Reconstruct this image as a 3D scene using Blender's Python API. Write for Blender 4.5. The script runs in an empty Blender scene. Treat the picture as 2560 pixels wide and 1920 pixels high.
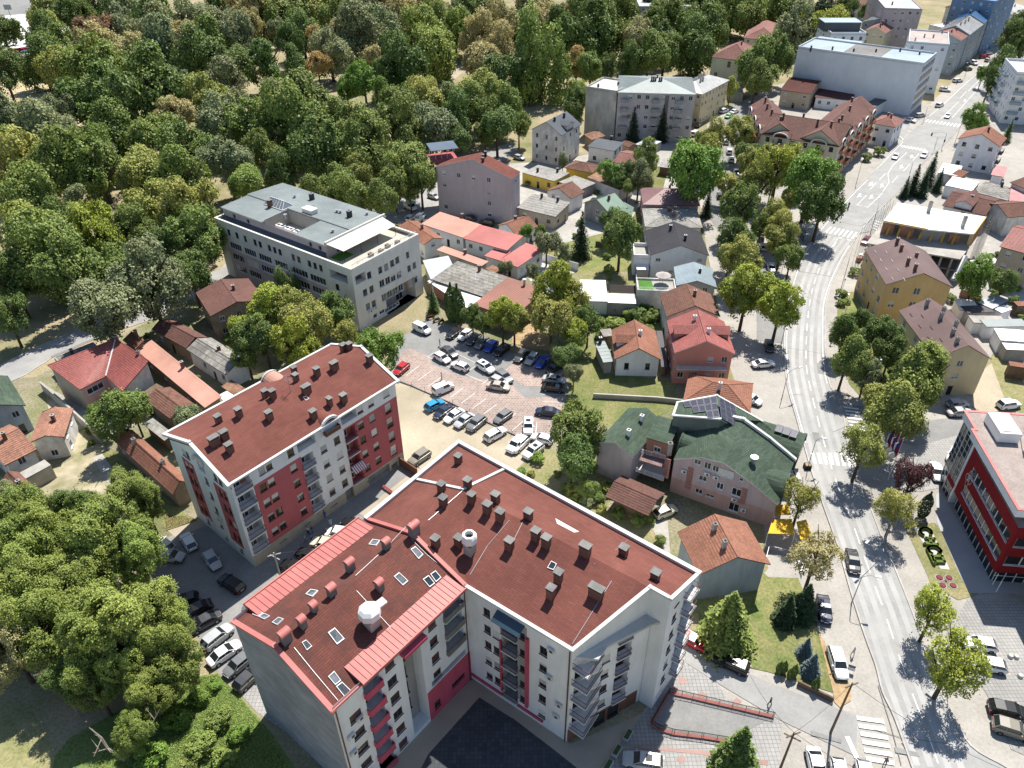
import bpy, math, random
import numpy as np
from mathutils import Vector, Matrix

random.seed(7); rng = np.random.default_rng(7)
SC = bpy.context.scene; COL = SC.collection

# ---------------------------------------------------------------- camera, sky, sun, exposure
F_PX, PITCH, ROLL, CAM_H = 1900.0, math.radians(36.131), math.radians(0.6487), 88.0
_cp, _sp, _cr, _sr = math.cos(PITCH), math.sin(PITCH), math.cos(ROLL), math.sin(ROLL)
_r0, _d0 = Vector((1, 0, 0)), Vector((0, -_sp, -_cp))
C_RT = _r0*_cr + _d0*_sr; C_DN = _d0*_cr - _r0*_sr; C_FW = Vector((0, _cp, -_sp))
cam = bpy.data.cameras.new('camera'); co = bpy.data.objects.new('camera', cam); COL.objects.link(co)
cam.sensor_fit = 'HORIZONTAL'; cam.sensor_width = 36.0; cam.lens = F_PX/2560*36.0
cam.clip_start = 1.0; cam.clip_end = 6000.0
_m = Matrix.Identity(4)
for i in range(3):
    _m[i][0] = C_RT[i]; _m[i][1] = -C_DN[i]; _m[i][2] = -C_FW[i]
_m[0][3], _m[1][3], _m[2][3] = 0, 0, CAM_H
co.matrix_world = _m; SC.camera = co

SUN_EL, SUN_AZ = math.radians(59.5), math.radians(24.0)
world = bpy.data.worlds.new('World'); SC.world = world; world.use_nodes = True
_nt = world.node_tree; _bg = _nt.nodes['Background']
_sky = _nt.nodes.new('ShaderNodeTexSky'); _sky.sky_type = 'NISHITA'; _sky.sun_disc = False
_sky.sun_elevation = SUN_EL; _sky.sun_rotation = SUN_AZ; _sky.air_density = 1.0; _sky.dust_density = 0.6; _sky.ozone_density = 2.0
_nt.links.new(_sky.outputs[0], _bg.inputs[0]); _bg.inputs[1].default_value = 0.092
sl = bpy.data.lights.new('sun', 'SUN'); sl.energy = 5.0; sl.angle = math.radians(0.5); sl.color = (1.0, 0.955, 0.88)
so = bpy.data.objects.new('sun', sl); COL.objects.link(so)
_sd = Vector((math.sin(SUN_AZ)*math.cos(SUN_EL), math.cos(SUN_AZ)*math.cos(SUN_EL), math.sin(SUN_EL)))
so.location = _sd*900; so.rotation_euler = _sd.to_track_quat('Z', 'Y').to_euler()
SC.view_settings.view_transform = 'Standard'; SC.view_settings.look = 'None'
SC.view_settings.gamma = 1.0; SC.view_settings.use_curve_mapping = False
SC.view_settings.exposure = 0.62
SC.render.film_transparent = False

# ---------------------------------------------------------------- picture point -> place on the ground (or on a level z)
K = 640/2212.0
def t(c, r, x, y): return (c*640 + x*K, r*480 + y*K)
def at(p, z=0.0):
    d = C_RT*((p[0]-1280)/F_PX) + C_DN*((p[1]-960)/F_PX) + C_FW
    k = (z-CAM_H)/d.z
    return Vector((d.x*k, d.y*k, z))
def W(c, r, x, y, z=0.0): return at(t(c, r, x, y), z)
def to_px(p):
    v = Vector(p) - Vector((0, 0, CAM_H)); zc = v.dot(C_FW)
    return (1280 + F_PX*v.dot(C_RT)/zc, 960 + F_PX*v.dot(C_DN)/zc)

# ---------------------------------------------------------------- materials
MATS = {}
def M(name, col, col2=None, scale=0.6, rough=0.85, metal=0.0, spec=0.3, bump=0.0, bscale=8.0, stretch=None,
      brick=None, mortar=None, msize=0.03, offset=0.5, big=0.18, objcol=False, contrast=1.0, emit=None, rnd=0.0, bvar=0.3, fine=0.0):
    """procedural surface: two tones mixed by noise, a slow large-scale drift, optional courses on the face's own metre grid"""
    if name in MATS: return MATS[name]
    m = bpy.data.materials.new(name); MATS[name] = m; m.use_nodes = True
    nt = m.node_tree; n = nt.nodes; L = nt.links.new; bs = n['Principled BSDF']
    col2 = col2 or tuple(c*0.72 for c in col)
    geo = n.new('ShaderNodeNewGeometry'); pos = geo.outputs['Position']
    vec = pos
    if stretch:
        mp = n.new('ShaderNodeMapping'); mp.inputs['Scale'].default_value = stretch; L(pos, mp.inputs[0]); vec = mp.outputs[0]
    def noise(s, det=6, v=vec):
        q = n.new('ShaderNodeTexNoise'); q.inputs['Scale'].default_value = s; q.inputs['Detail'].default_value = det
        q.inputs['Roughness'].default_value = 0.65; L(v, q.inputs['Vector']); return q.outputs[0]
    def mix(fac, a, b, mode='MIX'):
        x = n.new('ShaderNodeMix'); x.data_type = 'RGBA'; x.blend_type = mode
        if isinstance(fac, float): x.inputs[0].default_value = fac
        else: L(fac, x.inputs[0])
        for i, s in ((6, a), (7, b)):
            if isinstance(s, tuple): x.inputs[i].default_value = (*s, 1)
            else: L(s, x.inputs[i])
        return x.outputs[2]
    def ramp(v, a, b):
        q = n.new('ShaderNodeMapRange'); q.inputs[1].default_value = a; q.inputs[2].default_value = b; L(v, q.inputs[0]); return q.outputs[0]
    f = ramp(noise(scale), 0.5-0.22/contrast, 0.5+0.22/contrast)
    base = mix(f, col, col2)
    height = None
    if brick:
        uv = n.new('ShaderNodeUVMap')
        bt = n.new('ShaderNodeTexBrick'); L(uv.outputs[0], bt.inputs['Vector'])
        bt.inputs['Scale'].default_value = 1.0; bt.offset = offset
        bt.inputs['Brick Width'].default_value = brick[0]; bt.inputs['Row Height'].default_value = brick[1]
        bt.inputs['Mortar Size'].default_value = msize; bt.inputs['Mortar Smooth'].default_value = 0.3
        bt.inputs['Color1'].default_value = (1, 1, 1, 1); bt.inputs['Color2'].default_value = (*[1-bvar]*3, 1)
        bt.inputs['Mortar'].default_value = (1, 1, 1, 1)
        base = mix(1.0, base, bt.outputs[0], 'MULTIPLY')
        mo = mortar or tuple(c*0.45 for c in col)
        base = mix(bt.outputs[1], base, mo)
        height = bt.outputs[1]
    if big:
        g = ramp(noise(scale*0.13, 3, pos), 0.3, 0.7)
        c = n.new('ShaderNodeCombineColor')
        q = n.new('ShaderNodeMapRange'); q.inputs[3].default_value = 1-big; q.inputs[4].default_value = 1+big; L(g, q.inputs[0])
        for i in range(3): L(q.outputs[0], c.inputs[i])
        base = mix(1.0, base, c.outputs[0], 'MULTIPLY')
    if fine:
        c = n.new('ShaderNodeCombineColor'); q = n.new('ShaderNodeMapRange'); q.inputs[1].default_value = .3; q.inputs[2].default_value = .7; q.inputs[3].default_value = 1-fine; q.inputs[4].default_value = 1+fine
        L(noise(2.6, 8, pos), q.inputs[0])
        for i in range(3): L(q.outputs[0], c.inputs[i])
        base = mix(1.0, base, c.outputs[0], 'MULTIPLY')
    if objcol or rnd:
        oi = n.new('ShaderNodeObjectInfo')
        if objcol: base = mix(1.0, base, oi.outputs['Color'], 'MULTIPLY')
        if rnd:
            c = n.new('ShaderNodeCombineColor'); q = n.new('ShaderNodeMapRange'); q.inputs[3].default_value = 1-rnd; q.inputs[4].default_value = 1+rnd
            L(oi.outputs['Random'], q.inputs[0])
            for i in range(3): L(q.outputs[0], c.inputs[i])
            base = mix(1.0, base, c.outputs[0], 'MULTIPLY')
    L(base, bs.inputs['Base Color'])
    bs.inputs['Roughness'].default_value = rough; bs.inputs['Metallic'].default_value = metal
    bs.inputs['Specular IOR Level'].default_value = spec
    if bump:
        b = n.new('ShaderNodeBump'); b.inputs['Strength'].default_value = bump; b.inputs['Distance'].default_value = 0.05
        L(noise(bscale, 4, pos), b.inputs['Height']); L(b.outputs[0], bs.inputs['Normal'])
    if emit: bs.inputs['Emission Color'].default_value = (*emit[:3], 1); bs.inputs['Emission Strength'].default_value = emit[3]
    return m

def stucco(name, col, dirt=0.75):
    return M(name, col, tuple(c*dirt for c in col), scale=0.9, rough=0.92, spec=0.15, stretch=(1, 1, 0.22), bump=0.15, bscale=14, big=0.08)

# ---------------------------------------------------------------- mesh builder
class MB:
    def __init__(s): s.v = []; s.f = []; s.m = []
    def poly(s, pts, m=0):
        i = len(s.v); s.v += [tuple(p) for p in pts]; s.f.append(tuple(range(i, i+len(pts)))); s.m.append(m)
    def box(s, c, sx, sy, sz, m=0, ax=None, bottom=True):
        """c = centre of the base; ax = direction of the local x axis"""
        ax = Vector(ax if ax else (1, 0, 0)).normalized(); ay = Vector((-ax.y, ax.x, 0)); c = Vector(c)
        i = len(s.v)
        for z in (0, sz):
            for a, b in ((-1, -1), (1, -1), (1, 1), (-1, 1)):
                p = c + ax*(a*sx/2) + ay*(b*sy/2) + Vector((0, 0, z)); s.v.append(tuple(p))
        F = [(4, 5, 6, 7), (0, 1, 5, 4), (1, 2, 6, 5), (2, 3, 7, 6), (3, 0, 4, 7)] + ([(3, 2, 1, 0)] if bottom else [])
        for q in F: s.f.append(tuple(i+k for k in q)); s.m.append(m)
    def prism(s, poly, z0, z1, m=0, mt=None, bottom=False):
        n = len(poly); i = len(s.v)
        s.v += [(p[0], p[1], z0) for p in poly] + [(p[0], p[1], z1) for p in poly]
        s.f.append(tuple(i+n+k for k in range(n))); s.m.append(m if mt is None else mt)
        if bottom: s.f.append(tuple(i+k for k in reversed(range(n)))); s.m.append(m)
        for k in range(n):
            j = (k+1) % n; s.f.append((i+k, i+j, i+n+j, i+n+k)); s.m.append(m)
    def slab(s, pts, th, m=0, ms=None):
        """a planar polygon (counter-clockwise seen from above) with thickness downwards"""
        ms = m if ms is None else ms
        pts = [Vector(p) for p in pts]; lo = [p - Vector((0, 0, th)) for p in pts]
        s.poly(pts, m); s.poly(lo[::-1], ms)
        for k in range(len(pts)):
            j = (k+1) % len(pts); s.poly([lo[k], lo[j], pts[j], pts[k]], ms)
    def tube(s, p0, p1, r0, r1=None, seg=6, m=0, caps=True):
        p0 = Vector(p0); p1 = Vector(p1); r1 = r0 if r1 is None else r1
        d = (p1-p0).normalized(); a = d.orthogonal().normalized(); b = d.cross(a); i = len(s.v)
        for p, r in ((p0, r0), (p1, r1)):
            for k in range(seg):
                an = 2*math.pi*k/seg; s.v.append(tuple(p + a*(r*math.cos(an)) + b*(r*math.sin(an))))
        for k in range(seg):
            j = (k+1) % seg; s.f.append((i+k, i+j, i+seg+j, i+seg+k)); s.m.append(m)
        if caps:
            s.f.append(tuple(i+seg+k for k in range(seg))); s.m.append(m)
            s.f.append(tuple(i+k for k in reversed(range(seg)))); s.m.append(m)
    def path(s, pts, r, seg=5, m=0):
        for a, b in zip(pts[:-1], pts[1:]): s.tube(a, b, r, r, seg, m)
    def build(s, name, mats, parent=None, org=None, smooth=False):
        if not isinstance(mats, (list, tuple)): mats = [mats]
        root = parent
        while root is not None and root.parent is not None: root = root.parent
        o0 = Vector(org) if org is not None else (Vector(root.location) if root is not None else Vector((0, 0, 0)))
        me = mesh_from(name, s.v, s.f, s.m, mats, o0, smooth)
        ob = bpy.data.objects.new(name, me); COL.objects.link(ob)
        if parent is not None: ob.parent = parent
        elif org is not None: ob.location = o0
        return ob

def mesh_from(name, v, f, mi, mats, o0=(0, 0, 0), smooth=False):
    me = bpy.data.meshes.new(name)
    V = np.array(v, dtype=np.float64).reshape(-1, 3) - np.array(o0)
    me.from_pydata(V.tolist(), [], f)
    for q in mats: me.materials.append(q)
    if len(mats) > 1: me.polygons.foreach_set('material_index', np.array(mi, dtype=np.int32))
    if smooth: me.polygons.foreach_set('use_smooth', np.ones(len(f), dtype=bool))
    # face-aligned metre grid for the course patterns: u level, v up the slope
    nl = len(me.loops); nf = len(f)
    vi = np.empty(nl, dtype=np.int32); me.loops.foreach_get('vertex_index', vi)
    no = np.empty(nf*3); me.polygons.foreach_get('normal', no); no = no.reshape(-1, 3)
    lt = np.empty(nf, dtype=np.int32); me.polygons.foreach_get('loop_total', lt)
    h = np.hypot(no[:, 0], no[:, 1]); flat = h < 0.02; h[flat] = 1
    u = np.stack([-no[:, 1]/h, no[:, 0]/h, np.zeros(nf)], 1); u[flat] = (1, 0, 0)
    w = np.cross(no, u)
    fi = np.repeat(np.arange(nf), lt); P = V[vi]
    uv = np.stack([(P*u[fi]).sum(1), (P*w[fi]).sum(1)], 1)
    ul = me.uv_layers.new(name='UVMap'); ul.data.foreach_set('uv', uv.astype(np.float32).ravel())
    me.update(); return me

def tag(o, label=None, cat=None, group=None, kind=None):
    if label: o['label'] = label
    if cat: o['category'] = cat
    if group: o['group'] = group
    if kind: o['kind'] = kind
    return o
def thing(name, label, cat, loc=(0, 0, 0), rz=0, group=None):
    o = bpy.data.objects.new(name, None); COL.objects.link(o); o.location = loc; o.rotation_euler = (0, 0, rz)
    o.empty_display_size = 0.3
    return tag(o, label, cat, group)
def place(name, me, parent, loc, rz=0.0, scale=None):
    """one more individual that shares a mesh"""
    o = bpy.data.objects.new(name, me); COL.objects.link(o); o.parent = parent; o.location = loc; o.rotation_euler = (0, 0, rz)
    if scale: o.scale = scale
    return o
def copy_tree(o, parent=None):
    c = o.copy(); COL.objects.link(c)
    if parent is not None: c.parent = parent
    for ch in list(o.children): copy_tree(ch, c)
    return c
# ---------------------------------------------------------------- surfaces
WHITE = stucco('white_render', (0.76, 0.765, 0.77), 0.84); OFFWHITE = stucco('off_white_render', (0.70, 0.68, 0.62), 0.86)
CREAM = stucco('cream_render', (0.58, 0.53, 0.40), 0.84); BEIGE = stucco('beige_render', (0.46, 0.40, 0.31)); GREYR = stucco('grey_render', (0.36, 0.35, 0.34), 0.7)
BLUEGREY = stucco('blue_grey_render', (0.36, 0.41, 0.45)); YELLOW = stucco('ochre_render', (0.58, 0.41, 0.20), 0.82); BRIGHTY = stucco('bright_yellow_render', (0.68, 0.5, 0.1), 0.85)
PALEY = stucco('pale_yellow_render', (0.60, 0.52, 0.33), 0.86); PINK = stucco('pink_render', (0.58, 0.36, 0.34), 0.85); CORAL = stucco('coral_render', (0.60, 0.27, 0.21), 0.88)
MAUVE = stucco('mauve_render', (0.50, 0.43, 0.44), 0.85); MAUVE2 = stucco('dark_mauve_render', (0.17, 0.12, 0.15), 0.85); SALMON = stucco('salmon_render', (0.5, 0.21, 0.13), 0.88)
REDWALL = stucco('red_render', (0.46, 0.125, 0.135), 0.85); REDDARK = stucco('deep_red_panel', (0.22, 0.016, 0.02), 0.9); PALEGREEN = stucco('pale_green_render', (0.55, 0.58, 0.47), 0.88)
DARKBLUE = stucco('dark_blue_trim', (0.06, 0.09, 0.14)); BROWNWALL = stucco('brown_brick_wall', (0.20, 0.10, 0.07))
OLDWHITE = M('weathered_white_render', (0.72, 0.71, 0.68), (0.42, 0.40, 0.36), scale=0.5, rough=0.95, spec=0.1, bump=0.2, contrast=1.2, stretch=(1, 1, 0.7))
CONCWALL = M('weathered_concrete_wall', (0.56, 0.54, 0.49), (0.27, 0.26, 0.23), scale=0.35, rough=0.95, spec=0.1, bump=0.2, stretch=(1, 1, 0.5))
GREYWALL = M('bare_grey_render', (0.33, 0.35, 0.38), (0.2, 0.215, 0.24), scale=0.7, rough=0.95, spec=0.1, bump=0.3, stretch=(0.5, 0.5, 1.2))
BRICK = M('red_brick_wall', (0.38, 0.14, 0.08), (0.30, 0.10, 0.06), scale=2, brick=(0.3, 0.2), mortar=(0.4, 0.36, 0.3), msize=0.02)
ROUGHW = M('rough_plaster_wall', (0.3, 0.24, 0.18), (0.18, 0.14, 0.11), scale=1.2, bump=0.4)
CONC = M('concrete', (0.42, 0.40, 0.36), (0.30, 0.28, 0.25), scale=0.8, bump=0.2)
CONCD = M('dark_concrete', (0.22, 0.21, 0.2), (0.13, 0.13, 0.12), scale=1.0, bump=0.2)
TERRA = M('orange_clay_tiles', (0.38, 0.175, 0.11), (0.25, 0.12, 0.08), scale=1.2, brick=(0.26, 0.4), mortar=(0.16, 0.06, 0.04), msize=0.03, offset=0, bump=0.3)
TERRAO = M('old_clay_tiles', (0.30, 0.14, 0.095), (0.14, 0.075, 0.058), scale=1.0, brick=(0.26, 0.4), mortar=(0.1, 0.05, 0.035), msize=0.035, offset=0, bump=0.3)
TERRAB = M('brown_clay_tiles', (0.22, 0.105, 0.083), (0.145, 0.072, 0.06), scale=1.0, brick=(0.3, 0.4), mortar=(0.08, 0.04, 0.03), msize=0.035, offset=0)
TERRAW = M('weathered_pale_clay_tiles', (0.50, 0.24, 0.15), (0.28, 0.15, 0.11), scale=2.2, brick=(0.26, 0.36), mortar=(0.2, 0.1, 0.07), msize=0.03, offset=0, contrast=1.5)
TERRAP = M('pinkish_clay_tiles', (0.36, 0.17, 0.14), (0.25, 0.12, 0.1), scale=1.0, brick=(0.3, 0.4), mortar=(0.14, 0.07, 0.06), msize=0.03, offset=0)
REDTILE = M('red_metal_tiles', (0.38, 0.125, 0.105), (0.30, 0.10, 0.085), scale=1.0, rough=0.55, brick=(0.3, 0.4), mortar=(0.22, 0.045, 0.035), msize=0.03, offset=0)
SHINGLE = M('red_bitumen_shingles', (0.205, 0.08, 0.062), (0.165, 0.065, 0.051), scale=0.9, rough=0.95, spec=0.12, bvar=.14, brick=(1.0, 0.28), mortar=(0.13, 0.045, 0.038), msize=0.025, bump=0.3, bscale=20)
SHINGLED = M('mossy_red_shingles', (0.185, 0.068, 0.052), (0.105, 0.053, 0.044), scale=0.5, rough=0.95, spec=0.12, bvar=.14, brick=(1.0, 0.28), mortar=(0.1, 0.036, 0.031), msize=0.03, bump=0.3, bscale=20, contrast=1.4)
GREENSH = M('green_bitumen_shingles', (0.10, 0.135, 0.098), (0.068, 0.095, 0.07), scale=1.0, rough=0.95, spec=0.12, brick=(1.0, 0.3), mortar=(0.04, 0.065, 0.042), msize=0.025, bump=0.2)
REDMETAL = M('salmon_red_metal', (0.50, 0.17, 0.15), (0.43, 0.14, 0.125), scale=0.8, rough=0.5)
REDSHEET = M('red_sheet_metal', (0.42, 0.135, 0.12), (0.36, 0.115, 0.10), scale=0.7, rough=0.55)
SALMSHEET = M('salmon_sheet_metal', (0.50, 0.27, 0.205), (0.44, 0.235, 0.18), scale=0.7, rough=0.6)
RUSTSHEET = M('rusty_red_sheet', (0.32, 0.135, 0.105), (0.24, 0.125, 0.085), scale=0.35, rough=0.65, stretch=(1, 1, 1))
RUST = M('rusty_old_sheet', (0.35, 0.2, 0.13), (0.17, 0.08, 0.045), scale=0.7, rough=0.8, contrast=1.4)
BROWNSH = M('brown_sheet_metal', (0.165, 0.105, 0.095), (0.14, 0.09, 0.082), scale=0.7, rough=0.5)
MAUVESH = M('mauve_sheet_metal', (0.30, 0.17, 0.165), (0.25, 0.145, 0.14), scale=0.7, rough=0.55)
DARKSH = M('anthracite_sheet', (0.065, 0.06, 0.065), (0.05, 0.047, 0.05), scale=0.7, rough=0.5)
SLATE = M('dark_slate_sheet', (0.07, 0.082, 0.095), (0.055, 0.065, 0.078), scale=0.8, rough=0.5)
GREYSH = M('grey_green_sheet', (0.27, 0.30, 0.29), (0.22, 0.25, 0.245), scale=0.5, rough=0.5, metal=0.1)
PALEGR = M('pale_green_sheet', (0.22, 0.31, 0.24), (0.18, 0.26, 0.2), scale=0.5, rough=0.55)
LIGHTSH = M('pale_grey_sheet', (0.42, 0.45, 0.47), (0.35, 0.38, 0.4), scale=0.5, rough=0.5, metal=0.1)
BLUESH = M('blue_sheet_roof', (0.12, 0.27, 0.47), (0.09, 0.2, 0.36), scale=0.5, rough=0.5)
SILVER = M('silver_sheet_roof', (0.55, 0.55, 0.53), (0.42, 0.42, 0.41), scale=0.5, rough=0.45, metal=0.2)
STEELBL = M('pale_blue_sheet', (0.33, 0.40, 0.43), (0.28, 0.34, 0.37), scale=0.6, rough=0.5)
FIBRE = M('grey_fibre_cement', (0.36, 0.34, 0.30), (0.2, 0.19, 0.17), scale=1.4, rough=0.95, brick=(1.1, 1.2), mortar=(0.14, 0.13, 0.12), msize=0.03, offset=0, contrast=1.3)
FIBRE2 = M('pale_fibre_slates', (0.43, 0.41, 0.37), (0.28, 0.27, 0.25), scale=1.2, rough=0.95, brick=(0.6, 0.4), mortar=(0.22, 0.21, 0.19), msize=0.025)
WHITEROOF = M('white_membrane', (0.82, 0.82, 0.80), (0.74, 0.73, 0.7), scale=0.4, rough=0.7)
GRAVELR = M('gravel_roof', (0.36, 0.30, 0.265), (0.24, 0.2, 0.18), scale=3.5, bump=0.5, bscale=12)
MEMBR = M('grey_roof_membrane', (0.5, 0.5, 0.48), (0.4, 0.4, 0.38), scale=0.5)
TRIMW = M('pale_trim', (0.62, 0.62, 0.6), (0.5, 0.5, 0.48), scale=1.0, rough=0.6)
FRAMEW = M('white_frame', (0.75, 0.75, 0.74), rough=0.5, col2=(0.7, 0.7, 0.69)); FRAMED = M('dark_frame', (0.05, 0.035, 0.03), rough=0.5); FRAMEB = M('brown_frame', (0.12, 0.05, 0.03), rough=0.5)
SHUT = M('roller_shutter', (0.55, 0.54, 0.5), (0.5, 0.49, 0.46), scale=1, rough=0.6, rnd=0.25); SHUTB = M('brown_shutter', (0.1, 0.055, 0.045), rough=0.6, rnd=0.3)
GLASS = M('window_glass', (0.03, 0.038, 0.045), (0.02, 0.025, 0.03), scale=0.4, rough=0.06, spec=0.6, rnd=0.6)
GLASSB = M('bluish_glass', (0.06, 0.11, 0.15), (0.04, 0.07, 0.10), scale=0.4, rough=0.06, spec=0.7, rnd=0.5)
SKYL = M('skylight_glass', (0.22, 0.25, 0.27), (0.16, 0.18, 0.2), scale=0.4, rough=0.05, spec=0.9, rnd=0.5)
DARK = M('dark_interior', (0.02, 0.02, 0.022), rough=0.9); DMETAL = M('dark_metal', (0.04, 0.04, 0.045), rough=0.5); GALV = M('galvanised_steel', (0.45, 0.45, 0.46), (0.36, 0.36, 0.37), rough=0.4, metal=0.6)
MAROON = M('maroon_railing', (0.13, 0.03, 0.03), rough=0.6); PIPE = M('brown_downpipe', (0.09, 0.05, 0.045), rough=0.5)
CHIMB = M('chimney_brick', (0.24, 0.085, 0.055), (0.17, 0.06, 0.04), scale=3, brick=(0.25, 0.09), mortar=(0.2, 0.15, 0.12), msize=0.012)
ACW = M('white_plastic', (0.7, 0.7, 0.68), rough=0.5); WOOD = M('old_wood', (0.2, 0.14, 0.09), (0.1, 0.07, 0.045), scale=2, rough=0.85); TIMBERY = M('yellow_formwork', (0.6, 0.38, 0.06), (0.48, 0.3, 0.06), scale=1.5)
CANVAS = M('pale_canvas', (0.66, 0.65, 0.6), (0.58, 0.57, 0.53), scale=1); GREEN_TURF = M('artificial_turf', (0.07, 0.2, 0.02), (0.05, 0.15, 0.015), scale=3)
SOLAR = M('solar_cell', (0.035, 0.035, 0.06), (0.03, 0.03, 0.05), brick=(0.5, 0.165), mortar=(0.2, 0.2, 0.23), msize=0.012, offset=0, rough=0.35, spec=0.3, big=0)

FOOT = []
LM = []                      # named places, for telling look-alikes apart

# ---------------------------------------------------------------- small shared meshes
_pm = {}
def shared(key, fn):
    if key not in _pm: _pm[key] = fn()
    return _pm[key]
def mk(name, fill, mats, smooth=False):
    b = MB(); fill(b); return mesh_from(name, b.v, b.f, b.m, mats if isinstance(mats, (list, tuple)) else [mats], smooth=smooth)
def frame_mesh(w, h, mat, mull):
    def fill(b):
        q = 0.07
        for x, z, sx, sz in ((0, 0, w, q), (0, h-q, w, q), (-w/2+q/2, q, q, h-2*q), (w/2-q/2, q, q, h-2*q)): b.box((x, 0.10, z), sx, 0.06, sz)
        for k in range(mull): b.box((-w/2 + w*(k+1)/(mull+1), 0.10, q), 0.06, 0.055, h-2*q)
        b.box((0, -0.02, -0.05), w+0.12, 0.2, 0.045)
    return shared(('fr', w, h, mat.name, mull), lambda: mk('window', fill, mat))
def pane_mesh(w, h, mat=None):
    mat = mat or GLASS
    return shared(('pa', w, h, mat.name), lambda: mk('pane', lambda b: b.box((0, 0.13, 0.02), w-0.04, 0.02, h-0.04), mat))
def shut_mesh(w, h, f, mat):
    def fill(b):
        n = max(2, int(h*f/0.12)); s = h*f/n
        for k in range(n): b.box((0, 0.065, h-(k+1)*s), w-0.02, 0.02, s*0.86)
        b.box((0, 0.08, h-h*f), w-0.02, 0.012, h*f)
    return shared(('sh', w, h, f, mat.name), lambda: mk('roller_shutter', fill, mat))
def ac_mesh():
    def fill(b):
        b.box((0, -0.2, 0), 0.85, 0.3, 0.6); 
        c = [Vector((0.1+0.22*math.cos(a), -0.352, 0.3+0.22*math.sin(a))) for a in [2*math.pi*k/12 for k in range(12)]]
        b.poly(c[::-1] if False else c, 1)
        b.box((-0.3, -0.1, -0.08), 0.05, 0.4, 0.06, 1); b.box((0.3, -0.1, -0.08), 0.05, 0.4, 0.06, 1)
    return shared('ac', lambda: mk('air_conditioner', fill, [ACW, DMETAL]))
def chimney_mesh(kind, sx=0.6, sy=0.6, h=1.2):
    def brick(b):
        b.box((0, 0, -0.8), sx, sy, h+0.8); b.box((0, 0, h-0.12), sx+0.1, sy+0.1, 0.08)
        for a in (-1, 1):
            for c in (-1, 1): b.box((a*(sx/2-0.08), c*(sy/2-0.08), h), 0.1, 0.1, 0.22)
        b.box((0, 0, h), sx-0.24, sy-0.24, 0.2, 2)
        b.box((0, 0, h+0.22), sx+0.22, sy+0.22, 0.09, 1)
    def plain(b):
        b.box((0, 0, -0.8), sx, sy, h+0.8); b.box((0, 0, h), sx+0.12, sy+0.12, 0.1, 1); b.box((0, 0, h+0.1), sx*0.5, sy*0.5, 0.06, 2)
    def barrel(b):
        b.box((0, 0, -0.8), sx, sy, h+0.8, 1)
        n = 8; r = sy/2+0.12
        pr = [(r*math.cos(math.pi*k/n), h+0.15+r*0.8*math.sin(math.pi*k/n)) for k in range(n+1)]
        for k in range(n):
            (y0, z0), (y1, z1) = pr[k], pr[k+1]
            b.poly([(-sx/2-.1, y0, z0), (sx/2+.1, y0, z0), (sx/2+.1, y1, z1), (-sx/2-.1, y1, z1)][::-1], 0)
        for s in (-1, 1): b.poly([(s*(sx/2+.1), y, z) for y, z in (pr if s > 0 else pr[::-1])], 1)
        b.box((0, 0, h+0.1), sx+0.2, sy+0.24, 0.06, 0)
    def pipe(b):
        b.tube((0, 0, -0.4), (0, 0, h), sx/2, sx/2, 10); b.tube((0, 0, h+0.1), (0, 0, h+0.16), sx*0.9, sx*0.9, 10); b.tube((0, 0, h), (0, 0, h+0.1), sx/4, sx/4, 6, 2)
    sets = {'brick': (brick, [CHIMB, CONCD, DARK]), 'grey': (plain, [CONC, CONCD, DARK]), 'plain': (plain, [CHIMB, CONC, DARK]), 'dark': (plain, [DMETAL, GALV, DARK]),
            'white': (plain, [WHITE, TRIMW, DARK]), 'barrel': (barrel, [REDMETAL, CONCD, DARK]), 'pipe': (pipe, [GALV, GALV, DARK])}
    f, ms = sets[kind]
    return shared(('ch', kind, sx, sy, h), lambda: mk('chimney', f, ms))
def chimney(roof, pos, kind='brick', sx=0.6, sy=0.6, h=1.2, rz=0.0):
    root = roof
    while root.parent: root = root.parent
    return place('chimney', chimney_mesh(kind, sx, sy, h), roof, Vector(pos)-Vector(root.location), rz)
def skylight(roof, pts, mat=None):
    """pts: four world corners on the roof plane"""
    pts = [Vector(p) for p in pts]; n = (pts[1]-pts[0]).cross(pts[2]-pts[0]).normalized()
    if n.z < 0: n = -n; pts = pts[::-1]
    c = sum(pts, Vector())/4; b = MB()
    for k in range(4):
        a, d = pts[k], pts[(k+1) % 4]; ai, di = a.lerp(c, 0.16), d.lerp(c, 0.16)
        b.poly([a+n*.12, d+n*.12, di+n*.12, ai+n*.12]); b.poly([a-n*.1, d-n*.1, d+n*.12, a+n*.12]); b.poly([di-n*.02, ai-n*.02, ai+n*.12, di+n*.12])
    f = b.build('skylight', FRAMEW if mat is None else mat, roof)
    return f, [p.lerp(c, 0.14)+n*0.06 for p in pts]

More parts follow.
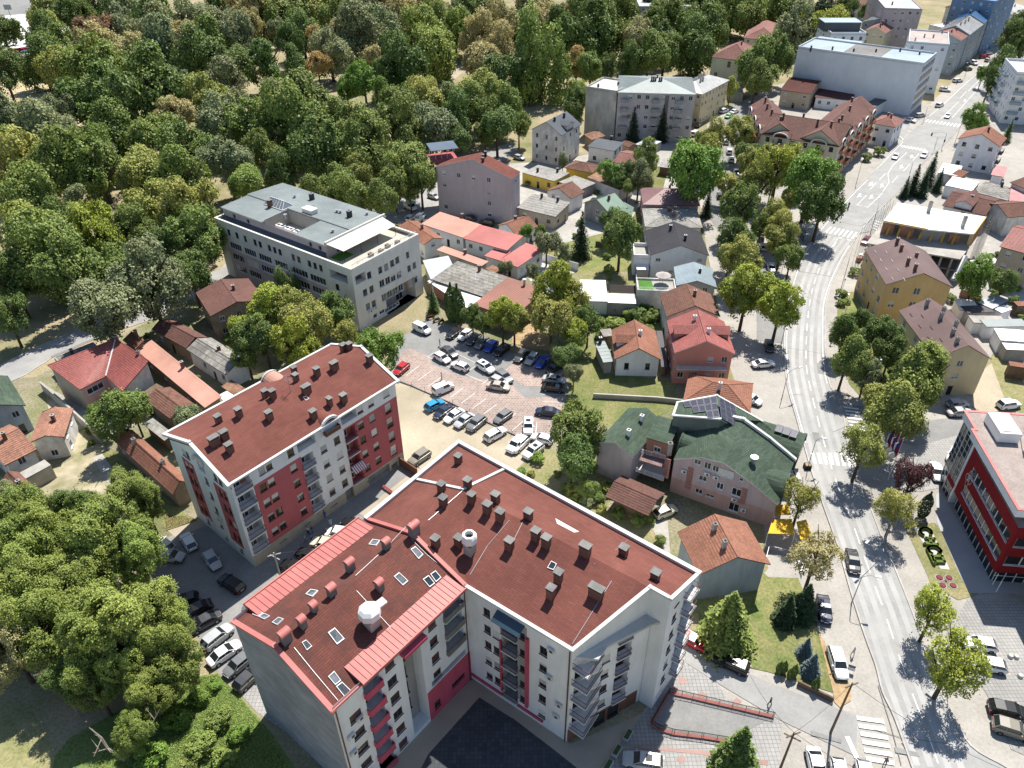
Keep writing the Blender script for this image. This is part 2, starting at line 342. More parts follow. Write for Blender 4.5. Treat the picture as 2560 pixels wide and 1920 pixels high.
# ---------------------------------------------------------------- walls, windows, roofs
CAMXY = Vector((0, 0))
def facade(mb, p0, p1, z0, z1, mi=0, holes=(), zones=(), rev=None):
    """a wall from p0 to p1 (outside on the right hand) with real openings; holes = (u, zc, w, h, depth, back)"""
    p0 = Vector((p0[0], p0[1], 0)); p1 = Vector((p1[0], p1[1], 0)); d = p1-p0; Ln = d.length; d /= Ln
    nin = Vector((-d.y, d.x, 0))
    H = [(u-w/2, u+w/2, zc-h/2, zc+h/2, dp, bk) for (u, zc, w, h, dp, bk) in holes]
    H = [q for q in H if q[0] > 0.02 and q[1] < Ln-0.02 and q[2] >= z0-1e-6 and q[3] < z1]
    zb = sorted({z0, z1, *[q[2] for q in H], *[q[3] for q in H], *[v for zn in zones for v in zn[2:4] if z0 < v < z1]})
    P = lambda u, z, y=0.0: p0 + d*u + nin*y + Vector((0, 0, z))
    for za, zc in zip(zb[:-1], zb[1:]):
        if zc-za < 1e-4: continue
        zm = (za+zc)/2
        hs = [q for q in H if q[2] < zm < q[3]]
        ub = sorted({0, Ln, *[q[0] for q in hs], *[q[1] for q in hs], *[v for zn in zones for v in zn[:2] if zn[2] < zm < zn[3] and 0 < v < Ln]})
        for a, c in zip(ub[:-1], ub[1:]):
            um = (a+c)/2
            if c-a < 1e-4 or any(q[0] < um < q[1] for q in hs): continue
            m = mi
            for zn in zones:
                if zn[0] <= um <= zn[1] and zn[2] <= zm <= zn[3]: m = zn[4]
            mb.poly([P(a, za), P(c, za), P(c, zc), P(a, zc)], m)
    for u0, u1, za, zc, dp, bk in H:
        m = mi if rev is None else rev
        for zn in zones:
            if zn[0] <= (u0+u1)/2 <= zn[1] and zn[2] <= (za+zc)/2 <= zn[3] and rev is None: m = zn[4]
        mb.poly([P(u0, za), P(u0, za, dp), P(u0, zc, dp), P(u0, zc)][::-1], m); mb.poly([P(u1, za), P(u1, zc), P(u1, zc, dp), P(u1, za, dp)][::-1], m)
        mb.poly([P(u0, za), P(u1, za), P(u1, za, dp), P(u0, za, dp)], m); mb.poly([P(u0, zc), P(u0, zc, dp), P(u1, zc, dp), P(u1, zc)], m)
        if bk is not None: mb.poly([P(u0, za, dp), P(u1, za, dp), P(u1, zc, dp), P(u0, zc, dp)], bk)
    return P
def window(root, p0, p1, u, zc, w, h, frame=None, mull=None, shut=None, pane=None, y=0.0, name='window', shp=0.5):
    p0 = Vector((p0[0], p0[1], 0)); p1 = Vector((p1[0], p1[1], 0)); d = (p1-p0).normalized(); nin = Vector((-d.y, d.x, 0))
    frame = frame or FRAMEW; mull = (1 if w > 0.9 else 0) if mull is None else mull
    loc = p0 + d*u + nin*y + Vector((0, 0, zc-h/2)) - Vector(root.location); rz = math.atan2(d.y, d.x)
    f = place(name, frame_mesh(w, h, frame, mull), root, loc, rz)
    place('pane', pane_mesh(w, h, pane), f, (0, 0, 0))
    if shut is not None and random.random() < shp:
        place('roller_shutter', shut_mesh(w, h, random.choice((0.3, 0.55, 0.75, 0.97)), shut), f, (0, 0, 0))
    return f
def aircon(root, p0, p1, u, z):
    p0 = Vector((p0[0], p0[1], 0)); p1 = Vector((p1[0], p1[1], 0)); d = (p1-p0).normalized()
    place('air_conditioner', ac_mesh(), root, p0+d*u+Vector((0, 0, z))-Vector(root.location), math.atan2(d.y, d.x))
def on_facade(p0, p1, px):
    d3 = C_RT*((px[0]-1280)/F_PX) + C_DN*((px[1]-960)/F_PX) + C_FW
    p0 = Vector((p0[0], p0[1])); p1 = Vector((p1[0], p1[1])); d = (p1-p0).normalized(); n = Vector((d.y, -d.x))
    k = p0.dot(n)/Vector((d3.x, d3.y)).dot(n); q = Vector((d3.x, d3.y))*k
    return (q-p0).dot(d), CAM_H + d3.z*k
def railing(parent, pts, h=1.0, mat=None, step=0.18, bars=True, solid=False, name='railing'):
    b = MB(); mat = mat or DMETAL
    for p, q in zip(pts[:-1], pts[1:]):
        p = Vector(p); q = Vector(q); L = (q-p).length; d = (q-p)/L
        if solid:
            nn = Vector((-d.y, d.x, 0))*0.05
            b.poly([p+nn, p-nn, p-nn+Vector((0, 0, h)), p+nn+Vector((0, 0, h))]); b.poly([p-nn, q-nn, q-nn+Vector((0, 0, h)), p-nn+Vector((0, 0, h))]); b.poly([q+nn, p+nn, p+nn+Vector((0, 0, h)), q+nn+Vector((0, 0, h))])
            b.poly([q-nn, q+nn, q+nn+Vector((0, 0, h)), q-nn+Vector((0, 0, h))]); b.poly([p-nn+Vector((0, 0, h)), q-nn+Vector((0, 0, h)), q+nn+Vector((0, 0, h)), p+nn+Vector((0, 0, h))])
            continue
        b.tube(p+Vector((0, 0, h)), q+Vector((0, 0, h)), 0.035, seg=4)
        b.tube(p+Vector((0, 0, 0.12)), q+Vector((0, 0, 0.12)), 0.025, seg=4)
        if bars:
            for k in range(int(L/step)+1): b.tube(p+d*(k*step), p+d*(k*step)+Vector((0, 0, h)), 0.014, seg=3, caps=False)
        else:
            for k in range(int(L/1.6)+2):
                a = p+d*min(L, k*1.6); b.tube(a, a+Vector((0, 0, h)), 0.03, seg=4)
            for z in (0.33, 0.55, 0.77): b.tube(p+Vector((0, 0, z)), q+Vector((0, 0, z)), 0.02, seg=4, caps=False)
    return b.build(name, mat, parent)
def balcony(root, p0, p1, u0, u1, z, depth, slabm=None, railm=None, solid=False, proud=0.0, h=1.0):
    """slab at floor level z standing out of the wall by depth, railing on its three free sides"""
    p0 = Vector((p0[0], p0[1], 0)); p1 = Vector((p1[0], p1[1], 0)); d = (p1-p0).normalized(); no = Vector((d.y, -d.x, 0))
    a, c = p0+d*u0+no*0.003, p0+d*u1+no*0.003; Z = Vector((0, 0, z)); b = MB()
    b.slab([a+Z, a+no*depth+Z, c+no*depth+Z, c+Z], 0.18)
    o = b.build('balcony', slabm or TRIMW, root)
    i = 0.06
    railing(o, [a+Z+d*i, a+no*(depth-i)+Z+d*i, c+no*(depth-i)+Z-d*i, c+Z-d*i], h, railm or DMETAL, solid=solid)
    return o
def clip(poly, n, c, keep_above=True):
    out = []
    for i in range(len(poly)):
        a, b = poly[i], poly[(i+1) % len(poly)]; da, db = a.dot(n)-c, b.dot(n)-c
        if not keep_above: da, db = -da, -db
        if da >= 0: out.append(a)
        if (da > 0 > db) or (da < 0 < db): out.append(a.lerp(b, da/(da-db)))
    return out
def basis(pts):
    n = Vector((0, 0, 0))
    for i in range(len(pts)): n += pts[i].cross(pts[(i+1) % len(pts)])
    n.normalize()
    if n.z < 0: n = -n
    hh = math.hypot(n.x, n.y)
    u = Vector((-n.y/hh, n.x/hh, 0)) if hh > 1e-3 else Vector((1, 0, 0))
    return n, u, n.cross(u)
def courses(mb, pts, step=0.42, lift=0.055, m=0):
    n, u, w = basis(pts); bs = [p.dot(w) for p in pts]; b0, b1 = min(bs), max(bs); k = 0
    while b0+k*step < b1-0.02:
        lo = b0+k*step; hi = min(lo+step, b1); q = clip(clip(pts, w, lo), w, hi, False); k += 1
        if len(q) < 3: continue
        L = [p + n*(0.012+lift*max(0, 1-(p.dot(w)-lo)/step)) for p in q]
        mb.poly(L, m)
        for i in range(len(q)):
            j = (i+1) % len(q)
            if abs(q[i].dot(w)-lo) < 1e-4 and abs(q[j].dot(w)-lo) < 1e-4: mb.poly([q[i]-n*0.005, q[j]-n*0.005, L[j], L[i]], m)
def ribs(mb, pts, step=0.6, wd=0.05, ht=0.05, m=0):
    n, u, w = basis(pts); a = [p.dot(u) for p in pts]; x = min(a)+step*0.5
    while x < max(a):
        hit = []
        for i in range(len(pts)):
            p, q = pts[i], pts[(i+1) % len(pts)]; dp, dq = p.dot(u)-x, q.dot(u)-x
            if dp*dq < 0: hit.append(p.lerp(q, dp/(dp-dq)))
        if len(hit) >= 2:
            hit.sort(key=lambda p: p.dot(w)); p, q = hit[0], hit[-1]; s = u*wd/2; e = n*ht
            mb.poly([p-s+e, p+s+e, q+s+e, q-s+e], m); mb.poly([p-s, p-s+e, q-s+e, q-s], m); mb.poly([p+s, q+s, q+s+e, p+s+e], m); mb.poly([p-s, p+s, p+s+e, p-s+e], m)
        x += step
def rect(P, z):
    a, b, c = [at(p, z) for p in P]; d = b-a; d.z = 0; dn = d.normalized(); pe = Vector((-dn.y, dn.x, 0)); h = (c-b).dot(pe)
    q = [a, b, b+pe*h, a+pe*h]
    if h < 0: q = [q[1], q[0], q[3], q[2]]
    return q
def inset(E, o):
    c = sum(E, Vector())/4; e0 = (E[1]-E[0]).normalized(); e1 = (E[3]-E[0]).normalized(); r = []
    for p in E:
        q = p-c; a, b = q.dot(e0), q.dot(e1); r.append(c + e0*(a-math.copysign(min(o, abs(a)*.5), a)) + e1*(b-math.copysign(min(o, abs(b)*.5), b)))
    return r
def roof_on(root, facets, mat, style='tile', th=0.14, edge=None, ridges=(), step=0.42, name='roof', ridge_r=0.11):
    b = MB()
    for f in facets: b.slab(f, th, 0, 1)
    ro = b.build(name, [mat, edge or FRAMEB], root)
    if style == 'plain': return ro
    b = MB()
    for f in facets:
        f = [Vector(p) for p in f]
        if style == 'tile': courses(b, f, step)
        elif style == 'seam': ribs(b, f, 0.55)
        elif style == 'fibre': courses(b, f, 1.2, 0.04)
    if style in ('tile', 'fibre'):
        for p, q in ridges: b.tube(Vector(p)+Vector((0, 0, 0.02)), Vector(q)+Vector((0, 0, 0.02)), ridge_r, seg=6)
    o = b.build({'tile': 'roof_tiles', 'seam': 'roof_seams', 'fibre': 'roof_sheets'}[style], mat, ro); tag(o, kind='stuff')
    return ro
def house(name, label, P, z, kind='gx', rise=2.0, wall=None, roof=None, style='tile', win='auto', zb=0.0, over=0.4, ch=1, chk='plain', cat='house', group=None,
          shut=SHUT, frame=None, short=None, eaves=None, storeys=None, wcol=3.0, wsz=(1.15, 1.25), gable=None, skip=0.12, doors=True):
    wall = wall or WHITE; roof = roof or TERRA
    E = rect(P, z) if len(P) == 3 and len(P[0]) == 2 else [Vector((*p, z)) for p in P]
    if kind == 'gy': E = [E[1], E[2], E[3], E[0]]
    c = sum(E, Vector())/4; org = Vector((c.x, c.y, zb)); root = thing(name, label, cat, org, group=group)
    if short: LM.append((short, c.x, c.y))
    Fp = inset(E, over if kind != 'flat' else 0.0); FOOT.append([tuple(p.xy) for p in Fp]); up = Vector((0, 0, rise)); zt = z
    mw = MB(); mats = [wall, gable or wall]
    for k in range(4):
        p0, p1 = Fp[k], Fp[(k+1) % 4]; L = (p1-p0).length; d = (p1-p0)/L; no = Vector((d.y, -d.x, 0)); mid = (p0+p1)/2
        vis = no.dot(-Vector((mid.x, mid.y, 0))) > 0; holes = []
        H = z-zb
        if win and vis and L > 2.6 and H > 2.0:
            nf = storeys or max(1, round(H/2.9)); fh = H/nf; nc = max(1, int(L/wcol))
            for f in range(nf):
                for q in range(nc):
                    if random.random() < (0.5 if win == 'few' else skip): continue
                    w, h = wsz; h = min(h, fh*0.6)
                    if f == 0 and doors and q == nc//2 and k in (0, 1) and fh > 2.4: holes.append((L*(q+.5)/nc, zb+1.05, 0.95, 2.06, 0.18, 0))
                    else: holes.append((L*(q+.5)/nc, zb+fh*(f+0.56), w, h, 0.18, 0))
        facade(mw, p0, p1, zb-0.4, z if kind != 'flat' else z-0.02, 0, holes)
        for (u, zc, w, h, dp, bk) in holes:
            if h > 1.9: window(root, p0, p1, u, zc, w, h, FRAMEB, 0, None, name='door')
            else: window(root, p0, p1, u, zc, w, h, frame, None, shut)
    ridges = []
    if kind in ('gx', 'gy'):
        r0 = (E[3]+E[0])/2+up; r1 = (E[1]+E[2])/2+up; fac = [[E[0], E[1], r1, r0], [E[2], E[3], r0, r1]]; ridges = [(r0, r1)]
        for a, b in ((1, 2), (3, 0)):
            half = (E[a]-E[b]).length/2; s = ((Fp[a]-Fp[b]).length/2)/half
            zz = z+rise*(1-s)
            mw.poly([Fp[a], Fp[b], Fp[b]+Vector((0, 0, zz-z-.02)), (Fp[a]+Fp[b])/2+up*0.985, Fp[a]+Vector((0, 0, zz-z-.02))], 1)
    elif kind == 'hip':
        if (E[1]-E[0]).length < (E[2]-E[1]).length: E = [E[1], E[2], E[3], E[0]]
        L, w = (E[1]-E[0]).length, (E[2]-E[1]).length; d = (E[1]-E[0])/L; i = min(w*0.5, L*0.499)
        r0 = (E[3]+E[0])/2+d*i+up; r1 = (E[1]+E[2])/2-d*i+up
        fac = [[E[0], E[1], r1, r0], [E[1], E[2], r1], [E[2], E[3], r0, r1], [E[3], E[0], r0]]
        ridges = [(r0, r1), (E[0], r0), (E[1], r1), (E[2], r1), (E[3], r0)]
    elif kind == 'shed':
        fac = [[E[0], E[1], E[2]+up, E[3]+up]]
        for a, b in ((1, 2), (3, 0)):
            hi = Fp[2] if a == 1 else Fp[3]; lo = Fp[1] if a == 1 else Fp[0]
            q = [lo, hi, hi+up*0.93] if a == 1 else [hi, lo, hi+up*0.93]
            mw.poly(q, 0)
        mw.poly([Fp[2], Fp[3], Fp[3]+up*0.93, Fp[2]+up*0.93], 0)
        r0, r1 = E[3]+up, E[2]+up
    else:
        fac = []; r0, r1 = E[0], E[2]
    mw.build('wall', mats, root)
    if kind == 'flat':
        b = MB(); b.slab([p for p in E], 0.25, 0, 1)
        ro = b.build('roof', [roof, eaves or TRIMW], root)
        if rise > 0.05:
            b = MB()
            for k in range(4):
                p0, p1 = E[k], E[(k+1) % 4]; L = (p1-p0).length; d = (p1-p0)/L; nn = Vector((-d.y, d.x, 0))
                b.box((p0+p1)/2+nn*0.13+Vector((0, 0, 0.002*k)), L-0.26 if k % 2 else L, 0.26, rise, 0, d)
            b.build('parapet', eaves or wall, root)
    else:
        ro = roof_on(root, fac, roof, style, edge=eaves, ridges=ridges)
    for k in range(ch):
        f = (k+0.7)/(ch+0.4); p = Vector(r0).lerp(Vector(r1), f)
        side = (E[0]+E[1])/2 - (E[2]+E[3])/2; side.z = 0; sh = random.choice((-0.18, 0.15, 0.22)); p = p+side*sh*0.5
        if kind != 'flat': p.z = z+rise*(1-abs(sh)*(1.0 if kind != 'shed' else 0.3))
        dd = E[1]-E[0]
        chimney(ro, p, chk, 0.55, 0.55, 1.0+0.4*random.random(), math.atan2(dd.y, dd.x))
    return root, ro, E, Fp
# ================================================================ ground, roads, pavements
GROUND = M('dry_park_ground', (0.40, 0.32, 0.22), (0.17, 0.18, 0.08), fine=0.3, scale=0.06, rough=1, spec=0.05, bump=0.3, bscale=3, contrast=1.2, big=0.12)
LAWN = M('patchy_lawn', (0.12, 0.165, 0.05), (0.26, 0.23, 0.11), fine=0.35, scale=0.25, rough=1, spec=0.05, bump=0.5, bscale=9, contrast=1.3)
LUSH = M('green_weeds_ground', (0.11, 0.17, 0.045), (0.19, 0.21, 0.08), fine=0.4, scale=0.35, rough=1, spec=0.05, bump=0.6, bscale=9)
DRYLAWN = M('dry_lawn', (0.33, 0.28, 0.16), (0.16, 0.18, 0.07), fine=0.3, scale=0.3, rough=1, spec=0.05, bump=0.5, bscale=9)
ASPH = M('worn_asphalt', (0.36, 0.355, 0.34), (0.27, 0.265, 0.255), fine=0.08, scale=0.25, rough=0.95, spec=0.15, bump=0.1, bscale=25, big=0.1)
ASPHD = M('grey_asphalt', (0.27, 0.265, 0.255), (0.2, 0.198, 0.19), fine=0.12, scale=0.3, rough=0.95, spec=0.15, bump=0.1, bscale=25, big=0.12)
PAVE = M('pale_pavement', (0.40, 0.375, 0.335), (0.31, 0.29, 0.26), fine=0.14, scale=0.3, rough=0.95, spec=0.1, bump=0.1, big=0.12)
PAVERG = M('grey_pavers', (0.38, 0.37, 0.35), (0.30, 0.29, 0.275), scale=0.4, bvar=.12, brick=(0.5, 0.5), mortar=(0.2, 0.195, 0.19), msize=0.04, offset=0, rough=0.95, spec=0.1)
PAVERD = M('shade_toned_court_pavers', (0.10, 0.107, 0.118), (0.075, 0.08, 0.088), scale=0.4, brick=(0.5, 0.5), mortar=(0.055, 0.055, 0.062), msize=0.03, offset=0, rough=0.95, spec=0.1)  # dark grey pavers, albedo lowered further to paint in the courtyard's shade
PAVERP = M('pink_pavers', (0.385, 0.285, 0.25), (0.33, 0.255, 0.225), scale=0.4, brick=(0.55, 0.55), mortar=(0.42, 0.36, 0.31), msize=0.05, offset=0.5, rough=0.95, spec=0.1)
PAVERR = M('red_pavers', (0.37, 0.24, 0.21), (0.31, 0.2, 0.175), scale=0.5, rough=0.95, spec=0.1)
SAND = M('compacted_sand', (0.42, 0.365, 0.275), (0.35, 0.30, 0.22), fine=0.1, scale=0.3, rough=1, spec=0.05, bump=0.2, bscale=5)
BEIGEP = M('beige_slabs', (0.42, 0.36, 0.28), (0.36, 0.31, 0.24), scale=0.4, rough=0.95, spec=0.1)
PAINT = M('road_paint', (0.78, 0.78, 0.76), (0.62, 0.62, 0.6), scale=0.9, rough=0.7, contrast=1.4, big=0)
EARTH = M('bare_earth', (0.42, 0.31, 0.18), (0.3, 0.21, 0.12), fine=0.25, scale=0.7, rough=1, spec=0.05, bump=0.4)
KERB = M('kerb_stone', (0.45, 0.43, 0.40), (0.33, 0.32, 0.3), scale=1.0)
WHITEC = M('white_concrete', (0.55, 0.535, 0.5), (0.44, 0.43, 0.4), scale=0.3, rough=0.9)
_lv = {}
def sheet(name, pts, lvl, mat, parent=None, kind='structure'):
    _lv[lvl] = _lv.get(lvl, 0)+1
    b = MB(); P = [W(*p) for p in pts]
    b.poly([(p.x, p.y, 0.022*(lvl-1)+0.0008*_lv[lvl]+.003) for p in P], 0)
    a = sum(P[i].x*P[(i+1) % len(P)].y - P[(i+1) % len(P)].x*P[i].y for i in range(len(P)))
    if a < 0: b.f[0] = b.f[0][::-1]
    o = b.build(name, mat, parent); 
    if parent is None: tag(o, kind=kind)
    return o
def ribbon(b, pts, wd, z, h=0.0):
    pts = [Vector((p[0], p[1], 0)) for p in pts]; n = len(pts); L = []; R = []
    for i in range(n):
        d = (pts[min(i+1, n-1)]-pts[max(i-1, 0)]).normalized(); s = Vector((-d.y, d.x, 0))*wd/2
        L.append(pts[i]+s); R.append(pts[i]-s)
    for i in range(n-1):
        q = [R[i], R[i+1], L[i+1], L[i]]; b.poly([(p.x, p.y, z+h) for p in q])
        if h:
            b.poly([(R[i].x, R[i].y, z), (R[i+1].x, R[i+1].y, z), (R[i+1].x, R[i+1].y, z+h), (R[i].x, R[i].y, z+h)]); b.poly([(L[i+1].x, L[i+1].y, z), (L[i].x, L[i].y, z), (L[i].x, L[i].y, z+h), (L[i+1].x, L[i+1].y, z+h)])
def smooth_line(pts, n=4):
    P = [Vector((p[0], p[1])) for p in pts]; out = []
    for i in range(len(P)-1):
        p0, p1, p2, p3 = P[max(i-1, 0)], P[i], P[i+1], P[min(i+2, len(P)-1)]
        for k in range(n):
            f = k/n; out.append(0.5*((2*p1)+(p2-p0)*f+(2*p0-5*p1+4*p2-p3)*f*f+(3*p1-p0-3*p2+p3)*f**3))
    out.append(P[-1]); return out

b = MB(); b.box((0, 700, -1.0), 5000, 5000, 1.0, 0); tag(b.build('ground', GROUND), kind='structure')
# paved town side, lawns, yards
TOWN = M('trodden_garden_ground', (0.15, 0.165, 0.07), (0.30, 0.26, 0.19), fine=0.4, scale=0.13, rough=1, spec=0.05, bump=0.4, bscale=5, contrast=1.3)
sheet('town_ground', [(1, 1, 1150, 200), (2, 0, -300, 1420), (2, 0, 1560, 1200), (2, 1, 1700, 200), (2, 1, 1850, 900), (2, 2, 1500, 300), (2, 2, 2150, 1500), (2, 3, 1500, 400), (2, 2, 0, 760), (2, 1, 480, 1570), (1, 1, 2212, 1330), (1, 1, 1480, 1080), (1, 1, 1440, 700)], 1, TOWN)
sheet('town_ground', [(0, 1, 300, 1600), (0, 1, 1300, 1110), (0, 1, 2000, 740), (1, 1, 900, 1300), (0, 2, 1500, 400), (0, 2, 1700, 1200), (0, 3, 700, 100), (0, 3, -600, 500), (0, 2, -600, 0)], 1, TOWN)
sheet('town_ground', [(3, 0, 1480, 1400), (3, 0, 2300, 1100), (3, 1, 2500, 1400), (3, 1, 1900, 1500), (3, 1, 1150, 1000), (3, 1, 1700, 420)], 1, TOWN)
sheet('pavement', [(2, 3, 700, 1900), (2, 3, 1110, 1210), (2, 3, 1500, 560), (2, 2, 2212, 1600), (2, 2, 2150, 900), (2, 2, 2000, 200), (2, 1, 1880, 1500), (2, 1, 1760, 900), (2, 1, 1650, 300), (2, 0, 1560, 1250), (2, 0, 1750, 1000), (2, 0, 2212, 760), (3, 0, 200, 700), (3, 0, 1400, 900), (3, 0, 2600, -300), (3, 0, 3300, 100), (3, 2, 2600, 1200), (3, 3, 2900, 1900)], 1, PAVE)
sheet('car_park', [(1, 1, 1130, 1330), (1, 1, 1240, 1270), (1, 1, 1480, 1090), (1, 1, 2212, 1390), (2, 1, 480, 1545), (2, 2, 490, 10), (2, 2, 440, 200), (2, 2, 290, 520), (2, 2, 0, 430), (1, 2, 2000, 330), (1, 2, 1340, 10), (1, 1, 1190, 1620)], 1, ASPHD)
sheet('pink_paving', [(1, 1, 1240, 1400), (1, 1, 1330, 1350), (1, 1, 1500, 1420), (1, 1, 1520, 1490), (1, 1, 1780, 1590), (2, 2, 0, 0), (2, 2, 110, 120), (2, 2, 440, 110), (2, 2, 430, 200), (2, 2, 290, 500), (2, 2, 0, 430), (1, 2, 2000, 325), (1, 2, 1350, 10), (1, 1, 1200, 1610)], 2, PAVERP)
sheet('pink_paving', [(1, 1, 2110, 1570), (1, 1, 2212, 1490), (2, 1, 60, 1440), (2, 1, 330, 1560), (2, 1, 480, 1560), (2, 2, 480, 30), (2, 2, 110, 20)], 2, PAVERP)
sheet('sand_lot', [(1, 1, 1205, 1630), (1, 2, 1340, 14), (1, 2, 1700, 175), (1, 2, 2000, 335), (2, 2, 0, 440), (2, 2, 270, 540), (2, 2, 140, 640), (2, 2, 0, 775), (1, 2, 1750, 620), (1, 2, 1400, 850), (1, 2, 1240, 690)], 1, SAND)
sheet('access_lane', [(1, 2, 1240, 690), (1, 2, 1420, 830), (1, 2, 900, 1320), (1, 3, 200, 400), (0, 3, 2212, 1160), (0, 3, 2080, 1010), (0, 3, 1880, 830), (0, 3, 1650, 420), (0, 3, 1300, 0), (0, 2, 1280, 1500), (0, 2, 1500, 1290), (0, 2, 1760, 1180), (0, 2, 2200, 1590)], 1, ASPHD)
sheet('sun_patch_paving', [(0, 2, 1440, 1260), (0, 2, 1760, 1130), (0, 2, 1800, 1215), (0, 2, 1520, 1330)], 2, BEIGEP)  # beige sheet paints the sunlit strip beside the gable into the ground colour
sheet('lane_paving', [(1, 2, 1300, 800), (1, 2, 1420, 850), (1, 2, 1000, 1180), (1, 2, 890, 1120)], 2, BEIGEP)
sheet('side_paving', [(0, 3, 2080, 1020), (0, 3, 2212, 930), (1, 3, 120, 1100), (1, 3, 330, 1500), (1, 3, 230, 1330), (0, 3, 2212, 1170)], 2, PAVERG)
sheet('courtyard', [(1, 3, 800, 2000), (1, 3, 1380, 1380), (1, 3, 1840, 910), (1, 3, 1950, 870), (2, 3, 500, 1450), (2, 3, 1110, 1200), (2, 3, 700, 2000)], 2, BEIGEP)
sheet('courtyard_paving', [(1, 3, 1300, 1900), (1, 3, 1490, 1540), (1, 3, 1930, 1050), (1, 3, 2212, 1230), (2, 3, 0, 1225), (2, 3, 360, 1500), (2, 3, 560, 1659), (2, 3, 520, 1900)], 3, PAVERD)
sheet('forecourt', [(2, 3, 700, 1900), (2, 3, 830, 1580), (2, 3, 1130, 1200), (2, 3, 1330, 1010), (2, 3, 1480, 720), (2, 3, 1700, 780), (2, 3, 1850, 1060), (2, 3, 2212, 1210), (3, 3, 120, 1260), (3, 3, 100, 1659), (3, 3, 0, 1900)], 2, PAVERG)
for k, (x, y) in enumerate(((1470, 905), (1405, 985), (1640, 1030), (1940, 1085), (1460, 1585))):
    sheet('paving_square', [(2, 3, x-40, y), (2, 3, x, y-35), (2, 3, x+45, y), (2, 3, x, y+38)], 3, PAVERR)
sheet('paving_band', [(2, 3, 1010, 1480), (2, 3, 1090, 1470), (2, 3, 1650, 1510), (2, 3, 2212, 1600), (2, 3, 2212, 1640), (2, 3, 1640, 1545)], 3, PAVERR)
sheet('drive', [(2, 3, 1480, 560), (2, 3, 1700, 640), (2, 3, 2060, 850), (3, 3, 0, 920), (3, 3, 770, 1210), (3, 3, 760, 1560), (3, 3, 110, 1250), (2, 3, 2150, 1150), (2, 3, 1830, 960), (2, 3, 1500, 750)], 4, ASPH)
sheet('lawn', [(2, 3, 1560, 20), (2, 3, 2140, -60), (3, 3, 0, 10), (3, 3, 260, 20), (3, 3, 420, 420), (3, 3, 560, 1010), (3, 3, 0, 830), (2, 3, 2070, 800), (2, 3, 1650, 600)], 4, LAWN)
sheet('dry_strip', [(3, 3, 420, 440), (3, 3, 470, 540), (3, 3, 720, 960), (3, 3, 715, 1080), (3, 3, 620, 1140), (3, 3, 570, 1090), (3, 3, 560, 1000)], 5, EARTH)
sheet('back_garden', [(2, 2, 290, 540), (2, 2, 750, 770), (2, 2, 900, 800), (2, 2, 820, 1060), (2, 2, 1215, 1240), (2, 2, 1270, 1390), (2, 2, 1560, 1600), (2, 2, 0, 790), (2, 2, 150, 640)], 2, DRYLAWN)
sheet('concrete_path', [(2, 2, 820, 1055), (2, 2, 1340, 1130), (2, 2, 1370, 1500), (2, 2, 1280, 1390), (2, 2, 1210, 1240)], 3, CONC)
sheet('garden', [(2, 1, 560, 1340), (2, 1, 760, 1310), (2, 1, 790, 1560), (2, 1, 1400, 1640), (2, 2, 1430, 200), (2, 2, 1150, 330), (2, 2, 760, 380), (2, 2, 500, 60), (2, 1, 480, 1560)], 2, LAWN)
sheet('garden', [(2, 1, 280, 480), (2, 1, 620, 300), (2, 1, 1150, 100), (2, 1, 1180, 480), (2, 1, 1040, 680), (2, 1, 560, 720), (2, 1, 270, 540)], 2, LAWN)
sheet('garden', [(2, 1, 560, 700), (2, 1, 1080, 720), (2, 1, 1070, 820), (2, 1, 590, 760)], 3, DRYLAWN)
sheet('garden_soil', [(2, 1, 700, 960), (2, 1, 1350, 1010), (2, 1, 1330, 1200), (2, 1, 700, 1320)], 2, LUSH)
sheet('house_yards', [(2, 0, -300, 1420), (2, 0, 300, 1400), (2, 0, 1500, 1180), (2, 0, 1560, 1600), (2, 1, 1130, 60), (2, 1, 1000, 300), (2, 1, 300, 480), (1, 1, 2100, 260), (1, 1, 1300, 330), (1, 1, 1150, 200)], 2, CONC)
sheet('grass_verge', [(2, 0, 900, 1400), (2, 0, 1350, 1450), (2, 0, 1300, 1659), (2, 0, 950, 1640)], 3, LAWN)
sheet('concrete_yard', [(2, 1, 90, 690), (2, 1, 240, 580), (2, 1, 570, 680), (2, 1, 330, 800), (2, 1, 160, 770)], 3, WHITEC)
sheet('dirt_yard', [(2, 1, 0, 1180), (2, 1, 150, 1130), (2, 1, 330, 1250), (2, 1, 420, 1400), (2, 1, 0, 1310)], 3, EARTH)
sheet('old_yard', [(0, 2, 400, 110), (0, 2, 440, 90), (0, 2, 640, 290), (0, 2, 890, 510), (0, 2, 1080, 900), (0, 2, 700, 1010), (0, 2, 540, 1150), (0, 2, 150, 900), (0, 2, 640, 640), (0, 2, 430, 300)], 2, M('cracked_yard', (0.46, 0.40, 0.29), (0.25, 0.24, 0.13), scale=0.35, rough=1, spec=0.05, bump=0.3, contrast=1.5))
sheet('yard_track', [(0, 2, 800, 640), (0, 2, 880, 600), (0, 2, 1060, 860), (0, 2, 960, 900)], 3, CONC)
sheet('gravel_drive', [(0, 1, 380, 1659), (0, 2, 470, 60), (0, 2, 820, 240), (0, 2, 1290, 300), (0, 2, 870, 480), (0, 2, 600, 250), (0, 2, 380, 80)], 1, CONC)
sheet('garden', [(0, 2, 840, 600), (0, 2, 1000, 580), (0, 2, 1560, 1090), (0, 2, 1650, 1160), (0, 2, 1440, 1260), (0, 2, 1050, 850)], 2, LAWN)
sheet('weed_patch', [(0, 3, 200, 1900), (0, 3, 600, 1400), (0, 3, 1500, 900), (0, 3, 1880, 840), (0, 3, 2070, 1040), (1, 3, 130, 1350), (1, 3, 500, 1900)], 1, LUSH)
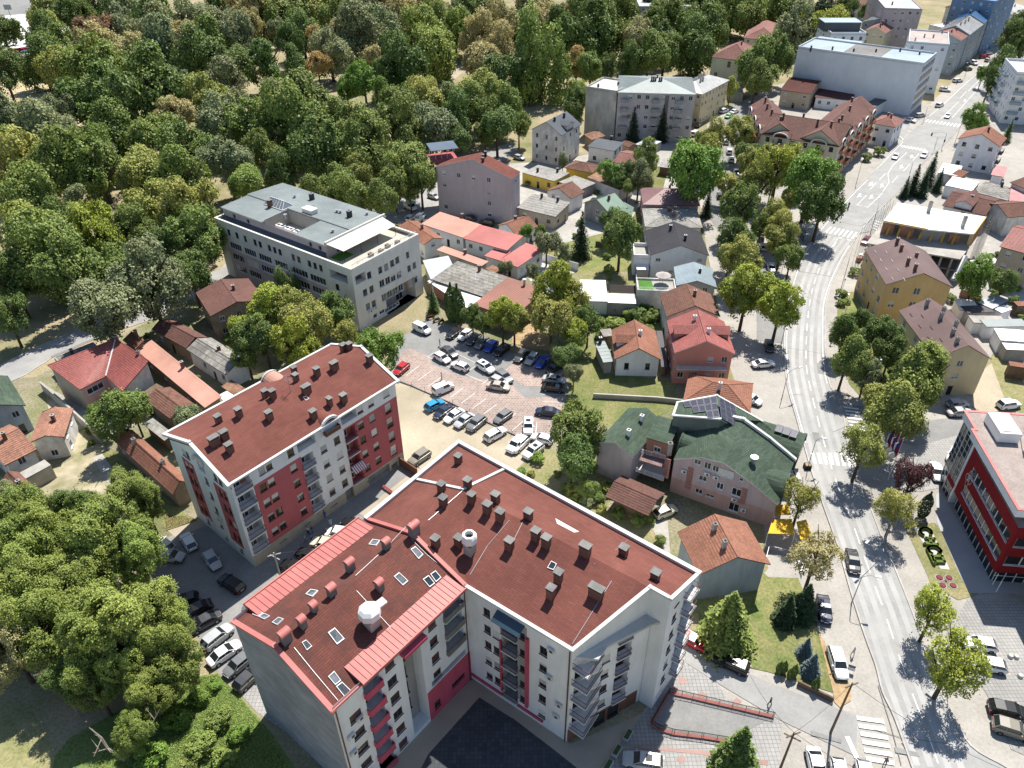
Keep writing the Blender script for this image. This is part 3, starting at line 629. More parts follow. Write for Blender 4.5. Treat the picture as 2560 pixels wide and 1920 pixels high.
sheet('dry_patch', [(0, 3, -200, 1050), (0, 3, 250, 1100), (0, 3, 480, 1500), (0, 3, 420, 1900), (0, 3, -300, 2000)], 1, DRYLAWN)
sheet('forecourt_hq', [(3, 2, 1090, 620), (3, 2, 1720, 340), (3, 2, 1480, 900), (3, 2, 1330, 930), (3, 2, 1040, 900)], 3, PAVERG)
sheet('lawn_strip', [(3, 2, 1170, 1210), (3, 2, 1440, 1200), (3, 2, 1900, 1659), (3, 3, 1800, 170), (3, 3, 1640, 210), (3, 3, 1410, 80), (3, 2, 1370, 1640)], 3, DRYLAWN)
sheet('plaza', [(3, 2, 1450, 960), (3, 2, 1490, 930), (3, 2, 1900, 1640), (3, 3, 2212, 0), (3, 3, 2400, 160), (3, 3, 1740, 150), (3, 2, 1660, 1659), (3, 2, 1455, 1190)], 4, M('blue_grey_slabs', (0.36, 0.37, 0.38), (0.31, 0.32, 0.33), scale=0.4, rough=0.8))
sheet('hq_parking', [(3, 3, 1560, 520), (3, 3, 1720, 200), (3, 3, 2600, 200), (3, 3, 3000, 1900), (3, 3, 2100, 1500), (3, 3, 1880, 1010)], 3, PAVERG)
sheet('white_gravel_bed', [(3, 2, 1250, 1240), (3, 2, 1400, 1240), (3, 2, 1570, 1608), (3, 2, 1490, 1600)], 5, WHITEC)
sheet('side_lane', [(3, 2, 690, 200), (3, 2, 800, 190), (3, 2, 1260, 330), (3, 2, 1720, 280), (3, 2, 1730, 420), (3, 2, 1280, 540), (3, 2, 840, 420), (3, 2, 700, 400)], 4, ASPHD)
sheet('field', [(3, 1, 1780, 1659), (3, 1, 1940, 1400), (3, 1, 2212, 1480), (3, 1, 2400, 1659), (3, 2, 2300, 260), (3, 2, 1760, 200)], 2, DRYLAWN)
sheet('farm_track', [(3, 1, 1830, 1560), (3, 1, 1930, 1480), (3, 2, 2080, 230), (3, 2, 1850, 250), (3, 2, 1740, 180)], 3, SAND)
sheet('verge', [(3, 1, 600, 1000), (3, 1, 650, 870), (3, 1, 760, 860), (3, 1, 900, 1200), (3, 1, 1100, 1300), (3, 1, 1400, 1659), (3, 2, 1500, 120), (3, 2, 830, 150), (3, 1, 700, 1659), (3, 1, 590, 1300)], 3, LAWN)
sheet('back_lane', [(3, 1, 1900, 380), (3, 1, 2080, 160), (3, 1, 2212, 200), (3, 1, 2030, 480), (3, 1, 1960, 700), (3, 1, 1830, 600), (3, 1, 1820, 430)], 3, CONC)
# a pale sports ground and the main road beyond the park
sheet('clearing', [(0, 0, -900, 700), (0, 0, 100, 620), (0, 0, 400, 640), (0, 0, 500, 800), (0, 0, 470, 1060), (0, 0, 700, 1040), (0, 0, 730, 1090), (0, 0, 300, 1180), (0, 0, -600, 1150)], 1, M('dry_clearing', (0.50, 0.41, 0.27), (0.33, 0.29, 0.15), scale=0.07, rough=1, spec=0.05))
sheet('far_paving', [(0, 0, -700, 60), (0, 0, 330, -100), (0, 0, 900, 40), (0, 0, 830, 230), (0, 0, 420, 300), (0, 0, 250, 420), (0, 0, -700, 380)], 1, M('white_far_paving', (0.78, 0.76, 0.73), (0.66, 0.65, 0.63), scale=0.05))
sheet('far_road', [(0, 0, -700, 70), (0, 0, 700, -160), (0, 0, 1500, -420), (0, 0, 1900, -420), (0, 0, 900, -80), (0, 0, 350, 110), (0, 0, -700, 200)], 2, ASPHD)
sheet('clay_court', [(0, 0, 40, 540), (0, 0, 300, 500), (0, 0, 330, 570), (0, 0, 80, 600)], 2, M('orange_clay', (0.5, 0.19, 0.09), (0.45, 0.17, 0.08), scale=0.1))
for pts in ([(0, 1, -60, 250), (0, 1, 100, 200), (0, 1, 30, 420), (0, 1, -100, 600)], [(1, 0, 0, 860), (1, 0, 120, 820), (1, 0, 130, 890), (1, 0, 20, 900)], [(0, 0, 1790, 800), (0, 0, 1850, 720), (0, 0, 1870, 770), (0, 0, 1830, 830)], [(1, 0, 1560, 700), (1, 0, 1760, 560), (1, 0, 1830, 590), (1, 0, 1620, 760)]):
    sheet('park_path', pts, 1, SAND)
pr_up = [(0, 1, -900, 1960), (0, 1, 0, 1500), (0, 1, 300, 1350), (0, 1, 700, 1180), (0, 1, 1200, 975), (0, 1, 1900, 670), (1, 1, 100, 360), (1, 1, 700, 210), (1, 1, 1300, 20), (1, 0, 1700, 1400), (2, 0, 0, 1230)]
pr_lo = [(2, 0, 60, 1330), (1, 0, 1900, 1500), (1, 1, 1580, 70), (1, 1, 1400, 200), (1, 1, 1000, 330), (1, 1, 300, 470), (0, 1, 2000, 730), (0, 1, 1350, 1090), (0, 1, 900, 1240), (0, 1, 470, 1420), (0, 1, 220, 1580), (0, 1, 0, 1680), (0, 1, -900, 2200)]
park_road = sheet('park_road', pr_up+pr_lo, 3, ASPH)
b = MB(); ribbon(b, [W(*p) for p in pr_up[1:7]], .25, 0, .1); ribbon(b, [W(*p) for p in pr_lo[6:12]], .25, 0, .1); b.build('kerb', KERB, park_road)

b = MB(); ribbon(b, smooth_line([W(*p) for p in [(2, 0, 2010, 880), (2, 0, 1930, 1020), (2, 0, 1840, 1200), (2, 0, 1820, 1400), (2, 0, 1830, 1600), (2, 1, 1790, 150), (2, 1, 1900, 330), (2, 1, 2020, 500), (2, 1, 2150, 800), (3, 1, 40, 1000), (3, 1, 60, 1300)]]), 7.5, .0445); tag(b.build('side_street', ASPHD), kind='structure')
# main road
lefte = [(3, 3, 1330, 1900), (3, 3, 1100, 1250), (3, 3, 990, 1010), (3, 3, 930, 780), (3, 3, 850, 560), (3, 3, 780, 350), (3, 3, 700, 90), (3, 2, 600, 1400), (3, 2, 480, 1060), (3, 2, 390, 800), (3, 2, 325, 580), (3, 2, 240, 280), (3, 2, 165, 10), (3, 1, 145, 1450), (3, 1, 140, 1250), (3, 1, 165, 1000), (3, 1, 195, 830), (3, 1, 240, 680), (3, 1, 305, 530), (3, 1, 415, 360), (3, 1, 560, 195), (3, 1, 740, 0), (3, 0, 880, 1520), (3, 0, 1000, 1390), (3, 0, 1165, 1215), (3, 0, 1330, 1060), (3, 0, 1450, 950), (3, 0, 1600, 810), (3, 0, 1800, 630), (3, 0, 1950, 500), (3, 0, 2060, 370), (3, 0, 2212, 170), (3, 0, 2500, -200)]
righte = [(3, 3, 2300, 1850), (3, 3, 2060, 1659), (3, 3, 1750, 1470), (3, 3, 1560, 1150), (3, 3, 1400, 800), (3, 3, 1290, 440), (3, 3, 1120, 0), (3, 2, 1000, 1380), (3, 2, 880, 1060), (3, 2, 790, 820), (3, 2, 690, 560), (3, 2, 655, 300), (3, 2, 600, 120), (3, 2, 530, 0), (3, 1, 495, 1430), (3, 1, 490, 1200), (3, 1, 495, 1000), (3, 1, 530, 850), (3, 1, 600, 680), (3, 1, 690, 510), (3, 1, 790, 360), (3, 1, 880, 240), (3, 1, 990, 130), (3, 1, 1090, 40), (3, 0, 1160, 1620), (3, 0, 1320, 1430), (3, 0, 1480, 1290), (3, 0, 1620, 1150), (3, 0, 1700, 1020), (3, 0, 1820, 870), (3, 0, 1930, 720), (3, 0, 2050, 560), (3, 0, 2160, 380), (3, 0, 2300, 170), (3, 0, 2600, -200)]
Ls = smooth_line([W(*p) for p in lefte]); Rs = smooth_line([W(*p) for p in righte])
b = MB(); P = [(p.x, p.y, .112) for p in Rs]+[(p.x, p.y, .112) for p in Ls[::-1]]; b.poly(P); road = tag(b.build('main_road', ASPH), kind='structure')
for pts in ([(3, 0, 1165, 1215), (3, 0, 1230, 1070), (3, 0, 1400, 990), (3, 0, 900, 900), (3, 0, 1000, 1100)], [(3, 1, 790, 360), (3, 1, 990, 130), (3, 1, 1020, 180), (3, 1, 960, 260), (3, 1, 880, 345)]):
    sheet('side_road', pts, 6, ASPH)
b = MB(); ribbon(b, Ls[:120], .22, 0.02, .2); ribbon(b, Rs[:54], .22, 0.02, .2); ribbon(b, Rs[54:90], .22, .02, .2); b.build('kerb', KERB, road)
def mark(pts, wd=.14, name='lane_marking', z=.116):
    b = MB(); ribbon(b, [W(*p) for p in pts], wd, z); return b.build(name, PAINT, road)
cl = smooth_line([W(*p) for p in [(3, 3, 1480, 1659), (3, 3, 1350, 1290), (3, 3, 1200, 900), (3, 3, 1010, 330), (3, 3, 900, 30), (3, 2, 720, 1180), (3, 2, 600, 880), (3, 2, 480, 500), (3, 2, 370, 60), (3, 1, 330, 1500), (3, 1, 330, 1300), (3, 1, 345, 1080), (3, 1, 370, 900), (3, 1, 415, 740), (3, 1, 480, 590), (3, 1, 620, 400)]], 6)
dl = [0]
for p, q in zip(cl[:-1], cl[1:]): dl.append(dl[-1]+(q-p).length)
def along(s):
    for i in range(len(cl)-1):
        if dl[i+1] >= s: return cl[i].lerp(cl[i+1], (s-dl[i])/(dl[i+1]-dl[i]))
    return cl[-1]
s = 0.5
while s < dl[-1]-4:
    b = MB(); ribbon(b, [along(s), along(s+1.5), along(s+3.2)], .15, .118); b.build('lane_dash', PAINT, road); s += 5.6
TRK = M('polished_wheel_track', (.42, .415, .40), (.34, .335, .325), scale=.3, rough=.9)
off = lambda L, w: [L[i]+(lambda d: Vector((-d.y, d.x)))((L[min(i+1, len(L)-1)]-L[max(i-1, 0)]).normalized())*w for i in range(len(L))]
for w in (-2.5, -1.0, 1.0, 2.5): b = MB(); ribbon(b, off(cl, w), .75, .1145); b.build('wheel_track', TRK, road)
for L, w, a, c in ((Ls, -.45, 41, 88), (Ls, -.45, 104, 126), (Rs, .45, 52, 78)):
    b = MB(); ribbon(b, off(L, w)[a:c], .16, .118); b.build('edge_line', PAINT, road)
for pts in ([(3, 0, 750, 1650), (3, 0, 860, 1540), (3, 0, 1000, 1400), (3, 0, 1160, 1235), (3, 0, 1165, 1200), (3, 0, 1140, 1180)], [(3, 0, 990, 1659), (3, 0, 1045, 1580), (3, 0, 1035, 1500), (3, 0, 1080, 1430), (3, 0, 1200, 1320)], [(3, 0, 1390, 1010), (3, 0, 1520, 900), (3, 0, 1700, 730)], [(3, 0, 1590, 1020), (3, 0, 1750, 840), (3, 0, 1880, 700)], [(3, 0, 1490, 1030), (3, 0, 1650, 880)], [(3, 1, 770, 115), (3, 1, 850, 30)], [(3, 1, 860, 135), (3, 1, 990, 10)], [(3, 1, 760, 110), (3, 1, 805, 125)], [(3, 1, 830, 125), (3, 1, 862, 138)]): mark(pts)
for x, y in ((960, 1560), (1070, 1580), (880, 1640), (1170, 1480), (1250, 1390), (1660, 850), (1730, 790), (1790, 730)): mark([(3, 0, x, y), (3, 0, x+55, y-60)])
def arrow(c, r, x0, y0, x1, y1):
    a, e = W(c, r, x0, y0), W(c, r, x1, y1); d = (e-a).normalized(); s = V2_(-d.y, d.x)
    b = MB(); q = lambda u, v: tuple(a+d*u+s*v+Vector((0, 0, .12))); L = 4.0
    b.poly([q(0, -.12), q(L*.6, -.12), q(L*.6, .12), q(0, .12)]); b.poly([q(L*.6, -.5), q(L, 0), q(L*.6, .5)]); b.poly([q(.9, -.12), q(1.4, -.9), q(1.8, -.8), q(1.4, -.12)][::-1]); b.build('lane_arrow', PAINT, road)
V2_ = lambda x, y: Vector((x, y, 0))
for a in ((3, 0, 970, 1625, 1000, 1570), (3, 0, 1140, 1460, 1160, 1420), (3, 0, 1230, 1370, 1250, 1330), (3, 0, 870, 1610, 900, 1575), (3, 0, 1690, 880, 1720, 840), (3, 0, 1800, 770, 1820, 730), (3, 1, 875, 65, 905, 20), (3, 1, 770, 50, 800, 15)): arrow(*a)
def crossing(pts0, pts1, n, wd):
    """n stripes; pts0 = the two ends of the first stripe, pts1 = of the last"""
    a0, a1, e0, e1 = W(*pts0[0]), W(*pts0[1]), W(*pts1[0]), W(*pts1[1])
    for k in range(n):
        f = k/(n-1); b = MB(); ribbon(b, [a0.lerp(e0, f), a1.lerp(e1, f)], wd, .12); b.build('crossing_stripe', PAINT, road)
crossing(((3, 3, 765, 1230), (3, 3, 1000, 1262)), ((3, 3, 845, 1580), (3, 3, 1088, 1622)), 6, .55)
crossing(((3, 2, 380, 600), (3, 2, 405, 690)), ((3, 2, 735, 600), (3, 2, 760, 720)), 8, .5)
crossing(((3, 2, 655, 205), (3, 2, 785, 220)), ((3, 2, 715, 390), (3, 2, 850, 405)), 7, .5)
crossing(((3, 1, 545, 305), (3, 1, 500, 350)), ((3, 1, 765, 350), (3, 1, 725, 405)), 7, .5)
crossing(((3, 1, 925, 250), (3, 1, 975, 270)), ((3, 1, 895, 310), (3, 1, 950, 335)), 4, .45)
crossing(((3, 0, 1145, 1255), (3, 0, 1165, 1275)), ((3, 0, 1350, 1290), (3, 0, 1375, 1315)), 8, .5)
crossing(((3, 0, 1385, 1035), (3, 0, 1360, 1055)), ((3, 0, 1660, 1075), (3, 0, 1635, 1100)), 10, .5)
mark([(3, 3, 680, 1390), (3, 3, 765, 1575)], .55, 'stop_line'); mark([(3, 1, 605, 395), (3, 1, 640, 402)], .3, 'stop_line'); mark([(3, 1, 680, 412), (3, 1, 720, 420)], .3, 'stop_line'); mark([(3, 1, 515, 530), (3, 1, 605, 400)], .14)
# bays of the car park
cp = bpy.data.objects['car_park']
def bay(pts):
    b = MB(); ribbon(b, [W(*p) for p in pts], .1, .052); b.build('bay_line', PAINT, cp)
for i in range(9):
    f = i/8; x0, y0 = 1270+f*760, 1595+f*385
    bay([(1, 1, x0+30, y0-10), (1, 1, x0+145, y0-95)])
for pts in ([(1, 1, 1480, 1425), (1, 1, 1700, 1530), (1, 1, 1960, 1640)], [(1, 1, 1760, 1410), (1, 1, 1900, 1480)], [(1, 1, 1480, 1425), (1, 1, 1560, 1380)], [(1, 1, 1800, 1575), (1, 1, 1890, 1510)], [(2, 1, 20, 1460), (2, 1, 60, 1430)], [(2, 2, 0, 405), (2, 2, 100, 320)], [(2, 2, 215, 335), (2, 2, 205, 430)], [(2, 2, 205, 290), (2, 2, 330, 297)], [(2, 2, 255, 150), (2, 2, 420, 160)], [(2, 2, 250, 90), (2, 2, 450, 95)], [(2, 2, 0, 285), (2, 2, 30, 255)], [(1, 1, 1960, 1659), (1, 1, 2030, 1600)]): bay(pts)
for k in range(7): bay([(1, 1, 1630+k*82, 1245+k*38), (1, 1, 1660+k*82, 1215+k*38)])

CRK = M('tar_seam', (.2, .2, .195), (.15, .15, .145), scale=2)
for pts, w in (([(3, 1, 270, 690), (3, 1, 420, 712), (3, 1, 540, 735)], .25), ([(3, 1, 250, 740), (3, 1, 380, 900), (3, 1, 490, 1020)], .07), ([(3, 2, 190, 95), (3, 2, 300, 98)], .12), ([(3, 1, 160, 1350), (3, 1, 480, 1400)], .08), ([(3, 2, 560, 420), (3, 2, 650, 380), (3, 2, 700, 365)], .12), ([(3, 3, 820, 1300), (3, 3, 1150, 1400), (3, 3, 1600, 1460)], .08), ([(3, 0, 1200, 1110), (3, 0, 1420, 1180), (3, 0, 1600, 1200)], .2), ([(3, 3, 950, 950), (3, 3, 1060, 1300), (3, 3, 1150, 1640)], .1), ([(3, 1, 620, 260), (3, 1, 800, 300), (3, 1, 900, 240)], .25)): b = MB(); ribbon(b, [W(*p) for p in pts], w, .1205); b.build('tar_seam', CRK, road)
for i, pts in enumerate(([(3, 1, 420, 1480), (3, 1, 480, 1490), (3, 1, 485, 1580), (3, 1, 430, 1570)], [(3, 3, 1090, 1480), (3, 3, 1290, 1530), (3, 3, 1310, 1570), (3, 3, 1100, 1530)], [(3, 2, 380, 420), (3, 2, 440, 425), (3, 2, 450, 500), (3, 2, 400, 500)], [(3, 3, 370, 1340), (3, 3, 640, 1420), (3, 3, 630, 1450), (3, 3, 370, 1380)])): sheet('asphalt_patch', pts, 7, ASPHD)
# ================================================================ large buildings
def hit(px, facets):
    """where the line of sight through a picture point meets a set of planar facets (nearest)"""
    o = Vector((0, 0, CAM_H)); d = C_RT*((px[0]-1280)/F_PX) + C_DN*((px[1]-960)/F_PX) + C_FW; best = None
    for f in facets:
        f = [Vector(p) for p in f]; n, u, w = basis(f)
        k = (f[0]-o).dot(n)/d.dot(n); p = o+d*k; ins = True; s0 = 0
        for i in range(len(f)):
            a, b = f[i], f[(i+1) % len(f)]; s = (b-a).cross(p-a).dot(n)
            if s*s0 < -1e-6: ins = False
            if abs(s) > 1e-9: s0 = s
        if ins and (best is None or k < best[0]): best = (k, p)
    if best is None:
        f = [Vector(p) for p in facets[0]]; n, u, w = basis(f); k = (f[0]-o).dot(n)/d.dot(n); return o+d*k
    return best[1]
def V2(x, y, z=0.0): return Vector((x, y, z))
Z = lambda z: V2(0, 0, z)
def cen(E): c = sum((Vector((p[0], p[1], 0)) for p in E), Vector())/len(E); return c
def coping(root, pts, w=0.45, h=0.3, mat=None, closed=False, name='parapet_trim', sink=0.12):
    b = MB(); n = len(pts)
    for i in range(n if closed else n-1):
        p, q = Vector(pts[i]), Vector(pts[(i+1) % n]); d = q-p; L = d.length; d /= L; s = Vector((-d.y, d.x, 0)).normalized()*w/2; up = Vector((0, 0, h)); dn = Vector((0, 0, sink+0.003*i))
        p = p-d*(w/2-0.003*i); q = q+d*(w/2-0.004*i); a, c, e, g = p-s-dn, p+s-dn, q+s-dn, q-s-dn
        b.poly([a+up, g+up, e+up, c+up]); b.poly([a, g, g+up, a+up]); b.poly([e, c, c+up, e+up]); b.poly([c, a, a+up, c+up]); b.poly([g, e, e+up, g+up]); b.poly([a, c, e, g])
    return b.build(name, mat or TRIMW, root)
def loggia_front(root, p0, p1, u, zf, w, railm, solid=False, back=None, depth=1.3, out=0.35, door=True):
    o = balcony(root, p0, p1, u-w/2-0.1, u+w/2+0.1, zf, out, TRIMW, railm, solid)
    if door:
        window(root, p0, p1, u-w*0.18, zf+1.13, min(1.5, w*0.55), 2.05, FRAMEW, 1, SHUT, y=depth-0.16, shp=0.4)
    return o

# ---------------------------------------------------------------- six-storey block with red and grey front (left of the lane)
fl, fr, br, bl = V2(-38.3, 75.2), V2(-18.7, 98.2), V2(-30.8, 108.7), V2(-50.4, 85.7)
BC = cen([fl, fr, br, bl])
rb_ = thing('apartment_block', 'long six-storey apartment block with red and pale grey front under a plain dark red roof', 'apartment block', BC)
LM.append(('the red and grey apartment block', BC.x, BC.y))
ROW = [4.1, 7.05, 10.0, 12.95]
hs = []; wl = []; lg = []
for z in ROW:
    for u in (4.45, 5.85, 9.7, 15.2, 17.75, 22.5, 24.85): hs.append((u, z, 1.1, 1.4, .2, 3)); wl.append((u, z, 1.1, 1.4))
    for u in (12.25, 20.35): hs.append((u, z-0.25, 2.1, 2.35, 1.3, 2 if u > 15 else 3)); lg.append((u, z-1.4, 2.1))
    hs.append((1.7, z-0.25, 2.5, 2.35, 1.5, 3)); lg.append((1.7, z-1.4, 2.5))
    hs.append((28.2, z-0.1, 1.2, 1.9, .3, 3)); wl.append((28.2, z-0.1, 1.2, 1.9))
for u, w in ((4.9, 1.0), (6.1, 1.0), (9.8, 1.1), (22.8, 1.1), (25, 1.1), (28.2, 1.2)): hs.append((u, 15.85, w, 1.35, .2, 3)); wl.append((u, 15.85, w, 1.35))
for u, w in ((12.6, 3.2), (20.6, 3.0)): hs.append((u, 15.75, w, 1.5, 1.2, 3))
hs.append((1.7, 15.6, 2.5, 2.1, 1.5, 2)); lg.append((1.7, 14.55, 2.5))
for u in (5.2, 9.7, 15, 22.6): hs.append((u, 1.2, 1.3, 0.4, .2, 3))
for u, w, h in ((18.3, 1.6, 2.4), (24.6, 4.6, 1.9), (28, 1.4, 1.2)): hs.append((u, h/2+0.02, w, h, 0.8, 3))
b = MB()
facade(b, fl, fr, 0, 17, 0, hs, [(3.1, 11.2, 2.3, 14.2, 1), (19.2, 30.2, 2.3, 14.2, 1), (0, 31, 0, 2.3, 4), (11.2, 13.3, 14.2, 15.0, 0)])
facade(b, fr, br, 0, 17, 0, [], []); facade(b, br, bl, 0, 17, 0, [], [])
hl = []; wl2 = []
for z in ROW:
    for u in (3.2, 4.4, 12.2, 13.4): hl.append((u, z, .85, 1.35, .2, 3)); wl2.append((u, z, .85, 1.35))
    hl.append((8.6, z, .9, 1.35, .2, 3)); wl2.append((8.6, z, .9, 1.35))
for u in (3.8, 4.8, 12.0, 13.2): hl.append((u, 15.7, .9, 1.3, .2, 3)); wl2.append((u, 15.7, .9, 1.3))
for u in (4, 9, 13): hl.append((u, 1.5, .8, .8, .2, 3)); wl2.append((u, 1.5, .8, .8))
hl.append((8.2, 15.6, 1.8, 2.3, 1.0, 3))
facade(b, bl, fl, 0, 17, 0, hl, [(2.3, 5.6, 2.4, 14.2, 1), (10.7, 14.1, 2.4, 14.2, 1)])
up3 = V2(0, 0, 3.0); rL = (bl+fl)/2+V2(0, 0, 20); rR = (fr+br)/2+V2(0, 0, 20); z17 = V2(0, 0, 17)
b.poly([bl+z17, fl+z17, rL], 0); b.poly([fr+z17, br+z17, rR], 0)
b.build('wall', [WHITE, REDWALL, SALMON, GREYR, BEIGE], rb_)
for u, z, w, h in wl: window(rb_, fl, fr, u, z, w, h, FRAMEB, None, SHUT, shp=0.72)
for u, z, w, h in wl2: window(rb_, bl, fl, u, z, w, h, FRAMEB, None, SHUT, shp=0.3)
for u, zf, w in lg: loggia_front(rb_, fl, fr, u, zf, w, MAROON, False, depth=1.3)
for z in ROW: railing(rb_, [fl+(fr-fl).normalized()*28.8+V2(.22, -.18, z-1.0), fl+(fr-fl).normalized()*27.6+V2(.22, -.18, z-1.0)], 0.9, MAROON)
ov = 0.35; dB = (fr-fl).normalized(); nB = V2(dB.y, -dB.x)
E = [fl-dB*ov+nB*ov+z17, fr+dB*ov+nB*ov+z17, br+dB*ov-nB*ov+z17, bl-dB*ov-nB*ov+z17]
r0, r1 = rL-dB*ov, rR+dB*ov
FAC_B = [[E[0], E[1], r1, r0], [E[2], E[3], r0, r1]]
FAC_B = [[p+V2(0, 0, 0.1) for p in f] for f in FAC_B]
ro = roof_on(rb_, FAC_B, SHINGLE, 'plain', 0.2, TRIMW)
coping(rb_, [E[0]+V2(0, 0, .12), E[1]+V2(0, 0, .12)], 0.4, 0.25); coping(rb_, [E[2]+V2(0, 0, .12), E[3]+V2(0, 0, .12)], 0.4, 0.25)
coping(rb_, [E[1], r1, E[2]], 0.5, 0.4); coping(rb_, [E[3], r0, E[0]], 0.5, 0.4)
# blue trim under the left gable and the two arched dormers
g = MB()
for a, c in ((E[3], r0), (r0, E[0])):
    n0 = V2(-dB.x, -dB.y)*0.02
    g.poly([a+n0-V2(0, 0, 1.0)-dB*-.3, c+n0-V2(0, 0, 1.0)-dB*-.3, c+n0-V2(0, 0, .55)-dB*-.3, a+n0-V2(0, 0, .55)-dB*-.3])
g.build('gable_trim', DARKBLUE, rb_)
def arch_dormer(root, p0, p1, u, zb, r, depth, roofm, wallm, trim=None, open_=True, rise=None, name='dormer'):
    """half-barrel dormer whose face lies on the wall line p0-p1 at u, springing at height zb"""
    d = (p1-p0).normalized(); nin = V2(-d.y, d.x); c = V2(p0.x, p0.y)+d*u-nin*0.25; N = 12; b = MB(); rz_ = rise or r
    ring = lambda k, rr, y, e=0: c + d*(-rr*math.cos(math.pi*k/N)) + nin*y + V2(0, 0, zb+(rz_/r)*rr*math.sin(math.pi*k/N)+e)
    for k in range(N):
        b.poly([ring(k, r, 0), ring(k+1, r, 0), ring(k+1, r, depth), ring(k, r, depth)], 0)
        b.poly([ring(k, r+.12, -.12), ring(k, r-.28, -.12), ring(k+1, r-.28, -.12), ring(k+1, r+.12, -.12)], 2)
        b.poly([ring(k, r+.12, -.12), ring(k+1, r+.12, -.12), ring(k+1, r+.12, .2), ring(k, r+.12, .2)], 2)
        b.poly([ring(k, r-.28, -.12), ring(k, r-.28, .9), ring(k+1, r-.28, .9), ring(k+1, r-.28, -.12)], 1)
    b.poly([ring(k, r-.2, .9 if open_ else .05) for k in range(N+1)], 1)
    b.poly([c-d*r+V2(0, 0, zb), c+d*r+V2(0, 0, zb), c+d*r+V2(0, 0, zb-1.1), c-d*r+V2(0, 0, zb-1.1)][::-1], 1) if not open_ else None
    o = b.build(name, [roofm, wallm, trim or TRIMW], root)
    return o
o = arch_dormer(rb_, fl, fr, 17.0, 16.3, 1.75, 4.2, SHINGLE, WHITE)
balcony(o, fl, fr, 15.6, 18.4, 15.4, 0.8, TRIMW, FRAMEB, True, h=0.7)
b = MB()
for k in range(12):
    p = fl+dB*(19.3+k*.2)+nB*.1; b.slab([p+Z(6.5), p+nB*1.1+Z(5.6), p+nB*1.1+dB*.2+Z(5.6), p+dB*.2+Z(6.5)], .04, k % 2)
b.build('striped_awning', [FRAMEW, REDWALL], rb_)
arch_dormer(rb_, br, bl, 12.2, 16.6, 1.7, 4.0, SALMSHEET, SALMON)
o = arch_dormer(rb_, bl, fl, 8.2, 16.4, 1.25, 0.5, SHINGLE, WHITE)
for c, r, x, y, kd, sx in ((0, 2, 2070, 275, 'brick', .8), (0, 2, 1895, 335, 'brick', .8), (0, 2, 1860, 520, 'brick', 1.4), (0, 2, 1945, 470, 'brick', 1.0), (0, 2, 1990, 580, 'brick', .9), (1, 2, 85, 115, 'brick', .8), (1, 2, 150, 115, 'brick', .8), (1, 2, 440, 75, 'brick', 1.3),
                        (1, 2, 640, 180, 'brick', .6), (1, 2, 760, 150, 'brick', .9), (1, 2, 120, 300, 'brick', .9), (1, 2, 500, 290, 'brick', .9), (1, 1, 335, 1570, 'brick', .7), (1, 1, 350, 1635, 'brick', .7), (1, 1, 530, 1580, 'brick', .8), (1, 1, 680, 1530, 'brick', 1.2),
                        (1, 1, 760, 1375, 'brick', .9), (1, 1, 810, 1365, 'brick', .8), (1, 1, 985, 1470, 'brick', .9)):
    chimney(ro, hit(t(c, r, x, y), FAC_B), kd, sx, .8, 1.1, math.atan2(dB.y, dB.x))
for u, z in ((9.0, 5.3), (5.0, 2.6)): aircon(rb_, bl, fl, u, z)
q = [hit(t(1, 2, *p), FAC_B) for p in ((405, 115), (435, 105), (460, 130), (430, 145))]; skylight(ro, q, WHITEROOF)
b = MB(); m = hit(t(1, 2, 300, 70), FAC_B); b.tube(m, m+V2(0, 0, 3.2), .04); [b.tube(m+V2(-.6, .2, 3.0-.3*k), m+V2(.6, -.2, 3.0-.3*k), .02, seg=4) for k in range(4)]; b.build('aerial', GALV, ro)

# ---------------------------------------------------------------- the L-shaped pair: C (corner and right wing), D (left wing)
J = V2(-5.6, 56.6); dD = V2(.637, .771).normalized(); nD = V2(-dD.y, dD.x)
Dfl = J-dD*19.5; Dbl = Dfl+nD*16.6; Dbj = J+nD*16.6
DC = cen([Dfl, J, Dbj, Dbl]); rd = thing('apartment_block', 'nearest apartment block with blank blue-grey end wall, pink parapets and mossy red roof with skylights', 'apartment block', DC)
LM.append(('the nearest pink-trimmed apartment block', DC.x, DC.y))
rowD = [1.4, 4.53, 7.66, 10.8, 13.93, 17.05]
hd = []; wd = []
for z in rowD:
    hd.append((7.5, z, 1.3, 1.5, .2, 2)); wd.append((7.5, z, 1.3, 1.5))
    if z > 7: hd.append((13.9, z, 1.2, 1.5, .2, 2)); wd.append((13.9, z, 1.2, 1.5))
    if z < 14: hd.append((2.3, z+.1, 1.5, 1.4, .2, 2)); wd.append((2.3, z+.1, 1.5, 1.4))
    hd.append((4.9, z-.2, 2.2, 2.4, 1.3, 2))
    if z > 9: hd.append((17.2, z-.2, 3.0, 2.5, 1.4, 2))
hd.append((10.6, 9.0, 2.6, 16.6, 1.6, 3)); hd.append((17.2, 2.2, 2.4, 1.1, .25, 2)); hd.append((13.4, 2.0, 1.0, 1.4, .2, 2)); wd.append((13.4, 2.0, 1.0, 1.4)); hd.append((15.9, 6.6, 6.0, 1.0, .8, 2))
b = MB()
facade(b, Dfl, J, 0, 18.6, 0, hd, [(12.0, 19.6, 0.0, 5.9, 1), (3.6, 6.1, 0, 18.7, 0)])
facade(b, J, Dbj, 0, 18, 0); facade(b, Dbj, Dbl, 0, 18.6, 0); facade(b, Dbl, Dfl, 0, 18, 4)
rD0 = (Dfl+Dbl)/2+Z(21); rD1 = (J+Dbj)/2+Z(21)
b.poly([Dbl+Z(18), Dfl+Z(18), rD0], 4); b.poly([J+Z(18), Dbj+Z(18), rD1], 0)
b.build('wall', [WHITE, stucco('pink_base_render', (0.55, 0.10, 0.15)), DARK, GREYR, GREYWALL], rd)
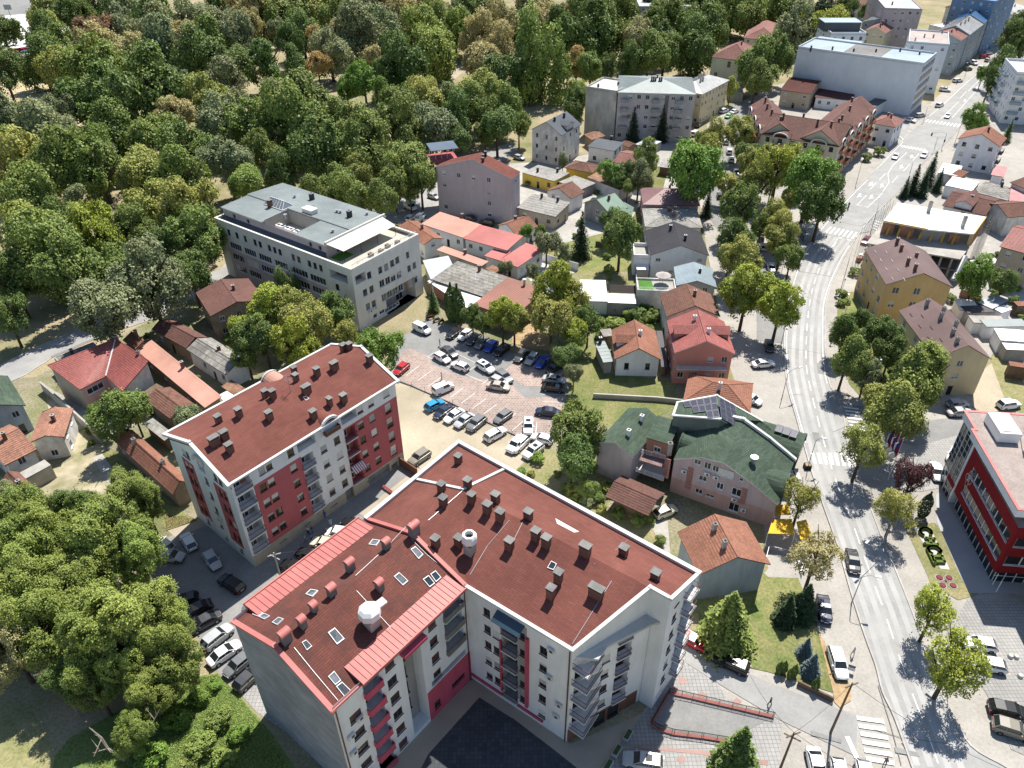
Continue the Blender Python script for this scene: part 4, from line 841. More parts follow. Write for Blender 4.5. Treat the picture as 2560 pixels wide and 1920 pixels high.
for u, z, w, h in wd: window(rd, Dfl, J, u, z, w, h, FRAMEB, 1, SHUTB, shp=0.8)
PINKP = stucco('pink_parapet', (0.50, 0.10, 0.15))
for z in rowD:
    o = balcony(rd, Dfl, J, 3.7, 6.1, z-1.4, 0.55, PINKP, PINKP, True, h=0.95)
    window(rd, Dfl, J, 4.9, z-.25, 1.5, 2.1, FRAMEB, 1, SHUT, y=1.14)
    if z > 9: balcony(rd, Dfl, J, 15.6, 18.8, z-1.45, 0.4, TRIMW, CONCD, True, h=0.95); window(rd, Dfl, J, 16.6, z-.2, 1.7, 2.1, FRAMEB, 1, SHUT, y=1.24)
for z in (4.5, 7.7, 10.8, 13.9): window(rd, Dfl, J, 10.2, z, .8, 2.0, FRAMEB, 0, None, y=1.44)
b = MB(); b.box(Dfl+dD*10.6-nD*.5+Z(17.0), 3.4, 0.9, 0.5, 0, dD); b.build('lintel', PINKP, rd)
FAC_D = [[Dfl+Z(18.1), J+Z(18.1), rD1+Z(.1), rD0+Z(.1)], [Dbj+Z(18.1), Dbl+Z(18.1), rD0+Z(.1), rD1+Z(.1)]]
rod = roof_on(rd, FAC_D, SHINGLED, 'plain', 0.25, TRIMW)
coping(rd, [Dbl+Z(18.1), rD0+Z(.1), Dfl+Z(18.1)], 0.55, 0.32, REDMETAL); coping(rd, [Dfl+Z(18.2), Dfl+dD*3.6+Z(18.2)], .4, .25, REDMETAL)
coping(rd, [J+Z(18.2), rD1+Z(.25), Dbj+Z(18.2)], 0.5, 0.35, REDMETAL)
def panel_strip(u0, u1, base, din, n, z0=18.72, z1=18.95, wd_=2.3, ovh=0.55):
    """flat standing-seam strip over the raised front: every sheet its own piece"""
    s = (u1-u0)/n
    def fill(b):
        b.slab([V2(0, 0, z0), V2(s-.03, 0, z0), V2(s-.03, wd_+ovh, z1), V2(0, wd_+ovh, z1)], 0.06)
        b.poly([V2(0, 0, z0), V2(.06, 0, z0), V2(.06, 0, z0+.07), V2(0, 0, z0+.07)]); b.poly([V2(0, 0, z0+.07), V2(.06, 0, z0+.07), V2(.06, wd_+ovh, z1+.07), V2(0, wd_+ovh, z1+.07)])
        b.poly([V2(.06, 0, z0), V2(.06, wd_+ovh, z1), V2(.06, wd_+ovh, z1+.07), V2(.06, 0, z0+.07)]); b.poly([V2(0, wd_+ovh, z1), V2(0, 0, z0), V2(0, 0, z0+.07), V2(0, wd_+ovh, z1+.07)])
    me = mk('roof_panel', fill, REDMETAL); ax = din.normalized()
    dd = V2(ax.y, -ax.x)
    for k in range(n):
        p = base+dd*(u0+k*s)-ax*ovh
        place('roof_panel', me, rod, p-Vector(rd.location), math.atan2(dd.y, dd.x))
panel_strip(3.6, 18.9, V2(Dfl.x, Dfl.y), nD, 24)
panel_strip(0.8, 17.6, V2(Dbj.x, Dbj.y), -nD, 24)
b = MB()
for base, dd, din, u0, u1 in ((Dfl, dD, nD, 3.6, 18.9), (Dbj, -dD, -nD, .8, 17.6)):
    for u in (u0, u1):
        p = base+dd*u-din*.5; q = base+dd*u+din*2.2; b.poly([p+Z(18.1), q+Z(18.1), q+Z(18.9), p+Z(18.7)]); b.poly([p+Z(18.7), q+Z(18.9), q+Z(18.1), p+Z(18.1)])
    b.box(base+dd*((u0+u1)/2)-din*.62+Z(18.45), u1-u0+.1, .16, .42, 0, dd)
b.build('eaves_board', REDMETAL, rd)
hD = lambda c, r, x, y: hit(t(c, r, x, y), FAC_D)
for c, r, x, y, sx, h in ((1, 2, 1370, 1300, 1.6, 1.8), (1, 2, 1130, 1420, 1.0, 1.3), (1, 2, 820, 1610, 1.2, 1.6), (1, 3, 1070, 110, 1.0, 1.2), (1, 3, 660, 165, 1.1, 1.4), (1, 3, 505, 300, .8, 1.1), (1, 3, 405, 430, .9, 1.2), (1, 3, 262, 560, 1.4, 1.5)):
    chimney(rod, hD(c, r, x, y), 'barrel', sx*.75, .8, h*.8, math.atan2(dD.y, dD.x))
big = place('chimney', chimney_mesh('grey', 1.3, 1.3, 1.3), rod, hD(1, 3, 1000, 420)-Vector(rd.location), math.atan2(dD.y, dD.x))
b = MB(); c0 = hD(1, 3, 1000, 420); r8 = lambda rr, z: [c0+V2(rr*math.cos(math.pi/8+k*math.pi/4), rr*math.sin(math.pi/8+k*math.pi/4), z) for k in range(8)]
rings = [r8(1.0, 1.45), r8(1.25, 1.7), r8(1.2, 2.5), r8(.85, 2.85), r8(.5, 2.9)]
for a, d_ in zip(rings[:-1], rings[1:]):
    for k in range(8): b.poly([a[k], a[(k+1) % 8], d_[(k+1) % 8], d_[k]])
b.poly(rings[-1]); b.poly(rings[0][::-1]); b.box(c0+V2(.9, .9, 2.1), 1.6, .9, .25, 0, (1, 1, 0)); b.build('vent_cowl', FRAMEW, rod)
def sky4(ro_, fac, c, r, pts, mat=SKYL, frame=None):
    q = [hit(t(c, r, *p), fac) for p in pts]; f, inn = skylight(ro_, q, frame); g = MB(); g.poly(inn); g.poly(inn[::-1]); g.build('pane', mat, f)
for c, r, pts in ((1, 2, ((975, 1390), (1010, 1345), (1075, 1355), (1040, 1400))), (1, 2, ((1335, 1430), (1375, 1405), (1445, 1475), (1405, 1515))), (1, 3, ((1190, 5), (1235, -30), (1315, 45), (1270, 85))), (1, 3, ((1440, 30), (1490, -5), (1545, 65), (1500, 100))), (1, 3, ((1505, -15), (1550, -45), (1600, 15), (1555, 55))),
                  (1, 3, ((430, 160), (475, 118), (540, 130), (490, 182))), (1, 3, ((-30, 335), (15, 300), (65, 325), (20, 355))), (1, 3, ((25, 355), (70, 325), (125, 350), (75, 380))), (1, 3, ((140, 405), (195, 360), (242, 375), (185, 427))), (1, 3, ((395, 575), (432, 552), (485, 608), (440, 645))),
                  (1, 3, ((620, 490), (680, 448), (765, 545), (700, 595))), (1, 3, ((622, 870), (675, 822), (735, 905), (685, 945))), (1, 3, ((690, 955), (742, 915), (828, 1000), (765, 1048)))):
    sky4(rod, FAC_D, c, r, pts, SKYL if pts[0][0] not in (1440, 1505) else GLASSB)
aircon(rd, Dfl, J, 2.6, 13.1); aircon(rd, Dfl, J, 1.2, 11.6); aircon(rd, Dfl, J, 1.0, 8.6); aircon(rd, Dfl, J, 2.2, 2.5)
b = MB(); b.tube(Dfl-nD*.08+dD*.25+Z(0), Dfl-nD*.08+dD*.25+Z(18), .07); b.tube(J-nD*.08-dD*.3+Z(0), J-nD*.08-dD*.3+Z(18), .07); b.build('downpipe', MAROON, rd)

Fc = V2(6.05, 48.0); W1 = V2(15.3, 53.2); N2 = V2(14.8, 53.7); Rc = V2(16.8, 52.1); RB = V2(21.3, 57.9); Kc = V2(-7.6, 81.5); Xr = V2(-6.3, 69.3, 21)
CC = V2(3, 62); rc = thing('apartment_block', 'white six-storey corner apartment block with stacked balconies and big dark red roof', 'apartment block', CC)
LM.append(('the white corner apartment block', 6, 58))
hc = []; wc = []
for k in range(5):
    z = 2.9+3.1*k
    for u in (3.0, 4.3): hc.append((u, z+.35, .95, 1.4, .2, 2)); wc.append((u, z+.35, .95, 1.4))
    hc.append((10.85, z-.35, 1.0, 1.5, .2, 2)); wc.append((10.85, z-.35, 1.0, 1.5)); hc.append((8.0, z, .7, 1.2, .2, 2)); wc.append((8.0, z, .7, 1.2))
    hc.append((6.3, z-.1, 2.0, 2.3, 1.2, 2))
b = MB(); facade(b, J, Fc, 0, 18, 0, hc, [(5.0, 8.6, 2.4, 17.2, 3)])
hf = []; wf = []
for k in range(5):
    z = 4.35+2.95*k
    hf.append((7.2, z-.2, 2.0, 2.2, 1.0, 2)); hf.append((4.7, z, 1.05, 1.4 if k < 4 else .6, .2, 2)); wf.append((4.7, z, 1.05, 1.4 if k < 4 else .6)); hf.append((1.6, z-.2, 2.2, 2.2, .6, 2))
facade(b, Fc, W1, 0, 16.2, 0, hf, [(0, 10.2, 0, 2.75, 1)])
b.poly([Fc+Z(16.2), N2+Z(16.2), N2+Z(21.3), Fc+Z(18.1)], 0)
facade(b, N2, Rc, -3, 21.2, 0)
hr = []
for k in range(6): hr.append((2.0, 4.1+2.95*k, 1.0, 1.4, .2, 2)); hr.append((4.8, 4.0+2.95*k, 1.5, 2.0, .5, 2))
facade(b, Rc, RB, -3, 18, 0, hr); b.poly([Rc+Z(18), RB+Z(18), Rc+Z(21.2)], 0)
facade(b, RB, Kc, 0, 18, 0); facade(b, Kc, Dbj, 0, 18, 0)
b.build('wall', [WHITE, BROWNWALL, DARK, GREYR], rc)
for u, z, w, h in wc: window(rc, J, Fc, u, z, w, h, FRAMEB, None, SHUT, shp=0.55)
for u, z, w, h in wf: window(rc, Fc, W1, u, z, w, h, FRAMEB, None, SHUT, shp=0.6)
for u, z, w, h, _, _ in hr[::2]: window(rc, Rc, RB, u, z, w, h, FRAMEB, None, SHUT, shp=0.5)
for u, z, w, h, _, _ in hr[1::2]: balcony(rc, Rc, RB, u-1.1, u+1.1, z-1.1, 1.0, TRIMW, MAROON)
for k in range(5):
    z = 2.9+3.1*k; balcony(rc, J, Fc, 5.2, 7.4, z-1.25, 0.5, TRIMW, MAROON); window(rc, J, Fc, 6.3, z-.1, 1.5, 2.0, FRAMEB, 1, SHUT, y=1.02)
    zf = 3.05+2.95*k; q = [Fc+V2(.05, .02), V2(7.75, 46.7), V2(9.9, 49.75), V2(8.1, 48.92)]
    s = MB(); s.slab([p+Z(zf) for p in q], .2); o = s.build('balcony', TRIMW, rc); railing(o, [q[0]+V2(.08, .0, zf), q[1]+V2(0, .1, zf), q[2]+V2(-.12, -.02, zf)], 1.0, MAROON)
    window(rc, Fc, W1, 1.6, zf+1.1, 1.7, 2.0, FRAMEB, 1, SHUT, y=.42)
    balcony(rc, Fc, W1, 6.2, 8.2, zf, .3, TRIMW, MAROON); window(rc, Fc, W1, 7.2, zf+1.1, 1.5, 2.0, FRAMEB, 1, SHUT, y=.82)
for u in (2.6, 4.6, 6.6): window(rc, Fc, W1, u, 1.3, 1.5, 2.2, FRAMED, 0, None, y=-.13)
b = MB(); d_ = (Fc-J).normalized(); no = V2(d_.y, -d_.x)
b.box(J+d_*8.75+no*.12+Z(2.2), .4, .45, 13.5, 0, d_); b.box(J+d_*5.0+no*.12+Z(2.2), .25, .35, 10, 0, d_); b.box(J+d_*5.6+no*.1+Z(1.0), 11.0, .3, .35, 0, d_); b.build('pilaster', PINKP, rc)
b = MB(); b.tube(Fc+no*.1-d_*.25, Fc+no*.1-d_*.25+Z(17.9), .08); b.build('downpipe', PIPE, rc)
FAC_C = [[J+Z(18.1), Fc+Z(18.1), N2+Z(21.1), Xr+Z(.1)], [Xr+Z(.1), N2+Z(21.1), RB+Z(18.1), Kc+Z(18.1)], [N2+Z(21.1), Rc+Z(21.1), RB+Z(18.1)], [Kc+Z(18.1), Dbj+Z(18.1), rD1+Z(.12), Xr+Z(.1)], [J+Z(18.1), Xr+Z(.1), rD1+Z(.12)]]
roc = roof_on(rc, FAC_C, SHINGLE, 'plain', .25, TRIMW)
coping(rc, [Dbj+Z(18.3), Kc+Z(18.3), RB+Z(18.3)], .55, .5); coping(rc, [RB+Z(18.3), Rc+Z(21.2), N2+Z(21.2), Fc+Z(18.2), J+Z(18.2)], .42, .3)
eC = V2(-1.0, 76.2); fC = Kc.lerp(Dbj, .5)
coping(rc, [fC+Z(18.25), Xr+Z(.15)], .4, .25); coping(rc, [Xr+Z(.15), eC+Z(18.25)], .4, .25)
b = MB(); b.slab([Fc+V2(.2, .3)+Z(16.6), V2(8.9, 48.1, 16.4), V2(10.0, 49.7, 16.4), V2(15.4, 52.5, 16.4), Rc+V2(-.6, .45)+Z(16.6), N2+Z(16.6)], .35); b.build('canopy_roof', MEMBR, rc)
b = MB(); a = (Fc-J).normalized(); g0 = J+a*4.6-V2(0, 0, 0)+no*.05; b.slab([g0+no*1.3+Z(16.9), g0+a*3.8+no*1.3+Z(16.9), g0+a*3.8+Z(17.5), g0+Z(17.5)], .06); b.build('glass_canopy', GLASSB, rc)
hC = lambda c, r, x, y: hit(t(c, r, x, y), FAC_C)
for c, r, x, y, kd, sx, h in ((1, 2, 1750, 680, 'brick', .8, 1.1), (1, 2, 1605, 925, 'brick', .8, 1.1), (1, 2, 1830, 890, 'brick', .8, 1.1), (1, 2, 1620, 1045, 'brick', .8, 1.1), (1, 2, 1865, 1015, 'brick', .8, 1.1), (1, 2, 2070, 1020, 'brick', .9, 1.2), (1, 2, 2000, 1105, 'brick', .9, 1.2), (1, 2, 2110, 1170, 'brick', .9, 1.2),
                          (1, 2, 1555, 1395, 'brick', .8, 1.1), (1, 2, 1755, 1390, 'brick', .9, 1.1), (1, 2, 2190, 1420, 'brick', .9, 1.2), (2, 2, 140, 1170, 'brick', .9, 1.2), (2, 2, 205, 1335, 'brick', .9, 1.2), (2, 2, 295, 1395, 'brick', .9, 1.2), (2, 2, 630, 1470, 'brick', 1.2, 1.3), (2, 2, 960, 1480, 'brick', .9, 1.2),
                          (2, 2, 1235, 1690, 'brick', .9, 1.1), (2, 3, 335, 180, 'brick', .8, 1.4), (2, 3, 400, 40, 'brick', .8, 1.3), (2, 3, 725, 170, 'brick', 1.6, 1.2)):
    chimney(roc, hC(c, r, x, y), kd, sx, .8, h, math.atan2(d_.y, d_.x))
c0 = hC(1, 2, 1850, 1450); big = place('chimney', chimney_mesh('grey', 1.1, 1.1, 1.5), roc, c0-Vector(rc.location), math.atan2(d_.y, d_.x))
b = MB(); rings = [r8(.7, 1.6), r8(.95, 1.9), r8(.95, 2.7), r8(.8, 3.0), r8(.55, 3.0), r8(.5, 2.5)]
for a, q in zip(rings[:-1], rings[1:]):
    for k in range(8): b.poly([a[k], a[(k+1) % 8], q[(k+1) % 8], q[k]])
b.poly(rings[-1], 1); b.build('vent_cowl', [FRAMEW, DARK], roc)
sky4(roc, FAC_C, 2, 2, ((305, 1590), (340, 1530), (388, 1555), (360, 1610)), GLASS)
for u, z in ((11.9, 15.9), (11.8, 10.8), (13.2, 6.6), (12.9, 4.0)): aircon(rc, J, Fc, u, z)
b = MB()
def cable(fac, pts, r=.035): b.path([hit(t(*p), fac)+Z(.06) for p in pts], r, 4)
cable(FAC_C, [(1, 2, 1790, 920), (1, 2, 1640, 1050), (1, 2, 1490, 1180)]); cable(FAC_C, [(2, 2, 1000, 1350), (2, 2, 920, 1420), (2, 2, 710, 1560)]); cable(FAC_C, [(1, 2, 2190, 1180), (1, 2, 2000, 1400), (1, 2, 1850, 1650)]); cable(FAC_C, [(2, 3, 860, 45), (2, 3, 640, 400), (2, 3, 520, 590)]); cable(FAC_C, [(2, 2, 90, 1200), (2, 2, 20, 1340)])
b.build('lightning_cable', GALV, roc)
b = MB(); cable(FAC_D, [(1, 2, 1330, 1200), (1, 2, 1100, 1440), (1, 2, 860, 1659)]); cable(FAC_D, [(1, 2, 1340, 1340), (1, 2, 1480, 1480), (1, 2, 1700, 1660)]); cable(FAC_D, [(1, 3, 330, 620), (1, 3, 500, 830), (1, 3, 710, 1080)]); cable(FAC_D, [(1, 3, 870, 130), (1, 3, 990, 260), (1, 3, 1240, 530)]); b.build('lightning_cable', GALV, rod)

# ---------------------------------------------------------------- pale office block with terrace (upper left)
O0, O1 = V2(-69.5, 167.6), V2(-32.9, 140.6); dO = (O1-O0).normalized(); nO = V2(-dO.y, dO.x); LO = (O1-O0).length; wO = 20.8
O2, O3 = O1+nO*wO, O0+nO*wO
OC = cen([O0, O1, O2, O3]); rf = thing('office_block', 'pale cream six-storey office block with a roof terrace and grey metal roof', 'office block', OC)
LM.append(('the office block with the roof terrace', OC.x, OC.y))
b = MB(); ho = []; wo = []
for z, us in ((12.4, (4.5, 7.5, 10.5, 14, 15.8, 19, 20.8, 22.6, 27, 28.8, 32.2, 34, 35.8)),):
    for u in us: ho.append((u, z, 1.2, 1.7, .25, 3)); wo.append((u, z, 1.2, 1.7, 0))
for z in (9.2, 6.3, 3.4):
    for u, w in ((6, 4.2), (11.3, 4.2), (16.6, 4.4), (22.2, 4.4), (28.4, 5.0), (34.2, 5.0)): ho.append((u, z, w, 1.6, .25, 3)); wo.append((u, z, w, 1.6, 4))
    ho.append((40.2, z, 1.2, 1.7, .25, 3)); wo.append((40.2, z, 1.2, 1.7, 0))
ho.append((41.2, 12.1, 5.4, 2.0, 1.8, 2)); 
facade(b, O0, O1, 0, 14.6, 0, ho, [(3, 37, 0, 8.0, 1), (3, 37, 8.0, 8.3, 0)])
ho2 = []; wo2 = []
for x, y, w, h in ((980, 720, 1.3, 1.7), (1075, 675, 1.3, 1.7), (1125, 650, 1.3, 1.7), (1178, 618, 1.3, 1.7), (1222, 590, 1.3, 1.7), (1312, 545, 1.1, 1.7), (945, 870, 1.3, 1.7), (1000, 840, 1.3, 1.7), (1090, 790, 1.5, 1.7), (1140, 765, 1.5, 1.7), (1187, 740, 1.5, 1.7), (1237, 715, 1.5, 1.7), (1325, 662, 1.2, 1.7), (1370, 635, 1.2, 1.7),
                   (1108, 910, 1.5, 1.7), (1157, 880, 1.5, 1.7), (1205, 855, 1.5, 1.7), (1253, 825, 1.5, 1.7), (1337, 785, 1.2, 1.7), (1382, 758, 1.2, 1.7), (970, 990, 1.3, 1.7), (1020, 965, 1.3, 1.7), (1090, 1035, 1.6, .9), (1165, 1000, 3.6, 1.0), (1225, 960, .9, .8), (1032, 1070, 1.2, 1.0)):
    u, z = on_facade(O1, O2, t(1, 1, x, y)); ho2.append((u, z, w, h, .25, 3)); wo2.append((u, z, w, h))
u, z = on_facade(O1, O2, t(1, 1, 905, 745)); ho2.append((u, z, 3.0, 2.0, 1.6, 2)); u, z = on_facade(O1, O2, t(1, 1, 1385, 510)); ho2.append((u, z, 2.6, 1.7, 1.6, 3))
ho2.append((13.4, 2.7, 9.6, 5.4, 2.6, 1)); 
facade(b, O1, O2, 0, 14.6, 0, ho2, []); facade(b, O2, O3, 0, 14.6, 0); facade(b, O3, O0, 0, 14.6, 0)
b.build('wall', [OFFWHITE, MAUVE, MAUVE2, DARK], rf)
for u, z, w, h, m in wo: window(rf, O0, O1, u, z, w, h, FRAMEW, m, SHUT, GLASS, shp=.12)
for u, z, w, h in wo2: window(rf, O1, O2, u, z, w, h, FRAMEW, 2 if w > 3 else (0 if w < 1.4 else 1), SHUT, GLASSB if random.random() < .4 else GLASS, shp=.15)
for u in (11.5, 14.5, 16.5): window(rf, O1, O2, u, 4.1, 1.1, 1.6, FRAMEW, 0, None, y=2.45)
window(rf, O1, O2, 15.2, 1.3, 2.2, 2.4, FRAMEW, 1, None, y=2.43, name='door')
aircon(rf, O1, O2, 3.6, 3.1); aircon(rf, O1, O2, 5.0, 3.3)
OP = lambda u, v, z: O0+dO*u+nO*v+Z(z)
b = MB(); b.slab([OP(0.1, .1, 14.1), OP(LO-.1, .1, 14.1), OP(LO-.1, wO-.1, 14.1), OP(.1, wO-.1, 14.1)], .2, 0)
b.build('terrace_floor', M('terrace_paving', (0.5, 0.46, 0.38), (0.44, 0.4, 0.33), scale=1), rf)
coping(rf, [OP(.2, .2, 14.75), OP(LO-.2, .2, 14.75), OP(LO-.2, wO-.2, 14.75), OP(.2, wO-.2, 14.75)], .45, .4, OFFWHITE, True)
# upper floor: set back behind a grey ledge; roof in three slabs round the plant yard
uE, v0, v1 = 36.0, 2.0, wO-.6
b = MB(); 
facade(b, OP(1.2, v0, 0), OP(uE, v0, 0), 14.1, 17.0, 0, [(u, 15.9, .9, 1.0, .2, 1) for u in (4, 9, 30, 33)]); facade(b, OP(uE, v0, 0), OP(uE, v1, 0), 14.1, 17.0, 0, [(4, 15.2, 2.0, 2.0, .2, 1), (8, 15.2, 2.4, 2.0, .2, 1), (12, 15.2, 2.4, 2.0, .2, 1)])
facade(b, OP(uE, v1, 0), OP(1.2, v1, 0), 14.1, 17.0, 0); facade(b, OP(1.2, v1, 0), OP(1.2, v0, 0), 14.1, 17.0, 0)
b.build('upper_wall', [MAUVE, DARK], rf)
pl = [OP(.6, .5, 14.62), OP(uE, .5, 14.62), OP(uE, v0, 15.3), OP(.6, v0, 15.3)]; b = MB(); b.slab(pl, .1); b.build('ledge_roof', SLATE, rf)
y0, y1, yv = 15.5, 26.5, 9.5
FAC_O = [[OP(.8, v0-.2, 17.2), OP(y0, v0-.2, 17.2), OP(y0, yv, 17.5), OP(.8, yv, 17.5)], [OP(y1, v0-.2, 17.2), OP(uE+.2, v0-.2, 17.2), OP(uE+.2, yv, 17.5), OP(y1, yv, 17.5)], [OP(.8, yv+.15, 17.75), OP(uE+.2, yv+.15, 17.75), OP(uE+.2, v1+.2, 17.1), OP(.8, v1+.2, 17.1)]]
roo = roof_on(rf, FAC_O, GREYSH, 'seam', .3, OFFWHITE)
b = MB()
for p, q in ((OP(y0, v0+.6, 0), OP(y0, yv, 0)), (OP(y0, yv, 0), OP(y1, yv, 0)), (OP(y1, yv, 0), OP(y1, v0+.6, 0))): b.poly([p+Z(14.2), q+Z(14.2), q+Z(17.4), p+Z(17.4)]); b.poly([q+Z(14.2), p+Z(14.2), p+Z(17.4), q+Z(17.4)])
b.build('yard_wall', OFFWHITE, rf)
for k in range(3):
    b = MB(); c = OP(y0+2.4+k*3.0, v0+3.0, 14.2); b.box(c, 2.3, 1.3, 1.7, 0, dO)
    for s in (-.55, .55): b.tube(c+dO*s+Z(1.7), c+dO*s+Z(1.74), .42, .42, 12, 1)
    b.build('cooling_unit', [FRAMEW, DMETAL], rf)
b = MB(); c = OP(21.5, 11.0, 17.6); b.box(c, 3.2, 1.8, 1.0, 0, dO); b.box(c+Z(1), 3.4, 2.0, .15, 1, dO); b.build('roof_plant_box', [OFFWHITE, WHITEROOF], roo)
b = MB(); a = [OP(8.6, 8.2, 17.6), OP(15.2, 8.2, 17.6), OP(15.2, 11.6, 17.6), OP(8.6, 11.6, 17.6)]; r_ = [OP(9.6, 9.9, 19.0), OP(14.2, 9.9, 19.0)]
b.poly([a[0], a[1], r_[1], r_[0]]); b.poly([a[2], a[3], r_[0], r_[1]]); b.poly([a[1], a[2], r_[1]]); b.poly([a[3], a[0], r_[0]])
sk = b.build('roof_lantern', SKYL, roo); b = MB()
for k in range(7):
    f = k/6; b.tube(a[0].lerp(a[1], f)+Z(.04), r_[0].lerp(r_[1], f)+Z(.04), .07, seg=4); b.tube(a[3].lerp(a[2], f)+Z(.04), r_[0].lerp(r_[1], f)+Z(.04), .07, seg=4)
b.tube(r_[0], r_[1], .1, seg=4); b.path(a+[a[0]], .09, 4); b.build('glazing_bar', FRAMEW, sk)
for c, r, x, y, kd in ((1, 1, 125, 130, 'brick'), (1, 1, 485, 65, 'dark'), (1, 1, 810, 215, 'dark'), (1, 1, 255, 215, 'pipe'), (1, 1, 490, 135, 'pipe'), (1, 1, 335, 48, 'pipe'), (1, 1, 700, 175, 'pipe'), (1, 1, 730, 180, 'pipe'), (1, 1, 960, 195, 'pipe'), (1, 1, 665, 345, 'pipe')):
    chimney(roo, hit(t(c, r, x, y), FAC_O), kd, .5 if kd == 'pipe' else .9, .9, .5 if kd == 'pipe' else 1.5, math.atan2(dO.y, dO.x))
b = MB(); b.slab([OP(uE+.2, v0+.2, 17.3), OP(uE+4.6, v0+.9, 16.6), OP(uE+4.6, v1-1.4, 16.6), OP(uE+.2, v1-1, 17.3)], .06)
aw = b.build('terrace_awning', CANVAS, rf); b = MB()
for v in (v0+1, v0+6, v0+11, v1-1.5): b.tube(OP(uE+4.4, v, 14.1), OP(uE+4.4, v, 16.6), .06, seg=5)
b.build('awning_post', DMETAL, aw)
b = MB(); b.box(OP(uE+.0, (v0+v1)/2, 17.0), v1-v0, .35, .75, 0, nO); b.build('roof_end_wall', OFFWHITE, rf)
b = MB(); b.slab([OP(uE+.6, v0+.4, 14.17), OP(uE+3.6, v0+.4, 14.17), OP(uE+3.6, v0+4.4, 14.17), OP(uE+.6, v0+4.4, 14.17)], .04); b.build('turf_mat', GREEN_TURF, rf)
railing(rf, [OP(LO-.25, .6, 15.1), OP(LO-.25, wO-.6, 15.1)], .7, FRAMEW, bars=False)
b = MB(); [b.box(OP(uE+7.2+.5*(k % 2), 8+2.6*k, 14.1), 1.0, .9, .75, 0, dO) for k in range(4)]; b.build('terrace_table', WOOD, rf)

# ---------------------------------------------------------------- party headquarters in red and glass (right edge)
s_ = lambda x, y: (2320+x*.27714, 1020+y*.27714)
S0 = V2(70.0, 87.0); S1 = V2(68.0, 70.8); dS = (S1-S0).normalized(); nS = V2(-dS.y, dS.x)
SP = lambda u, v, z: S0+dS*u+nS*v+Z(z); LS = (S1-S0).length; wS = 26.0
rs = thing('headquarters_building', 'red and white modern building with ribbon windows and a glass prow', 'office building', SP(8, 12, 0))
LM.append(('the red headquarters building', SP(8, 2, 0).x, SP(8, 2, 0).y))
b = MB(); bands = [(4.9, 1.75), (8.55, 1.75)]
hsn = [(LS/2+.6, z, LS-2.6, h, .25, 2) for z, h in bands]
facade(b, SP(0, 0, 0), SP(LS, 0, 0), 2.4, 11.4, 0, hsn); facade(b, SP(LS, 0, 0), SP(LS, wS, 0), 2.4, 11.4, 0, [(wS/2, z, wS-1.2, h, .25, 2) for z, h in bands])
facade(b, SP(0, wS, 0), SP(0, 0, 0), 2.4, 11.4, 0); b.poly([SP(0, 0, 2.4), SP(0, wS, 2.4), SP(LS, wS, 2.4), SP(LS, 0, 2.4)], 1)
b.poly([SP(0, 0, 11.38), SP(LS, 0, 11.38), SP(LS, wS, 11.38), SP(0, wS, 11.38)], 3)
b.build('wall', [REDDARK, WHITE, DARK, GRAVELR], rs)
for z, h in bands:
    n = 9
    for k in range(n): window(rs, SP(0, 0, 0), SP(LS, 0, 0), 1.9+(LS-2.6)*(k+.5)/n, z, round((LS-2.6)/n, 3)-.01, h, FRAMEW, 0, None, GLASS)
    for k in range(12): window(rs, SP(LS, 0, 0), SP(LS, wS, 0), .6+(wS-1.2)*(k+.5)/12, z, round((wS-1.2)/12, 3)-.01, h, FRAMEW, 0, None, GLASS)
b = MB(); facade(b, SP(1.0, .5, 0), SP(LS-.5, .5, 0), 0, 2.4, 0); facade(b, SP(LS-.5, .5, 0), SP(LS-.5, wS, 0), 0, 2.4, 0); b.build('ground_floor_glazing', GLASS, rs)
b = MB()
for k in range(14): b.box(SP(1.0+k*1.3, .46, 0), .07, .1, 2.4, 0, dS)
for k in range(18): b.box(SP(LS-.46, .6+k*1.4, 0), .07, .1, 2.4, 0, nS)
b.box(SP(LS-.45, wS/2, 1.2), wS-1, .06, .06, 0, nS); b.build('glazing_bar', FRAMEW, rs)
b = MB(); b.box(SP(0.6, 13, 11.4), 1.0, 25.8, .9, 0, dS); b.box(SP(.2, .35, 11.4), .9, .7, .9, 0, dS); b.build('terrace_parapet', REDDARK, rs)
b = MB(); facade(b, SP(-1, 1.7, 0), SP(LS-1.7, 1.7, 0), 11.4, 12.9, 0); facade(b, SP(LS-1.7, 1.7, 0), SP(LS-1.7, wS, 0), 11.4, 12.9, 0); b.build('top_floor_glazing', GLASS, rs)
b = MB(); [b.box(SP(.2+k*1.5, 1.66, 11.4), .08, .1, 1.5, 0, dS) for k in range(10)]; b.build('glazing_bar', FRAMEW, rs)
fo = [SP(-5.6, -.2, 0), SP(-1.0, -.2, 0), SP(-1.0, -.75, 0), SP(LS-.6, -.75, 0), SP(LS-.6, wS, 0), SP(-5.6, wS, 0)]
b = MB(); b.prism([(p.x, p.y) for p in fo], 12.75, 14.2, 0, 1, True); b.build('roof', [WHITE, GRAVELR], rs)
coping(rs, [p+Z(14.3) for p in [fo[5], fo[0], fo[1], fo[2], fo[3], fo[4]]], .45, .1, REDMETAL)
b = MB(); p_ = at(s_(655, 215), 14.3); b.box(p_, 5.0, 3.0, 1.7, 0, dS); b.box(p_+dS*1.2+Z(1.7), 1.8, 1.8, .15, 0, dS); b.build('roof_plant_box', WHITEROOF, rs)
pr = [SP(-3.0, -.05, 0), SP(-.4, -.05, 0), SP(-.4, 9, 0), SP(-5.4, 9, 0), SP(-5.4, .2, 0)]
b = MB(); b.prism([(p.x, p.y) for p in pr], 0, 12.75); gp = b.build('glass_prow', GLASS, rs); b = MB()
